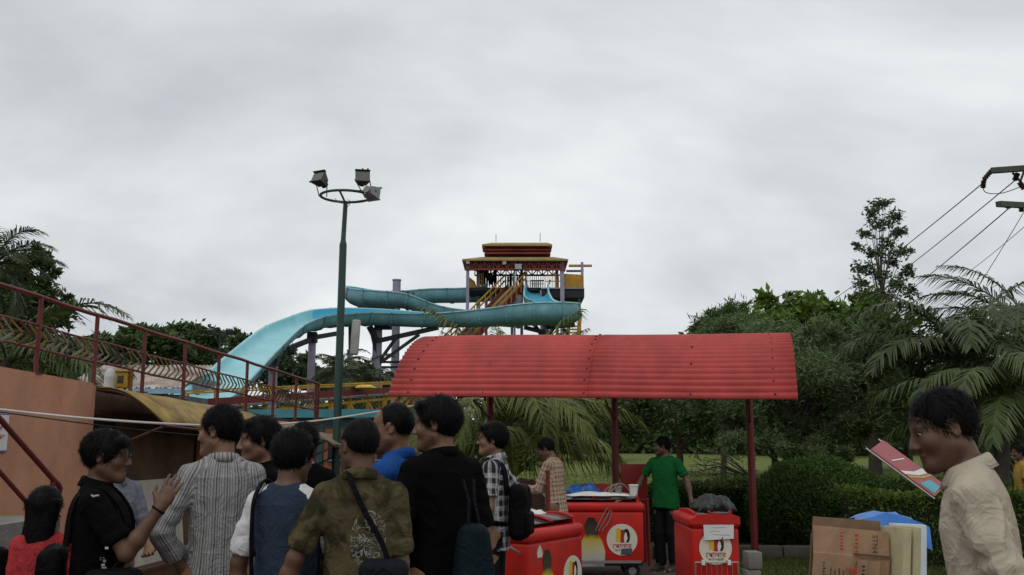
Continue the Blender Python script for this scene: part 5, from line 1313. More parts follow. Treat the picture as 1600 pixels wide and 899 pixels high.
for j in range(7):
    for q, (x, dz) in enumerate(prof): vs.append((x + .01 * math.sin(j * 2 + q), -.13 + .045 * j, zb + dz - (.0 if 0 < j < 6 else .12) + .008 * math.sin(j * 1.9 + q * 2.7)))
for j in range(6):
    for q in range(6): a = j * 7 + q; fs.append((a, a + 1, a + 8, a + 7))
mb = MB(); mb.add(vs, fs); o = mb.build('sheet', m_bluep, bs); o.modifiers.new('t', 'SOLIDIFY').thickness = .005
mb = MB(); mb.box((-.04, 0, (zb - .1) / 2), (.28, .2, zb - .1)); mb.build('boards', m_foam, bs)

# red printed placard on thin rods
pl_a, pl_b = at(1360, 703, 3.6), at(1462, 778, 3.5)
plr = empty('placard', (pl_b.x, 3.3, 1.45), 0, 'red printed placard with white and turquoise bands tilted before the man in beige', 'placard')
po = Vector(plr.location)
ua = (pl_b - pl_a); Lp = ua.length; ua.normalize()
va = Vector((.45, .75, .30)); va = (va - ua * va.dot(ua)).normalized(); na = ua.cross(va); 
def plq(u, v, n_=0.0): return pl_a - po + ua * (u * Lp) + va * v + na * n_
def pq(name, pts, n0, n1, mat):
    mb = MB(); k = len(pts); vs = [plq(u, v, n0) for u, v in pts] + [plq(u, v, n1) for u, v in pts]
    mb.add(vs, [tuple(range(k)), tuple(range(2 * k - 1, k - 1, -1))] + [(i, (i + 1) % k, k + (i + 1) % k, k + i) for i in range(k)]); return mb.build(name, mat, plr)
pq('board', [(0, 0), (.98, 0), (.98, .15), (0, .15)], -.003, .003, M('placard_red', (0.33, 0.075, 0.075), rough=.45, var=.12))
for sg in (-1, 1):
    pq('white_band', [(.46, 0.002), (.53, 0.002), (.66, .07), (.72, .148), (.62, .148), (.58, .07)], sg * .003, sg * .0042, m_lw)
    pq('gold_band', [(.56, 0.002), (.61, 0.002), (.72, .07), (.78, .148), (.74, .148), (.68, .07)], sg * .003, sg * .0044, M('band_gold', (0.45, 0.30, 0.10)))
    pq('turquoise_panel', [(.74, 0.015), (.95, 0.015), (.95, .10), (.80, .10)], sg * .003, sg * .0046, M('band_turquoise', (0.10, 0.36, 0.42)))
    pq('title_strip', [(.28, .03), (.30, .03), (.38, .12), (.36, .12)], sg * .003, sg * .0044, m_lw)
for v in (0.0, .15):
    mb = MB(); mb.tube([plq(-.06, v, -.006), plq(1.0, v, -.006)], .004, 6); mb.build('rod', m_alu, plr)
# ================================================================ people
def _ap(p): return np.asarray(p, dtype=np.float64)
class Field:
    """signed distance on a stretched grid, filled primitive by primitive"""
    def __init__(self, gx, gy, gz):
        self.g = [np.asarray(gx), np.asarray(gy), np.asarray(gz)]
        self.V = np.full((len(gx), len(gy), len(gz)), 9.0, dtype=np.float32)
    def _sub(self, lo, hi, pad):
        sl = []
        for a in range(3):
            i0 = max(0, int(np.searchsorted(self.g[a], lo[a] - pad)) - 1); i1 = min(len(self.g[a]), int(np.searchsorted(self.g[a], hi[a] + pad)) + 1)
            if i1 <= i0: return None
            sl.append(slice(i0, i1))
        X, Y, Z = np.meshgrid(self.g[0][sl[0]], self.g[1][sl[1]], self.g[2][sl[2]], indexing='ij', sparse=True)
        return tuple(sl), X, Y, Z
    def put(self, fn, lo, hi, k=0.02, op='u'):
        s = self._sub(lo, hi, k + .03)
        if s is None: return
        sl, X, Y, Z = s
        d = fn(X, Y, Z).astype(np.float32); v = self.V[sl]
        if op == 'u':
            if k <= 0: r = np.minimum(v, d)
            else:
                h = np.clip(.5 + .5 * (v - d) / k, 0, 1); r = v * (1 - h) + d * h - k * h * (1 - h)
        else:
            d = -d
            if k <= 0: r = np.maximum(v, d)
            else:
                h = np.clip(.5 - .5 * (v - d) / k, 0, 1); r = v * (1 - h) + d * h + k * h * (1 - h)
        self.V[sl] = r
    def cone(self, a, b, ra, rb, k=.02, flat=False, op='u'):
        a, b = _ap(a), _ap(b); ba = b - a; L2 = float(ba @ ba) + 1e-12; L = math.sqrt(L2); r = max(ra, rb)
        def fn(X, Y, Z):
            px, py, pz = X - a[0], Y - a[1], Z - a[2]
            t = (px * ba[0] + py * ba[1] + pz * ba[2]) / L2; h = np.clip(t, 0, 1)
            d = np.sqrt((px - ba[0] * h) ** 2 + (py - ba[1] * h) ** 2 + (pz - ba[2] * h) ** 2) - (ra + (rb - ra) * h)
            if flat:
                tt = t; rad = np.sqrt((px - ba[0] * tt) ** 2 + (py - ba[1] * tt) ** 2 + (pz - ba[2] * tt) ** 2) - (ra + (rb - ra) * np.clip(tt, 0, 1))
                d = np.maximum(np.where(t > 1, rad, d), (t - 1) * L)
            return d
        self.put(fn, np.minimum(a, b) - r, np.maximum(a, b) + r, k, op)
    def ell(self, c, r, k=.02, Rm=None, op='u'):
        c, r = _ap(c), _ap(r)
        def fn(X, Y, Z):
            px, py, pz = X - c[0], Y - c[1], Z - c[2]
            if Rm is not None: px, py, pz = (Rm[0, 0] * px + Rm[1, 0] * py + Rm[2, 0] * pz, Rm[0, 1] * px + Rm[1, 1] * py + Rm[2, 1] * pz, Rm[0, 2] * px + Rm[1, 2] * py + Rm[2, 2] * pz)
            k0 = np.sqrt((px / r[0]) ** 2 + (py / r[1]) ** 2 + (pz / r[2]) ** 2); k1 = np.sqrt((px / r[0] ** 2) ** 2 + (py / r[1] ** 2) ** 2 + (pz / r[2] ** 2) ** 2) + 1e-9
            return k0 * (k0 - 1) / k1
        m = r.max(); self.put(fn, c - m, c + m, k, op)
    def loft(self, secs, k=.03, Rm=None, org=(0, 0, 0), n=2.5, off=0.0, disp=None, flat_ends=True):
        S = _ap(secs); org = _ap(org)
        def fn(X, Y, Z):
            if Rm is not None:
                qx, qy, qz = X - org[0], Y - org[1], Z - org[2]
                X, Y, Z = (Rm[0, 0] * qx + Rm[1, 0] * qy + Rm[2, 0] * qz + org[0], Rm[0, 1] * qx + Rm[1, 1] * qy + Rm[2, 1] * qz + org[1], Rm[0, 2] * qx + Rm[1, 2] * qy + Rm[2, 2] * qz + org[2])
            zc = np.clip(Z, S[0, 0], S[-1, 0])
            a = np.interp(zc, S[:, 0], S[:, 1]) + off; b = np.interp(zc, S[:, 0], S[:, 2]) + off; cy = np.interp(zc, S[:, 0], S[:, 3])
            q = (np.abs(X / a) ** n + np.abs((Y - cy) / b) ** n) ** (1 / n)
            d = (q - 1) * np.minimum(a, b) * 1.15
            d = np.maximum(d, np.maximum(S[0, 0] - Z, Z - S[-1, 0]))
            if disp is not None: d = d + disp(X, Y, Z)
            return d
        R_ = max(S[:, 1].max(), S[:, 2].max()) + off + .06
        self.put(fn, (org[0] - R_ - .25, org[1] - R_ - .3, S[0, 0] - .15), (org[0] + R_ + .25, org[1] + R_ + .3, S[-1, 0] + .15), k)
    def mesh(self):
        V = self.V; S = V < 0
        nx, ny, nz = V.shape
        cnt = np.zeros((nx - 1, ny - 1, nz - 1), np.int8)
        for dx in (0, 1):
            for dy in (0, 1):
                for dz in (0, 1): cnt += S[dx:nx - 1 + dx, dy:ny - 1 + dy, dz:nz - 1 + dz]
        act = np.argwhere((cnt > 0) & (cnt < 8))
        idx = np.full(cnt.shape, -1, np.int32); idx[act[:, 0], act[:, 1], act[:, 2]] = np.arange(len(act))
        cor = [(dx, dy, dz) for dx in (0, 1) for dy in (0, 1) for dz in (0, 1)]
        vals = np.stack([V[act[:, 0] + c[0], act[:, 1] + c[1], act[:, 2] + c[2]] for c in cor], 1)
        acc = np.zeros((len(act), 3)); num = np.zeros(len(act))
        for i in range(8):
            for j in range(i + 1, 8):
                if sum(abs(cor[i][q] - cor[j][q]) for q in range(3)) != 1: continue
                v0, v1 = vals[:, i], vals[:, j]; m = (v0 < 0) != (v1 < 0)
                t = np.where(m, v0 / np.where(m, v0 - v1, 1), 0)
                p = np.array(cor[i])[None] + t[:, None] * (np.array(cor[j]) - np.array(cor[i]))[None]
                acc[m] += p[m]; num[m] += 1
        P = act + acc / num[:, None]
        out = np.stack([np.interp(P[:, a], np.arange(len(self.g[a])), self.g[a]) for a in range(3)], 1)
        quads = []
        for a in range(3):
            b, c = (a + 1) % 3, (a + 2) % 3
            sl0 = [slice(None)] * 3; sl1 = [slice(None)] * 3; sl0[a] = slice(0, -1); sl1[a] = slice(1, None)
            s0, s1 = S[tuple(sl0)], S[tuple(sl1)]
            e = np.argwhere(s0 != s1)
            ok = (e[:, b] > 0) & (e[:, c] > 0) & (e[:, b] < V.shape[b] - 1) & (e[:, c] < V.shape[c] - 1); e = e[ok]
            fl = s0[e[:, 0], e[:, 1], e[:, 2]]
            def cell(db, dc):
                q = e.copy(); q[:, b] += db; q[:, c] += dc; return idx[q[:, 0], q[:, 1], q[:, 2]]
            A, B_, C_, D_ = cell(-1, -1), cell(0, -1), cell(0, 0), cell(-1, 0)
            Q = np.stack([A, B_, C_, D_], 1); Q[~fl] = Q[~fl][:, ::-1]; quads.append(Q)
        return out, np.concatenate(quads)

def smooth_pts(V, Q, it=1, f=.5):
    for _ in range(it):
        acc = np.zeros_like(V); n = np.zeros(len(V))
        for a, b in ((0, 1), (1, 2), (2, 3), (3, 0)):
            np.add.at(acc, Q[:, a], V[Q[:, b]]); np.add.at(acc, Q[:, b], V[Q[:, a]]); np.add.at(n, Q[:, a], 1); np.add.at(n, Q[:, b], 1)
        V = V + f * (acc / np.maximum(n, 1)[:, None] - V)
    return V

def grid1(spans):
    """spans: [(start, stop, step), ...] joined"""
    out = []
    for a, b, s in spans: out.append(np.arange(a, b, s))
    return np.concatenate(out)

def waves(seed, n, f0, f1):
    r = np.random.default_rng(seed); k = r.normal(size=(n, 3)); k = k / np.linalg.norm(k, axis=1, keepdims=True) * r.uniform(f0, f1, n)[:, None]; ph = r.uniform(0, 6.28, n)
    def fn(X, Y, Z):
        s = 0
        for i in range(n): s = s + np.sin(k[i, 0] * X + k[i, 1] * Y + k[i, 2] * Z + ph[i] + .9 * np.sin(k[(i + 1) % n, 0] * .6 * X + k[(i + 1) % n, 2] * .5 * Z + ph[(i + 2) % n]))
        return s / n
    return fn

# ---- materials for people
def skin_mat(name, col):
    if name in _mats: return _mats[name]
    mt = M(name, col, rough=.52, var=.12, scale=14, spec=.4, bump=.08, bscale=120)
    N, L = mt.node_tree.nodes, mt.node_tree.links; b = N['Principled BSDF']
    src = b.inputs['Base Color'].links[0].from_socket
    a = N.new('ShaderNodeAttribute'); a.attribute_name = 'tint'
    mx = N.new('ShaderNodeMix'); mx.data_type = 'RGBA'; mx.blend_type = 'MULTIPLY'; mx.inputs[0].default_value = 1
    L.new(src, mx.inputs[6]); L.new(a.outputs['Color'], mx.inputs[7]); L.new(mx.outputs[2], b.inputs['Base Color'])
    return mt
def cloth_mat(name, kind, c1, c2=None, c3=None, rough=.9):
    """pattern driven by the garment coordinate 'cuv': x across the cloth, y along it, z = 0 body, 1 sleeves"""
    if name in _mats: return _mats[name]
    mt = bpy.data.materials.new(name); mt.use_nodes = True; N, L = mt.node_tree.nodes, mt.node_tree.links
    b = N['Principled BSDF']; b.inputs['Roughness'].default_value = rough; b.inputs['Specular IOR Level'].default_value = .06
    at_ = N.new('ShaderNodeAttribute'); at_.attribute_name = 'cuv'; sp = N.new('ShaderNodeSeparateXYZ'); L.new(at_.outputs['Vector'], sp.inputs[0])
    def mth(op, x, y=None):
        n = N.new('ShaderNodeMath'); n.operation = op
        for i, v in enumerate((x, y)):
            if v is None: continue
            if isinstance(v, (int, float)): n.inputs[i].default_value = v
            else: L.new(v, n.inputs[i])
        return n.outputs[0]
    def mix(f, A, B_):
        n = N.new('ShaderNodeMix'); n.data_type = 'RGBA'
        if isinstance(f, (int, float)): n.inputs[0].default_value = f
        else: L.new(f, n.inputs[0])
        for i, v in ((6, A), (7, B_)):
            if isinstance(v, (tuple, list)): n.inputs[i].default_value = list(v)[:3] + [1]
            else: L.new(v, n.inputs[i])
        return n.outputs[2]
    nz = N.new('ShaderNodeTexNoise'); nz.inputs['Scale'].default_value = 9; nz.inputs['Detail'].default_value = 5
    tc = N.new('ShaderNodeTexCoord'); L.new(tc.outputs['Object'], nz.inputs['Vector'])
    out = mix(nz.outputs['Fac'], tuple(c * .8 for c in c1), tuple(min(1, c * 1.2) for c in c1))
    U, Vv, Wz = sp.outputs[0], sp.outputs[1], sp.outputs[2]
    U2 = mth('ADD', U, mth('MULTIPLY', mth('SUBTRACT', nz.outputs['Fac'], .5), .012))
    def band(x, period, duty, off=0.0):     # 1 inside the band
        return mth('LESS_THAN', mth('FRACT', mth('ADD', mth('DIVIDE', x, period), off + 50)), duty)
    if kind == 'stripes':
        s1 = band(U2, .034, .30); s2 = band(U2, .034, .10, .45); s3 = band(U2, .068, .12, .72)
        out = mix(mth('MULTIPLY', s1, .72), out, c2); out = mix(mth('MULTIPLY', s2, .8), out, c3); out = mix(mth('MULTIPLY', s3, .6), out, c3)
    elif kind == 'plaid':
        a1, a2 = band(U2, .075, .5), band(Vv, .075, .5); out = mix(mth('MULTIPLY', mth('ADD', a1, a2), .5), out, c2)
        out = mix(mth('MULTIPLY', mth('ADD', band(U2, .075, .1, .2), band(Vv, .075, .1, .2)), .55), out, c3)
    elif kind == 'check':
        a1, a2 = band(U2, .05, .45), band(Vv, .05, .45); out = mix(mth('MULTIPLY', mth('ADD', a1, a2), .42), out, c2)
        out = mix(mth('MULTIPLY', band(Vv, .1, .08, .3), .5), out, c3)
    elif kind == 'camo':
        n2 = N.new('ShaderNodeTexNoise'); n2.inputs['Scale'].default_value = 11; n2.inputs['Detail'].default_value = 4; n2.inputs['Distortion'].default_value = .6; L.new(tc.outputs['Object'], n2.inputs['Vector'])
        r = N.new('ShaderNodeValToRGB'); r.color_ramp.elements[0].position = .45; r.color_ramp.elements[1].position = .58; L.new(n2.outputs['Fac'], r.inputs[0]); out = mix(mth('MULTIPLY', r.outputs[0], .9), out, c2)
        # pale scrollwork print on the right of the back
        vz = N.new('ShaderNodeTexVoronoi'); vz.feature = 'DISTANCE_TO_EDGE'; vz.inputs['Scale'].default_value = 22; L.new(tc.outputs['Object'], vz.inputs['Vector'])
        n3 = N.new('ShaderNodeTexNoise'); n3.inputs['Scale'].default_value = 15; n3.inputs['Distortion'].default_value = 3.0; L.new(tc.outputs['Object'], n3.inputs['Vector'])
        ln = mth('LESS_THAN', mth('ABSOLUTE', mth('SUBTRACT', n3.outputs['Fac'], .5)), .028)
        reg = mth('LESS_THAN', mth('ADD', mth('POWER', mth('DIVIDE', mth('SUBTRACT', U, .06), .10), 2.0), mth('POWER', mth('DIVIDE', mth('SUBTRACT', Vv, 1.22), .12), 2.0)), 1.0)
        reg = mth('MULTIPLY', reg, mth('LESS_THAN', Wz, .5)); out = mix(mth('MULTIPLY', mth('MULTIPLY', ln, reg), .75), out, c3)
    elif kind == 'raglan':
        slv = mth('GREATER_THAN', Wz, .5); out = mix(slv, out, c2)
        st_ = mth('MULTIPLY', slv, mth('LESS_THAN', mth('ABSOLUTE', mth('SUBTRACT', U, .0)), .008)); out = mix(st_, out, c3)
    L.new(out, b.inputs['Base Color'])
    nb = N.new('ShaderNodeTexNoise'); nb.inputs['Scale'].default_value = 9; nb.inputs['Detail'].default_value = 3; nb.inputs['Distortion'].default_value = 1.2; L.new(tc.outputs['Object'], nb.inputs['Vector'])
    bp_ = N.new('ShaderNodeBump'); bp_.inputs['Strength'].default_value = .30; bp_.inputs['Distance'].default_value = .02; hh_ = mth('POWER', mth('SUBTRACT', 1.0, mth('ABSOLUTE', mth('MULTIPLY', mth('SUBTRACT', nb.outputs['Fac'], .5), 3.0))), 3.0); L.new(hh_, bp_.inputs['Height']); L.new(bp_.outputs[0], b.inputs['Normal'])
    _mats[name] = mt
    return mt
m_hair = M('black_hair', (0.0035, 0.003, 0.003), rough=.6, var=.3, scale=60, spec=.12, stretch=(1, 1, .25))
m_eyew = M('eye_white', (0.34, 0.31, 0.28), rough=.25, var=.05)
m_iris = M('iris_dark', (0.012, 0.008, 0.006), rough=.15)
m_shoe = M('dark_shoe', (0.02, 0.018, 0.016), rough=.6)
m_spec = M('spectacle_frame', (0.012, 0.012, 0.013), rough=.3)

TORSO = [(.84, .155, .105, 0), (.95, .16, .112, -.005), (1.08, .138, .094, .0), (1.20, .148, .102, .004), (1.31, .166, .108, .0), (1.385, .165, .096, -.012), (1.435, .130, .074, -.018), (1.475, .080, .058, -.016)]
def nrm(v): v = _ap(v); return v / (np.linalg.norm(v) + 1e-9)

def person(label, pos, H, yaw, skin, shirt, group=None, head=(0, 0, 0), lean=(0, 0, 0), L=None, Rr=None, sleeve=.7, long_sleeve=False, collar=None, trousers=None, hair='short', fine=.0068, low=.022, build=1.0, hem=.80, seed=0, glasses=False, stubble=0.0, mouth_open=False, legs=True, folds=1.0, far=False, cloth=None):
    """pos: ground point under the pelvis; yaw 0 looks along +Y, 90 deg looks towards -X.
    L, Rr: arms as (upper dir, fore dir, hand dir, palm side dir, curl)"""
    s = H / 1.72; build = build * .90
    root = empty('person', pos, yaw, label, 'person', group)
    hip = np.array([0, 0, .93])
    RL = np.array(Euler((lean[0], lean[1], lean[2])).to_matrix())
    def up(p): return hip + RL @ (_ap(p) - hip)
    # arms in the upper body frame
    def arm(sd, spec):
        sh = _ap((sd * .163 * build, -.012, 1.398))
        ud, fd, hd, pd, curl = spec
        el = sh + nrm(ud) * .285; wr = el + nrm(fd) * .245
        return dict(sh=up(sh), el=up(el), wr=up(wr), hd=RL @ nrm(hd), pd=RL @ nrm(pd), curl=curl, sd=sd)
    dl = ((-.16, .02, -1), (-.05, .22, -1), (-.02, .25, -1), (0, 1, .2), .45); dr = ((.16, .02, -1), (.05, .22, -1), (.02, .25, -1), (0, 1, .2), .45)
    arms = [arm(-1, L or dl), arm(1, Rr or dr)]
    nb_ = _ap((0, -.02, 1.46)); hc0 = _ap((0, .018, 1.602))
    RH = RL @ np.array(Euler((head[0], head[1], head[2]), 'XYZ').to_matrix())
    hc = up(_ap((0, -.005, 1.50))) + RH @ _ap((0, .02, .105))
    def hp(p): return hc + RH @ _ap(p)
    pts = [a_[k] for a_ in arms for k in ('sh', 'el', 'wr')] + [a_['wr'] + a_['hd'] * .2 for a_ in arms] + [hc]
    lo = np.min(pts, 0) - .12; hi = np.max(pts, 0) + .12
    lo = np.minimum(lo, (-.27, -.2, 0)); hi = np.maximum(hi, (.27, .28, 0)); ztop = hc[2] + .16
    f = fine
    if far: gx, gy, gz = np.arange(lo[0], hi[0], f), np.arange(lo[1], hi[1], f), np.arange(-.02, ztop, f)
    else:
        zmid = 1.0
        gx, gy = np.arange(lo[0], hi[0], f), np.arange(lo[1], hi[1], f)
        gz = grid1([(-.03, .72, low), (.72, zmid, f * 1.7), (zmid, ztop, f)])
    # ---------------- body
    fd_ = Field(gx, gy, gz)
    fd_.loft([(z, a * build, b * .86, c) for z, a, b, c in TORSO], Rm=RL, org=hip, k=.02)
    for sd in (-1, 1):
        hpj, kn, an = (sd * .085, 0, .90), (sd * .095, .01, .48), (sd * .10, -.03, .085)
        fd_.cone(hpj, kn, .085, .056, k=.04); fd_.cone(kn, an, .056, .038, k=.03); fd_.cone((sd * .10, -.045, .04), (sd * .115, .15, .03), .042, .032, k=.02)
    fd_.cone(up((0, -.022, 1.44)), hp((0, -.026, -.06)), .053, .049, k=.03)
    for a_ in arms:
        fd_.cone(up((a_['sd'] * .05, -.03, 1.452)), a_['sh'], .032, .038, k=.03)
        fd_.cone(a_['sh'], a_['el'], .040, .036, k=.02)
        m = a_['el'] + (a_['wr'] - a_['el']) * .3; fd_.cone(a_['el'], m, .036, .039, k=.02); fd_.cone(m, a_['wr'], .039, .025, k=.02)
        d = a_['hd']; pn = a_['pd']; pn = nrm(pn - d * (pn @ d)); sdv = np.cross(d, pn) * a_['sd']; w = a_['wr']   # sdv points to the thumb side
        # palm
        Rp = np.stack([sdv, pn, d], 1); fd_.ell(w + d * .052, (.041, .016, .055), k=.015, Rm=Rp); fd_.cone(w - d * .01, w + d * .03, .025, .024, k=.02)
        c = a_['curl']
        for q, (o_, ln) in enumerate(((.031, .070), (.0105, .080), (-.0105, .074), (-.031, .058))):
            b0 = w + d * .088 + sdv * o_; dd = nrm(d + sdv * o_ * 3.2); ang = c * .5; p0 = b0
            for sg, fr, rr_ in ((0, .45, .0088), (1, .32, .0080), (2, .25, .0070)):
                v = dd * math.cos(ang) + pn * math.sin(ang); p1 = p0 + v * ln * fr; fd_.cone(p0, p1, rr_ + .0004, rr_, k=.003); p0 = p1; ang += c * .95
        t0 = w + d * .022 + sdv * .028; t1 = t0 + nrm(d * .7 + sdv * .75 + pn * .25) * .042; t2 = t1 + nrm(d * .9 + sdv * .25 + pn * .35 * (1 + c)) * .034
        fd_.cone(t0, t1, .015, .0105, k=.012); fd_.cone(t1, t2, .0100, .0082, k=.004)
    # head
    RHm = RH
    fd_.ell(hp((0, -.016, .030)), (.0745, .094, .088), k=.02, Rm=RHm)
    fd_.ell(hp((0, .022, -.028)), (.0605, .068, .084), k=.035, Rm=RHm)
    fd_.ell(hp((0, .074, -.096)), (.026, .020, .019), k=.03, Rm=RHm)
    for sd in (-1, 1):
        fd_.cone(hp((sd * .052, -.004, -.050)), hp((sd * .020, .066, -.094)), .020, .017, k=.03)
        fd_.ell(hp((sd * .040, .058, -.022)), (.024, .022, .022), k=.025, Rm=RHm)      # cheek
        fd_.ell(hp((sd * .031, .0945, .010)), (.0155, .0105, .0095), k=.008, Rm=RHm, op='s')     # socket
    for sd in (-1, 1): fd_.ell(hp((sd * .032, .0775, .0175)), (.0165, .009, .0058), k=.006, Rm=RHm); fd_.ell(hp((sd * .032, .0765, -.0005)), (.0155, .008, .0045), k=.006, Rm=RHm)
    fd_.ell(hp((0, .034, .046)), (.058, .050, .046), k=.02, Rm=RHm)
    fd_.ell(hp((0, .0765, .028)), (.044, .009, .009), k=.016, Rm=RHm)
    fd_.cone(hp((0, .0835, .022)), hp((0, .108, -.026)), .0080, .0118, k=.012)
    for sd in (-1, 1): fd_.ell(hp((sd * .012, .097, -.031)), (.0095, .010, .008), k=.008, Rm=RHm)
    fd_.cone(hp((-.017, .0855, -.058)), hp((.017, .0855, -.058)), .0088, .0088, k=.008); fd_.cone(hp((-.014, .0835, -.0725)), hp((.014, .0835, -.0725)), .0095, .0095, k=.008)
    fd_.cone(hp((-.024, .095, -.0655)), hp((.024, .095, -.0655)), .0035 if not mouth_open else .0065, .0035 if not mouth_open else .0065, k=.004, op='s')
    for sd in (-1, 1):
        fd_.ell(hp((sd * .077, -.012, .0)), (.0075, .019, .031), k=.008, Rm=RH @ np.array(Euler((R(-12), R(-6 * sd), R(-22 * sd))).to_matrix()))
        fd_.ell(hp((sd * .084, -.008, .002)), (.006, .011, .020), k=.006, Rm=RHm, op='s')
    V, Q = fd_.mesh()
    # tint: lips, brows, stubble, inner mouth
    Lc = (V - hc) @ RH
    tint = np.ones((len(V), 3))
    def blend(mask, col):
        m_ = np.clip(mask, 0, 1)[:, None]; tint[:] = tint * (1 - m_) + np.array(col) * tint * m_
    lip = np.exp(-((Lc[:, 2] + .066) / .012) ** 2) * np.exp(-(Lc[:, 0] / .024) ** 4) * (Lc[:, 1] > .07); blend(lip, (.78, .55, .52))
    for sd in (-1, 1):
        br = np.exp(-((Lc[:, 2] - .0285 - .003 * np.cos(Lc[:, 0] * 60)) / .0062) ** 2) * np.exp(-((Lc[:, 0] - sd * .034) / .021) ** 4) * (Lc[:, 1] > .05); blend(br * .95, (.10, .09, .09))
        blend(.6 * np.exp(-((Lc[:, 2] - .008) / .014) ** 2) * np.exp(-((Lc[:, 0] - sd * .031) / .022) ** 4) * (Lc[:, 1] > .055), (.6, .55, .52))
    if stubble:
        sb = (Lc[:, 2] < -.045) * (Lc[:, 2] > -.125) * (Lc[:, 1] > -.01) * stubble + stubble * .9 * np.exp(-((Lc[:, 2] + .050) / .007) ** 2) * (Lc[:, 1] > .07) * (np.abs(Lc[:, 0]) < .03); blend(np.clip(sb, 0, .8), (.35, .33, .33))
    if mouth_open:
        blend(np.exp(-((Lc[:, 2] + .066) / .004) ** 2) * (np.abs(Lc[:, 0]) < .02) * (Lc[:, 1] > .07), (2.2, 2.4, 2.6))
    tint4 = np.concatenate([tint, np.ones((len(V), 1))], 1)
    V = V if far else smooth_pts(V, Q, 1, .35)
    link_mesh('body', np_mesh('body', V, Q, skin, smooth=True, attrs={'tint': ('FLOAT_COLOR', tint4)}), root, scale=s)
    # ---------------- shirt
    cs = cloth or max(.0105, fine * 1.45); loS, hiS = lo - .04, hi + .04
    wv = waves(seed + 5, 5, 14, 34); wv2 = waves(seed + 9, 4, 40, 75); wv3 = waves(seed + 13, 4, 40, 75); wv4 = waves(seed + 17, 4, 50, 85)
    def crease(w): return (1 - np.abs(w)) ** 5
    zlow = hem - .06
    fs_ = Field(np.arange(loS[0], hiS[0], cs), np.arange(loS[1], hiS[1], cs), np.arange(zlow, 1.62, cs))
    sec = [(hem, .182, .132, 0), (.95, .168, .124, -.003), (1.08, .155, .116, .0), (1.20, .160, .120, .003), (1.31, .174, .122, -.002), (1.385, .170, .108, -.014), (1.435, .142, .086, -.020), (1.478, .088, .068, -.018)]
    sec = [(z, a * build, b * .90, c) for z, a, b, c in sec]
    # drape folds gather at waist and armpits
    def disp(X, Y, Z):
        q = np.clip((1.36 - Z) / .3, 0.15, 1.0); return (.010 * wv(X, Y, Z * .45) * q + .005 * wv2(X * .8, Y * .8, Z * .5) * q - .008 * crease(2.2 * wv3(X + .35 * Z, Y, Z * .18)) * np.clip(q + .1, 0, 1)) * folds
    fs_.loft(sec, Rm=RL, org=hip, k=.01, n=2.3, disp=disp)
    for a_ in arms:
        fs_.cone(up((a_['sd'] * .055, -.03, 1.440)), a_['sh'], .044, .052, k=.04)
        ua_ = a_['el'] - a_['sh']
        def sleeve_put(p, q, r0, r1, flat):
            L2 = float((q - p) @ (q - p)); r = max(r0, r1)
            Ls = math.sqrt(L2)
            def fn(X, Y, Z):
                x, y, z = X - p[0], Y - p[1], Z - p[2]; e_ = q - p; t = (x * e_[0] + y * e_[1] + z * e_[2]) / L2; h = np.clip(t, 0, 1)
                d = np.sqrt((x - e_[0] * h) ** 2 + (y - e_[1] * h) ** 2 + (z - e_[2] * h) ** 2) - (r0 + (r1 - r0) * h)
                an = e_ / Ls; pr = .72 * (x * an[0] + y * an[1] + z * an[2]); d = d + folds * (.005 * wv2(X, Y, Z) - .008 * crease(2.0 * wv4(X - pr * an[0], Y - pr * an[1], Z - pr * an[2])) + .004 * np.sin(t * Ls * 85 + 2.5 * wv(X, Y, Z)) * np.clip(t, 0, 1))
                if flat:
                    rad = np.sqrt((x - e_[0] * t) ** 2 + (y - e_[1] * t) ** 2 + (z - e_[2] * t) ** 2) - r1; d = np.maximum(np.where(t > 1, rad, d), (t - 1) * Ls)
                return d
            fs_.put(fn, np.minimum(p, q) - r, np.maximum(p, q) + r, .016)
        if long_sleeve:
            sleeve_put(a_['sh'], a_['el'], .057 * (.5 + .5 * build), .050, False); sleeve_put(a_['el'], a_['el'] + (a_['wr'] - a_['el']) * long_sleeve, .052, .045, True)
            if long_sleeve < .9:   # rolled cuff
                e1 = a_['el'] + (a_['wr'] - a_['el']) * long_sleeve; e0 = e1 - nrm(a_['wr'] - a_['el']) * .05; fs_.cone(e0, e1, .052, .052, k=.006, flat=True)
        else: sleeve_put(a_['sh'], a_['sh'] + ua_ * sleeve, .056 * (.5 + .5 * build), .061, True)
    V, Q = fs_.mesh()
    Lt = (V - hip) @ RL + hip
    cuv = np.stack([Lt[:, 0], Lt[:, 2], np.zeros(len(V))], 1)
    # side panels use depth so that stripes wrap round
    ang = np.arctan2(Lt[:, 0], -(Lt[:, 1])); cuv[:, 0] = np.where(np.abs(Lt[:, 1]) < 9, ang * .155, cuv[:, 0])
    Sx = _ap(sec); qt = ((np.abs(Lt[:, 0] / np.interp(Lt[:, 2], Sx[:, 0], Sx[:, 1]))) ** 2.3 + np.abs((Lt[:, 1] - np.interp(Lt[:, 2], Sx[:, 0], Sx[:, 3])) / np.interp(Lt[:, 2], Sx[:, 0], Sx[:, 2])) ** 2.3) ** (1 / 2.3)
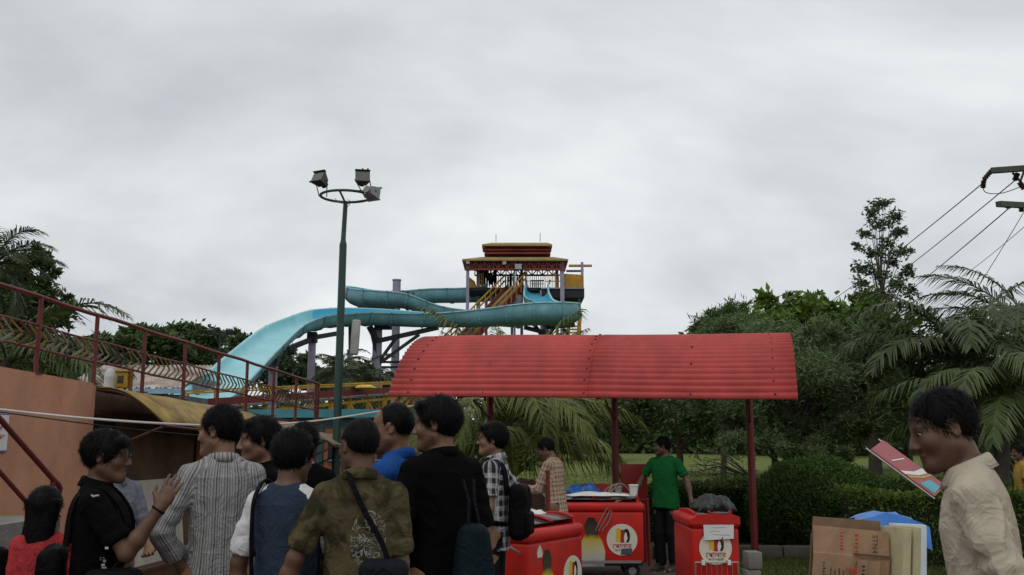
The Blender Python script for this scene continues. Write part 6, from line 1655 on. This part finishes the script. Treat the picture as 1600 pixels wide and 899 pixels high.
    for a_ in arms:
        def seg(p, q):
            e_ = q - p; t = np.clip(((V - p) @ e_) / (e_ @ e_), 0, 1); c = p + t[:, None] * e_; return np.linalg.norm(V - c, axis=1), t, e_
        dA, tA, eA = seg(a_['sh'], a_['el']); dB, tB, eB = seg(a_['el'], a_['wr'])
        for (dd_, t_, e_, base, p) in ((dA, tA, eA, 0, a_['sh']), (dB, tB, eB, .285, a_['el'])):
            away = ((V - a_['sh']) @ (RL @ np.array([a_['sd'], 0, 0])))
            msk = (dd_ < .115) & ((away > -.02 - .10 * np.clip(Lt[:, 2] - 1.40, 0, .06)) | (qt > 1.05)) & ((dd_ <= np.minimum(dA, dB) + 1e-6))
            wz_ = np.clip(.5 + np.maximum((away - .012 + .10 * np.clip(Lt[:, 2] - 1.40, 0, .06)) * 35, (qt - 1.12) * 6), 0, 1)
            ax_ = nrm(e_); out_ = RL @ np.array([a_['sd'], 0, 0]); out_ = nrm(out_ - ax_ * (out_ @ ax_)); o2 = np.cross(ax_, out_)
            rel = V - p; u_ = np.arctan2(rel @ o2, rel @ out_) * .068
            cuv[msk] = np.stack([u_[msk], base + t_[msk] * np.linalg.norm(e_), wz_[msk]], 1)
    V = V if far else smooth_pts(V, Q, 1, .4)
    sh_o = link_mesh('shirt', np_mesh('shirt', V, Q, shirt, smooth=True, attrs={'cuv': ('FLOAT_VECTOR', cuv)}), root, scale=s)
    # collar
    if collar:
        cm, kind = collar
        n = 30; vs, fs2 = [], []
        gap = .35 if kind == 'fold' else .12
        for i in range(n + 1):
            a = -PI + gap + (2 * PI - 2 * gap) * i / n - PI / 2   # centred at the back
            fr = (1 + math.sin(a)) / 2                            # 1 at the front
            zb = 1.478 - .035 * fr; hgt = .040 if kind == 'fold' else .030
            prof = [(.072, zb - .022), (.066, zb + hgt * .6), (.067, zb + hgt), (.076, zb + hgt - .004), (.094 + .012 * fr, zb - .004 - .014 * fr)] if kind == 'fold' else [(.074, zb - .014), (.068, zb + hgt), (.073, zb + hgt), (.082, zb - .012)]
            for r_, z_ in prof: vs.append(up((r_ * math.cos(a) * 1.02, r_ * math.sin(a) * .94 - .016, z_)))
        m_ = len(prof)
        for i in range(n):
            for q in range(m_ - 1): fs2.append((i * m_ + q, i * m_ + q + 1, (i + 1) * m_ + q + 1, (i + 1) * m_ + q))
        V2 = np.array(vs); Q2 = np.array(fs2)
        cu2 = np.stack([np.repeat(np.linspace(0, .4, n + 1), m_), np.tile(np.linspace(0, .06, m_), n + 1), np.zeros(len(V2))], 1)
        o = link_mesh('collar', np_mesh('collar', V2, Q2, cm, smooth=True, attrs={'cuv': ('FLOAT_VECTOR', cu2)}), root, scale=s); o.modifiers.new('t', 'SOLIDIFY').thickness = .003
    # ---------------- trousers, shoes
    if legs:
        tl = low * .8 if not far else fine
        ft = Field(np.arange(-.26, .26, tl), np.arange(-.2, .24, tl), np.arange(.0, 1.02, tl))
        ft.loft([(.80, .150, .105, 0), (.90, .152, .108, -.005), (.99, .142, .098, 0)], k=.02)
        w3 = waves(seed + 21, 4, 16, 40)
        for sd in (-1, 1):
            ft.cone((sd * .078, 0, .86), (sd * .095, .01, .48), .078, .072, k=.04); ft.cone((sd * .095, .01, .48), (sd * .10, -.03, .07), .075, .070, k=.03, flat=True)
        V, Q = ft.mesh(); V = V + unit(V - np.array([0, 0, .5])) * 0
        link_mesh('trousers', np_mesh('trousers', V, Q, trousers, smooth=True, attrs={'cuv': ('FLOAT_VECTOR', V * 1.0)}), root, scale=s)
        for sd in (-1, 1):
            mb = MB(); n = 12; vs, fs2 = [], []
            for j, (z, g) in enumerate(((0.0, 1.0), (.025, 1.02), (.055, .9), (.075, .6))):
                for i in range(n):
                    a = 2 * PI * i / n; vs.append(((sd * .108 + .05 * g * math.cos(a)), .05 + .135 * g * math.sin(a), z + (.03 if (j > 1 and math.sin(a) < -.2) else 0)))
            for j in range(3):
                for i in range(n): fs2.append((j * n + i, j * n + (i + 1) % n, (j + 1) * n + (i + 1) % n, (j + 1) * n + i))
            fs2 += [tuple(range(n))[::-1], tuple(range(3 * n, 4 * n))]
            mb.add(vs, fs2); mb.build('shoe', m_shoe, root, smooth=True, scale=s)
    # ---------------- hair: a scalp mass plus short locks
    if hair:
        hs = max(.006, fine)
        loh, hih = hc - .16, hc + .16
        if hair == 'long': loh = loh - np.array([0.02, .05, .34]); hih = hih + np.array([.02, .02, 0])
        fh = Field(np.arange(loh[0], hih[0], hs), np.arange(loh[1], hih[1], hs), np.arange(loh[2], hih[2], hs))
        wh = waves(seed + 31, 5, 60, 130); wl_ = waves(seed + 33, 4, 22, 45)
        vol = {'short': 0.0, 'full': .010, 'crop': -.006, 'fringe': .006, 'long': .008}[hair]
        r_ = np.array([.0835, .103, .097]) + vol
        slope = {'short': 1.15, 'full': 1.15, 'crop': 1.1, 'fringe': .85, 'long': 1.0}[hair]; y0 = {'short': .060, 'full': .066, 'crop': .052, 'fringe': .078, 'long': .06}[hair]
        def fn(X, Y, Z):
            px, py, pz = X - hc[0], Y - hc[1], Z - hc[2]
            x, y, z = (RH[0, 0] * px + RH[1, 0] * py + RH[2, 0] * pz, RH[0, 1] * px + RH[1, 1] * py + RH[2, 1] * pz, RH[0, 2] * px + RH[1, 2] * py + RH[2, 2] * pz)
            k0 = np.sqrt((x / r_[0]) ** 2 + ((y + .018) / r_[1]) ** 2 + ((z - .034) / r_[2]) ** 2); d = (k0 - 1) * .088
            d = d + .0018 * wh(x, y, z * .4) + .004 * wl_(x, y, z)
            # hairline: nothing in front of a slanting plane; sideburns; nape
            line = (y - y0 - slope * (z - .050)) / math.sqrt(1 + slope * slope)
            line = line - .010 * np.exp(-((np.abs(x) - .072) / .018) ** 2) * (z < .03) * (z > -.045)
            ear = np.sqrt(((np.abs(x) - .082) / .02) ** 2 + ((y + .010) / .022) ** 2 + ((z + .002) / .034) ** 2)
            d = np.maximum(d, line + .003 * wh(x, y, z)); d = np.maximum(d, (1 - ear) * .02)
            nape = -(z + .068 + .25 * np.maximum(y + .06, 0)); d = np.maximum(d, nape)
            if hair == 'fringe': d2 = np.sqrt((x / .070) ** 2 + ((y - .050) / .046) ** 2 + ((z - .072) / .042) ** 2); d = np.minimum(d, (d2 - 1) * .042 + .004 * wh(x, y, z))
            if hair in ('full',): d2 = np.sqrt((x / .066) ** 2 + ((y - .045) / .050) ** 2 + ((z - .092) / .034) ** 2); d = np.minimum(d, (d2 - 1) * .034 + .005 * wh(x, y, z))
            if hair == 'long':
                t = np.clip(-z / .34, 0, 1); w_ = .098 - .045 * t * t + .008 * np.sin(z * 22 + x * 8); d2 = np.maximum(np.sqrt((x / w_) ** 2 + ((y + .062 + .01 * t) / .052) ** 2) - 1, -(z + .34 - 3.0 * x * x) / .05) * .05; d2 = np.maximum(d2, (z - .06)); d = np.minimum(d, d2 + .005 * wh(x, y, z * .2))
            return d
        fh.put(fn, loh, hih, 0)
        V, Q = fh.mesh()
        if len(Q):
            VV, QQ = V.copy(), Q.copy()
            if not far:   # locks
                r2 = np.random.default_rng(seed + 77); nl = 3400 if hair != 'long' else 3600
                i_ = r2.integers(0, len(V), nl); C = V[i_]; Lh = (C - hc) @ RH
                nl_ = unit(Lh - np.array([0, -.018, .03])); keep = nl_[:, 1] < .93
                flow = np.stack([nl_[:, 0] * .2, -.25 - .2 * nl_[:, 1] + .9 * (nl_[:, 1] > .2) * (nl_[:, 2] > .2), -.65 * np.ones(nl)], 1) + r2.normal(size=(nl, 3)) * .50
                if hair == 'crop': flow = flow * .5 + nl_ * .6
                flow = flow - nl_ * np.sum(flow * nl_, 1, keepdims=True); flow = unit(flow)
                ln = (r2.uniform(.014, .040, nl) * (.55 if hair == 'crop' else 1.0))[:, None]; lift = r2.uniform(.08, .62, nl)[:, None]
                sd_ = unit(np.cross(flow, nl_)) * r2.uniform(.0007, .0017, nl)[:, None]
                b0 = Lh - nl_ * .003; m0 = b0 + flow * ln * .55 + nl_ * lift * ln * .6; e0 = b0 + flow * ln + nl_ * lift * ln * .55 - np.array([0, 0, .15]) * ln
                W_ = np.stack([b0 + sd_, b0 - sd_, m0 - sd_ * .8, m0 + sd_ * .8, m0 + sd_ * .8, m0 - sd_ * .8, e0 - sd_ * .1, e0 + sd_ * .1], 1)[keep].reshape(-1, 3)
                W_ = W_ @ RH.T + hc; QQ = np.concatenate([Q, np.arange(len(W_)).reshape(-1, 4) + len(V)]); VV = np.concatenate([V, W_])
            link_mesh('hair', np_mesh('hair', VV, QQ, m_hair, smooth=True), root, scale=s)
    # ---------------- eyes and glasses
    if not far:
        for sd in (-1, 1):
            bm = bmesh.new(); bmesh.ops.create_uvsphere(bm, u_segments=14, v_segments=10, radius=.0118)
            me = bpy.data.meshes.new('eye'); 
            for fc in bm.faces: fc.smooth = True; fc.material_index = 1 if fc.calc_center_median().y > .0078 else 0
            bm.to_mesh(me); bm.free(); me.materials.append(m_eyew); me.materials.append(m_iris)
            o = link_mesh('eye', me, root); c = hp((sd * .031, .0765, .0085)) * s
            o.matrix_local = Matrix.Translation(c) @ Matrix(RH.tolist()).to_4x4() @ Matrix.Diagonal((s, s, s * .62, 1))
        if glasses:
            mb = MB()
            for sd in (-1, 1):
                rim = [hp((sd * .033 + .024 * math.copysign(abs(math.cos(a)) ** .6, math.cos(a)), .100 - .012 * abs(.033 + .024 * math.cos(a) * 1 - .033) * 8 * .1, .004 + .0155 * math.copysign(abs(math.sin(a)) ** .6, math.sin(a)))) * s for a in [2 * PI * k / 20 for k in range(21)]]
                mb.tube(rim, .0020, 5, caps=False)
                mb.tube([hp((sd * .057, .098, .009)) * s, hp((sd * .073, .06, .010)) * s, hp((sd * .083, -.005, .012)) * s, hp((sd * .083, -.03, -.006)) * s], .0020, 5)
            mb.tube([hp((-.010, .101, .008)) * s, hp((0, .1125, .012)) * s, hp((.010, .101, .008)) * s], .0018, 5)
            mb.build('glasses', m_spec, root, smooth=True)
    return root, dict(s=s, up=up, hp=hp, arms=arms)
# ---------------------------------------------------------------- the crowd in front
sk1 = skin_mat('skin_brown', (0.175, 0.088, 0.050)); sk2 = skin_mat('skin_dark_brown', (0.115, 0.057, 0.034)); sk3 = skin_mat('skin_mid_brown', (0.21, 0.112, 0.068))
t_black = cloth_mat('black_trousers', 'plain', (0.010, 0.010, 0.012)); t_jean = cloth_mat('dark_jeans', 'plain', (0.020, 0.026, 0.042))
c_black = cloth_mat('black_cotton', 'plain', (0.0035, 0.0035, 0.004)); c_kurta = cloth_mat('striped_kurta', 'stripes', (0.34, 0.33, 0.32), (0.13, 0.135, 0.145), (0.022, 0.023, 0.03))
c_rag = cloth_mat('blue_raglan', 'raglan', (0.030, 0.044, 0.070), (0.60, 0.60, 0.60), (0.02, 0.025, 0.05)); c_camo = cloth_mat('olive_camo', 'camo', (0.085, 0.070, 0.036), (0.030, 0.028, 0.014), (0.32, 0.34, 0.30))
c_blue = cloth_mat('blue_shirt', 'plain', (0.018, 0.075, 0.27)); c_plaid = cloth_mat('black_white_plaid', 'plaid', (0.36, 0.36, 0.36), (0.022, 0.024, 0.03), (0.55, 0.55, 0.55))
c_check = cloth_mat('brown_check', 'check', (0.42, 0.33, 0.25), (0.19, 0.10, 0.065), (0.12, 0.05, 0.035)); c_green = cloth_mat('green_tee', 'plain', (0.008, 0.085, 0.022))
c_beige = cloth_mat('beige_shirt', 'plain', (0.43, 0.37, 0.285)); c_grey = cloth_mat('grey_blue_shirt', 'check', (0.17, 0.18, 0.21), (0.13, 0.14, 0.17), (0.1, 0.1, 0.12))
c_red = cloth_mat('coral_red_dress', 'plain', (0.42, 0.045, 0.05)); c_yel = cloth_mat('ochre_scarf', 'plain', (0.34, 0.21, 0.05))
def stand(px, topy, D):
    w = at(px, topy, D); return (w.x, w.y), w.z
def P_(label, px, topy, D, yaw, skin, shirt, off=(0, 0), dh=.0, **kw):
    (x, y), z = stand(px, topy, D)
    return person(label, (x + off[0], y + off[1], 0), z + dh, R(yaw), skin, shirt, **kw)
hang = lambda sd: ((sd * .16, .03, -1), (sd * .04, .24, -1), (sd * .02, .25, -1), (0, 1, .2), .5)

# man with glasses, facing right, hand raised
pA, iA = P_('young man in glasses and black polo with one hand raised', 163, 676, 4.5, -72, sk2, c_black, hair='fringe', glasses=True, seed=1, head=(R(-4), 0, R(-12)), collar=(c_black, 'fold'), trousers=t_jean, mouth_open=True, sleeve=.78,
    Rr=((.22, .55, -.80), (.02, .55, .85), (-.05, .45, .95), (-.9, .25, .1), .30), L=((-.2, .25, -1), (-.05, .6, -.7), (0, .7, -.7), (.4, 0, .6), .5))
# girl with long hair
pB, iB = P_('girl in a coral red dress with long black hair, seen from behind', 72, 764, 4.7, 8, sk1, c_red, hair='long', seed=2, hem=.62, trousers=c_red, low=.02, build=.82, fine=.0075)
# man in grey blue shirt behind
pC, iC = P_('man in grey blue shirt standing behind the man with the raised hand', 182, 693, 6.4, -140, sk1, c_grey, hair='short', seed=3, trousers=t_black, collar=(c_grey, 'fold'), long_sleeve=.55, L=((-.3, .15, -1), (.15, .75, -.45), (.3, .8, -.3), (.3, 0, 1), .5), fine=.008)
# striped kurta man
pD, iD = P_('man in a grey striped kurta with one hand on his hip', 352, 637, 4.85, 22, sk3, c_kurta, hair='short', seed=4, head=(R(-4), 0, R(52)), collar=(c_kurta, 'band'), trousers=t_black, long_sleeve=.62, hem=.55, stubble=.25,
    L=((-.46, -.12, -1), (.40, .38, -.62), (.7, .5, -.3), (.2, .6, .6), .6), Rr=hang(1), folds=1.25, build=.98)
# smiling man facing left
pE, iE = P_('smiling man in a dark shirt, face turned to the striped kurta', 412, 656, 5.3, 118, sk3, c_black, hair='full', seed=5, head=(R(-4), 0, R(-6)), mouth_open=True, stubble=.35, trousers=t_jean, collar=(c_black, 'fold'))
# hidden man further back
P_('man further back of whom mostly black hair shows behind the blue shirt', 476, 663, 5.9, 30, sk1, c_black, hair='short', seed=6, trousers=t_jean, fine=.009)
# boy in blue raglan
pF, iF = P_('boy in a slate blue shirt with white raglan sleeves, back turned', 455, 676, 4.4, -12, sk2, c_rag, hair='full', seed=7, head=(R(-8), 0, R(-6)), trousers=t_jean, sleeve=.86, L=((-.30, -.02, -1), (-.10, .12, -1), (0, .2, -1), (.2, 1, 0), .5), Rr=((.02, .5, -.9), (-.2, .7, -.5), (-.2, .8, -.3), (-.5, .3, 0), .5))
# olive camo man
pG, iG = P_('man in an olive patterned shirt with a strap across his back', 566, 656, 4.2, 4, sk2, c_camo, hair='crop', seed=8, head=(R(-3), 0, R(32)), trousers=t_black, collar=(c_camo, 'fold'), sleeve=.88, L=((-.44, -.06, -1), (-.36, .16, -1), (-.2, .3, -1), (.3, 1, 0), .5), Rr=((.10, .02, -1), (.04, .24, -1), (.02, .25, -1), (0, 1, .2), .5), build=1.02)
# blue collar man, profile
pH, iH = P_('man in a bright blue open collared shirt looking left', 620, 633, 4.95, 68, sk1, c_blue, hair='crop', seed=9, head=(R(-3), 0, R(14)), trousers=t_jean, collar=(c_blue, 'fold'), stubble=.4, long_sleeve=.95, L=((-.15, .32, -.95), (.42, .30, .95), (.3, .2, .9), (.3, -.6, .2), .8))
# black shirt man
pI, iI = P_('tall man in a plain black shirt with wavy hair, back turned', 690, 625, 4.75, 34, sk1, c_black, hair='full', seed=10, head=(R(-4), 0, R(44)), trousers=t_black, sleeve=.95, collar=(c_black, 'band'), stubble=.45, L=((-.32, -.08, -1), (.12, .5, -.7), (.2, .6, -.6), (.4, .5, 0), .5), Rr=((.22, -.05, -1), (.06, .2, -1), (0, .2, -1), (0, 1, 0), .5), build=1.04)
# plaid man
pJ, iJ = P_('young man in black and white plaid shirt and glasses', 771, 664, 7.5, 76, sk3, c_plaid, hair='full', glasses=True, seed=11, head=(R(2), 0, R(12)), trousers=t_black, collar=(c_plaid, 'fold'), sleeve=.72, L=((-.10, -.02, -1), (.0, .12, -1), (0, .2, -1), (.5, .5, 0), .5), Rr=((.6, -.45, -.9), (-.35, .6, -.5), (-.5, .6, -.3), (-.3, .5, .3), .5), fine=.0072)
# vendor in checked shirt
pK, iK = P_('vendor in a brown checked shirt bending to his work', 868, 686, 11.0, 62, sk2, c_check, hair='short', seed=12, head=(R(-22), 0, R(10)), lean=(R(-6), 0, 0), trousers=t_black, long_sleeve=.8, L=((-.12, .45, -.9), (.1, .95, .05), (.1, 1, .1), (.6, 0, -.5), .6), Rr=((.12, .45, -.9), (-.1, .95, .1), (-.1, 1, .1), (-.6, 0, -.5), .6), fine=.010, low=.016, dh=.02)
# man in green
pL, iL = P_('man in a green t shirt leaning a hand on the freezer cart', 1037, 684, 12.75, 142, sk2, c_green, hair='short', seed=13, head=(R(-4), 0, R(-58)), trousers=t_black, stubble=.5, sleeve=.72, Rr=((.62, .1, -.9), (.42, .22, -1), (.1, .3, -1), (-.3, .8, .2), .3), L=((-.55, -.1, -1), (-.30, .2, -1), (-.1, .2, -1), (.3, .8, 0), .5), fine=.010, low=.016, build=1.22)
# man in beige at the right
pM, iM = P_('man in a creased beige shirt standing before the carton stack', 1462, 613, 3.1, 64, sk2, c_beige, hair='short', seed=14, head=(R(-8), 0, R(18)), lean=(R(-9), 0, 0), off=(.165, 0), cloth=.008, trousers=t_black, collar=(c_beige, 'fold'), long_sleeve=.22, L=((-.20, -.16, -1), (.06, .9, -.6), (.1, 1, -.2), (.5, 0, -.4), .8), Rr=((.2, .1, -1), (-.1, .8, -.3), (-.1, 1, 0), (-.5, 0, -.4), .8), stubble=.3, folds=1.7, build=1.06, dh=.015)
# person behind the hedge at the far right
P_('person with an ochre scarf standing behind the hedge at the right', 1592, 697, 14.4, 80, sk2, c_yel, hair='short', seed=15, trousers=t_black, fine=.012, low=.022)

# ---------------------------------------------------------------- bags
m_bag = cloth_mat('black_nylon', 'plain', (0.004, 0.004, 0.005), rough=.6); m_bagt = cloth_mat('dark_teal_nylon', 'plain', (0.008, 0.015, 0.019), rough=.6); m_bagg = cloth_mat('dark_grey_nylon', 'plain', (0.010, 0.011, 0.014), rough=.6)
m_lettr = M('pale_print', (0.40, 0.41, 0.40), rough=.6)
def backpack(label, person_, info, c, size, mat, straps=True, rot=(0, 0, 0), seed=0, pocket=True, text=None, taper=0.0):
    """c in the wearer's own frame"""
    s = info['s']; mw = Matrix.Translation(person_.location) @ person_.rotation_euler.to_matrix().to_4x4()
    root = empty('backpack', mw @ (Vector(c) * s), 0, label, 'bag'); root.rotation_euler = (mw.to_3x3() @ Euler(rot).to_matrix()).to_euler()
    w, d, h_ = size; g = .013
    wv = waves(seed + 3, 5, 18, 45)
    fb = Field(np.arange(-w / 2 - .05, w / 2 + .05, g), np.arange(-d / 2 - .09, d / 2 + .05, g), np.arange(-h_ / 2 - .06, h_ / 2 + .06, g))
    def rb(cx, cy, cz, a, b, c_, r):
        def fn(X, Y, Z):
            k_ = 1 - taper * np.clip((Z - cz) / c_ * .5 + .5, 0, 1) ** 2; qx, qy, qz = np.abs(X - cx) - a * k_ + r, np.abs(Y - cy) - b + r, np.abs(Z - cz) - c_ + r
            return np.sqrt(np.maximum(qx, 0) ** 2 + np.maximum(qy, 0) ** 2 + np.maximum(qz, 0) ** 2) + np.minimum(np.maximum(qx, np.maximum(qy, qz)), 0) - r + .006 * wv(X, Y, Z)
        fb.put(fn, (cx - a, cy - b, cz - c_), (cx + a, cy + b, cz + c_), .012)
    rb(0, 0, 0, w / 2, d / 2, h_ / 2, min(w, d) * .42)
    V, Q = fb.mesh(); V = smooth_pts(V, Q, 1)
    link_mesh('main_compartment', np_mesh('main_compartment', V, Q, mat, smooth=True, attrs={'cuv': ('FLOAT_VECTOR', V)}), root)
    if pocket:
        bevel_box('front_pocket', (w * .78, d * .4, h_ * .42), mat, root, bev=.03, loc=(0, -d * .5, -h_ * .2))
        mb = MB(); mb.tube([(-w * .3, -d * .52, h_ * .08), (-w * .3, -d * .50, h_ * .3), (0, -d * .47, h_ * .42), (w * .3, -d * .50, h_ * .3), (w * .3, -d * .52, h_ * .08)], .004, 5); mb.build('zip', m_bagg, root)
    inv = root.rotation_euler.to_matrix().to_4x4().inverted() @ Matrix.Translation(-Vector(root.location)) @ mw
    if straps:
        for sd in (straps if isinstance(straps, tuple) else (-1, 1)):
            pts = [info['up']((sd * .07, -.125, 1.20)), info['up']((sd * .082, -.112, 1.36)), info['up']((sd * .092, -.075, 1.44)), info['up']((sd * .095, .0, 1.468)), info['up']((sd * .105, .075, 1.42)), info['up']((sd * .12, .138, 1.30)), info['up']((sd * .17, .12, 1.12)), info['up']((sd * .20, -.02, 1.02)), info['up']((sd * .16, -.15, 1.0))]
            cp = [inv @ Vector(tuple(np.array(p) * s)) for p in catmull(pts, 4)]
            cen = inv @ Vector(tuple(info['up']((0, 0, 1.25)) * s)); vs, fs2 = [], []
            for i, p in enumerate(cp):
                p = Vector(p); t = (Vector(cp[min(i + 1, len(cp) - 1)]) - Vector(cp[max(i - 1, 0)])).normalized(); o_ = (p - cen).normalized(); sv = t.cross(o_).normalized() * .022; o_ = o_ * .006
                vs += [p + sv - o_, p - sv - o_, p - sv + o_, p + sv + o_]
            for i in range(len(cp) - 1):
                for q in range(4): fs2.append((i * 4 + q, i * 4 + (q + 1) % 4, i * 4 + 4 + (q + 1) % 4, i * 4 + 4 + q))
            mb = MB(); mb.add(vs, fs2); mb.build('strap', mat, root)
    if text: link_mesh('lettering', text_mesh(text, .05, m_lettr), root, (w * .36, -d * .55, -h_ * .1), (PI / 2, R(-80), 0))
    return root
backpack('large black backpack worn by the man with the raised hand', pA, iA, (0, -.185, 1.00), (.27, .11, .38), m_bag, seed=1)
b2 = backpack('black shoulder bag with white lettering at the raised hand man', pA, iA, (.25, .10, .98), (.24, .12, .26), m_bag, straps=False, seed=2, rot=(0, 0, R(80)), pocket=False)
backpack('black backpack hanging beside the girl in red', pB, iB, (-.26, -.02, 1.22), (.16, .13, .28), m_bag, straps=False, seed=3, pocket=False)
backpack('dark grey sling bag on the back of the olive shirt', pG, iG, (.12, -.20, .98), (.20, .10, .34), m_bagg, straps=False, seed=4)
# sling strap over the olive shirt
def strap_over(label, p_, info, pts, mat, w=.018):
    s = info['s']; mw = Matrix.Translation(p_.location) @ p_.rotation_euler.to_matrix().to_4x4()
    cp = [mw @ Vector(tuple(np.array(info['up'](q)) * s)) for q in catmull(pts, 6)]; cen = mw @ Vector(tuple(np.array(info['up']((0, 0, 1.25))) * s))
    vs, fs2 = [], []; o0 = cp[0]
    for i, p in enumerate(cp):
        t = (cp[min(i + 1, len(cp) - 1)] - cp[max(i - 1, 0)]).normalized(); o_ = (p - cen).normalized(); sv = t.cross(o_).normalized() * w; o_ = o_ * .004
        vs += [p + sv - o_ - o0, p - sv - o_ - o0, p - sv + o_ - o0, p + sv + o_ - o0]
    for i in range(len(cp) - 1):
        for q in range(4): fs2.append((i * 4 + q, i * 4 + (q + 1) % 4, i * 4 + 4 + (q + 1) % 4, i * 4 + 4 + q))
    mb = MB(); mb.add(vs, fs2); o = mb.build('bag_strap', mat, loc=o0); tag(o, label, 'strap'); return o
strap_over('thin black bag strap running over the olive patterned shirt', pG, iG, [(-.06, .09, 1.46), (-.055, -.02, 1.515), (-.03, -.115, 1.46), (.03, -.138, 1.34), (.10, -.142, 1.22), (.14, -.15, 1.12)], m_bag, .011)
strap_over('dark strap down the left shoulder of the slate blue shirt', pF, iF, [(-.115, .10, 1.44), (-.118, -.01, 1.50), (-.115, -.115, 1.42), (-.11, -.140, 1.28), (-.10, -.145, 1.10), (-.09, -.15, .95)], m_bag, .013)
tb1 = backpack('dark teal drawstring bag hanging on the back of the black shirt', pI, iI, (.05, -.21, 1.02), (.22, .10, .32), m_bagt, straps=False, seed=5, pocket=False, taper=.45)
for sd in (-1, 1):
    mb = MB(); mb.tube([(sd * .03, .0, .16), (sd * .015, .02, .26), (sd * .03, .05, .36)], .007, 5); mb.build('drawstring', m_bagg, tb1)
for k, (w, hh) in enumerate(((.05, .04), (.05, .03))):
    mb = MB(); mb.box((-.05 + .07 * k, -.064, -.15), (w, .006, hh)); mb.build('pale_patch', m_lettr, tb1)
backpack('dark green black backpack worn by the man in plaid', pJ, iJ, (0, -.205, 1.08), (.25, .14, .42), m_bag, straps=(-1,), seed=6)
# pale printed marks and a wrist band on the black polo
def mark_on(person_, part, px, py, size, mat, name, rot=0.0):
    """a small flat print laid on the garment surface where the photograph shows it"""
    sh = [c for c in person_.children if c.name.split('.')[0] == part][0]
    mw = Matrix.Translation(person_.location) @ person_.rotation_euler.to_matrix().to_4x4() @ Matrix.Diagonal((sh.scale[0],) * 3 + (1,))
    co = np.empty(len(sh.data.vertices) * 3, np.float32); sh.data.vertices.foreach_get('co', co); co = co.reshape(-1, 3)
    Wc = co @ np.array(mw.to_3x3()).T + np.array(mw.translation)
    d = Wc - np.array([0, 0, CZ]); yc_ = d[:, 1] * _cp + d[:, 2] * _sp; sx = 800 + F_PX * d[:, 0] / yc_; syy = 449.5 - F_PX * (-d[:, 1] * _sp + d[:, 2] * _cp) / yc_
    near = np.where((np.abs(sx - px) < 6) & (np.abs(syy - py) < 6))[0]
    if not len(near): return
    p = Vector(Wc[near[np.argmin(Wc[near, 1])]].tolist()); to_cam = (Vector((0, 0, CZ)) - p).normalized(); p = p + to_cam * .007
    inv = (Matrix.Translation(person_.location) @ person_.rotation_euler.to_matrix().to_4x4()).inverted()
    mb = MB(); mb.box((0, 0, 0), (size[0], .003, size[1]), rot=Matrix.Rotation(rot, 3, 'Y')); o = mb.build(name, mat, person_); o.location = inv @ p; o.rotation_euler = (0, 0, -person_.rotation_euler.z)
rs_ = random.Random(3)
for k in range(7): mark_on(pA, 'shirt', 164 + .6 * k, 862 + 6.2 * k, (.016 + rs_.uniform(-.003, .005), .010), m_lettr, 'printed_mark', rs_.uniform(-.2, .2))
mark_on(pA, 'shirt', 155, 774, (.032, .007), m_lettr, 'printed_mark', -.15); mark_on(pA, 'shirt', 150, 770, (.018, .006), m_lettr, 'printed_mark', .5)
aw = iA['arms'][1]; ax0 = nrm(aw['wr'] - aw['el']); e1 = nrm(np.cross(ax0, [0, 0, 1])); e2 = np.cross(ax0, e1); cw = aw['wr'] - ax0 * .012
mb = MB(); mb.tube([Vector(((cw + (e1 * math.cos(q * PI / 8) + e2 * math.sin(q * PI / 8)) * .0295) * iA['s']).tolist()) for q in range(17)], .0055, 6, caps=False); mb.build('wrist_band', m_bagg, pA, smooth=True)
# ---------------------------------------------------------------- far crowd on the tower and riders
def far_person(label, px, topy, D, col, yaw, seed, group, H=None, zfoot=None):
    w = at(px, topy, D); hgt = H or 1.6
    return person(label, (w.x, w.y, w.z - hgt), hgt, R(yaw), sk2, cloth_mat('far_cloth_%d' % (seed % 5), 'plain', col), group, trousers=t_black, hair='short', fine=.05, far=True, seed=seed)
cols = [(0.02, 0.02, 0.025), (0.05, 0.03, 0.03), (0.02, 0.03, 0.05), (0.07, 0.05, 0.03), (0.03, 0.035, 0.03)]
k = 0
zdeck = (T(800, 449.5, 0) + TO).z
for px, d, H in ((752, -1.2, 1.5), (756, .1, 1.75), (759, -1.6, 1.75), (763, -.6, 1.3), (767, -1.4, 1.2), (771, .2, 1.3), (774, -1.5, 1.55), (794, .1, 1.1), (798, .2, 1.2), (803, .0, 1.1), (808, .2, 1.15), (812, .1, 1.1)):
    D = TD + d; x = at(px, 440, D).x
    person('visitor queuing on the high slide platform', (x, D, zdeck), H, R(random.uniform(0, 360)), sk2, cloth_mat('far_cloth_%d' % (k % 5), 'plain', cols[k % 5]), 'visitors on the tower platform', trousers=t_black, hair='short', fine=.05, far=True, seed=40 + k); k += 1
for px, topy, D in ((646, 457, 73.2), (637, 456, 73.2)):
    w = at(px, topy, D)
    person('rider sliding in the upper teal trough', (w.x, D, w.z - 1.5), 1.5, R(-90), sk2, cloth_mat('far_cloth_0', 'plain', cols[0]), 'riders in the upper trough', trousers=t_black, hair='short', fine=.05, far=True, seed=60 + int(px))
# white sack on the roof edge
sk = np.array(list(at(170, 608, 9.8)))
wv = waves(4, 5, 30, 70); fsck = Field(np.arange(-.09, .09, .008), np.arange(-.09, .09, .008), np.arange(-.02, .26, .008))
fsck.loft([(0.0, .045, .04, 0), (.04, .055, .05, 0), (.15, .06, .05, 0), (.20, .045, .035, 0), (.23, .02, .015, 0)], k=.01, n=2.0, disp=lambda X, Y, Z: .016 * wv(X, Y, Z * .3))
V, Q = fsck.mesh()
o = link_mesh('plastic_sack', np_mesh('plastic_sack', V, Q, M('white_sack', (0.50, 0.51, 0.50), rough=.5, var=.12, scale=12), smooth=True), None, (sk[0], 9.8, wz(9.8))); tag(o, 'white plastic sack standing beside the small yellow meter box', 'sack')
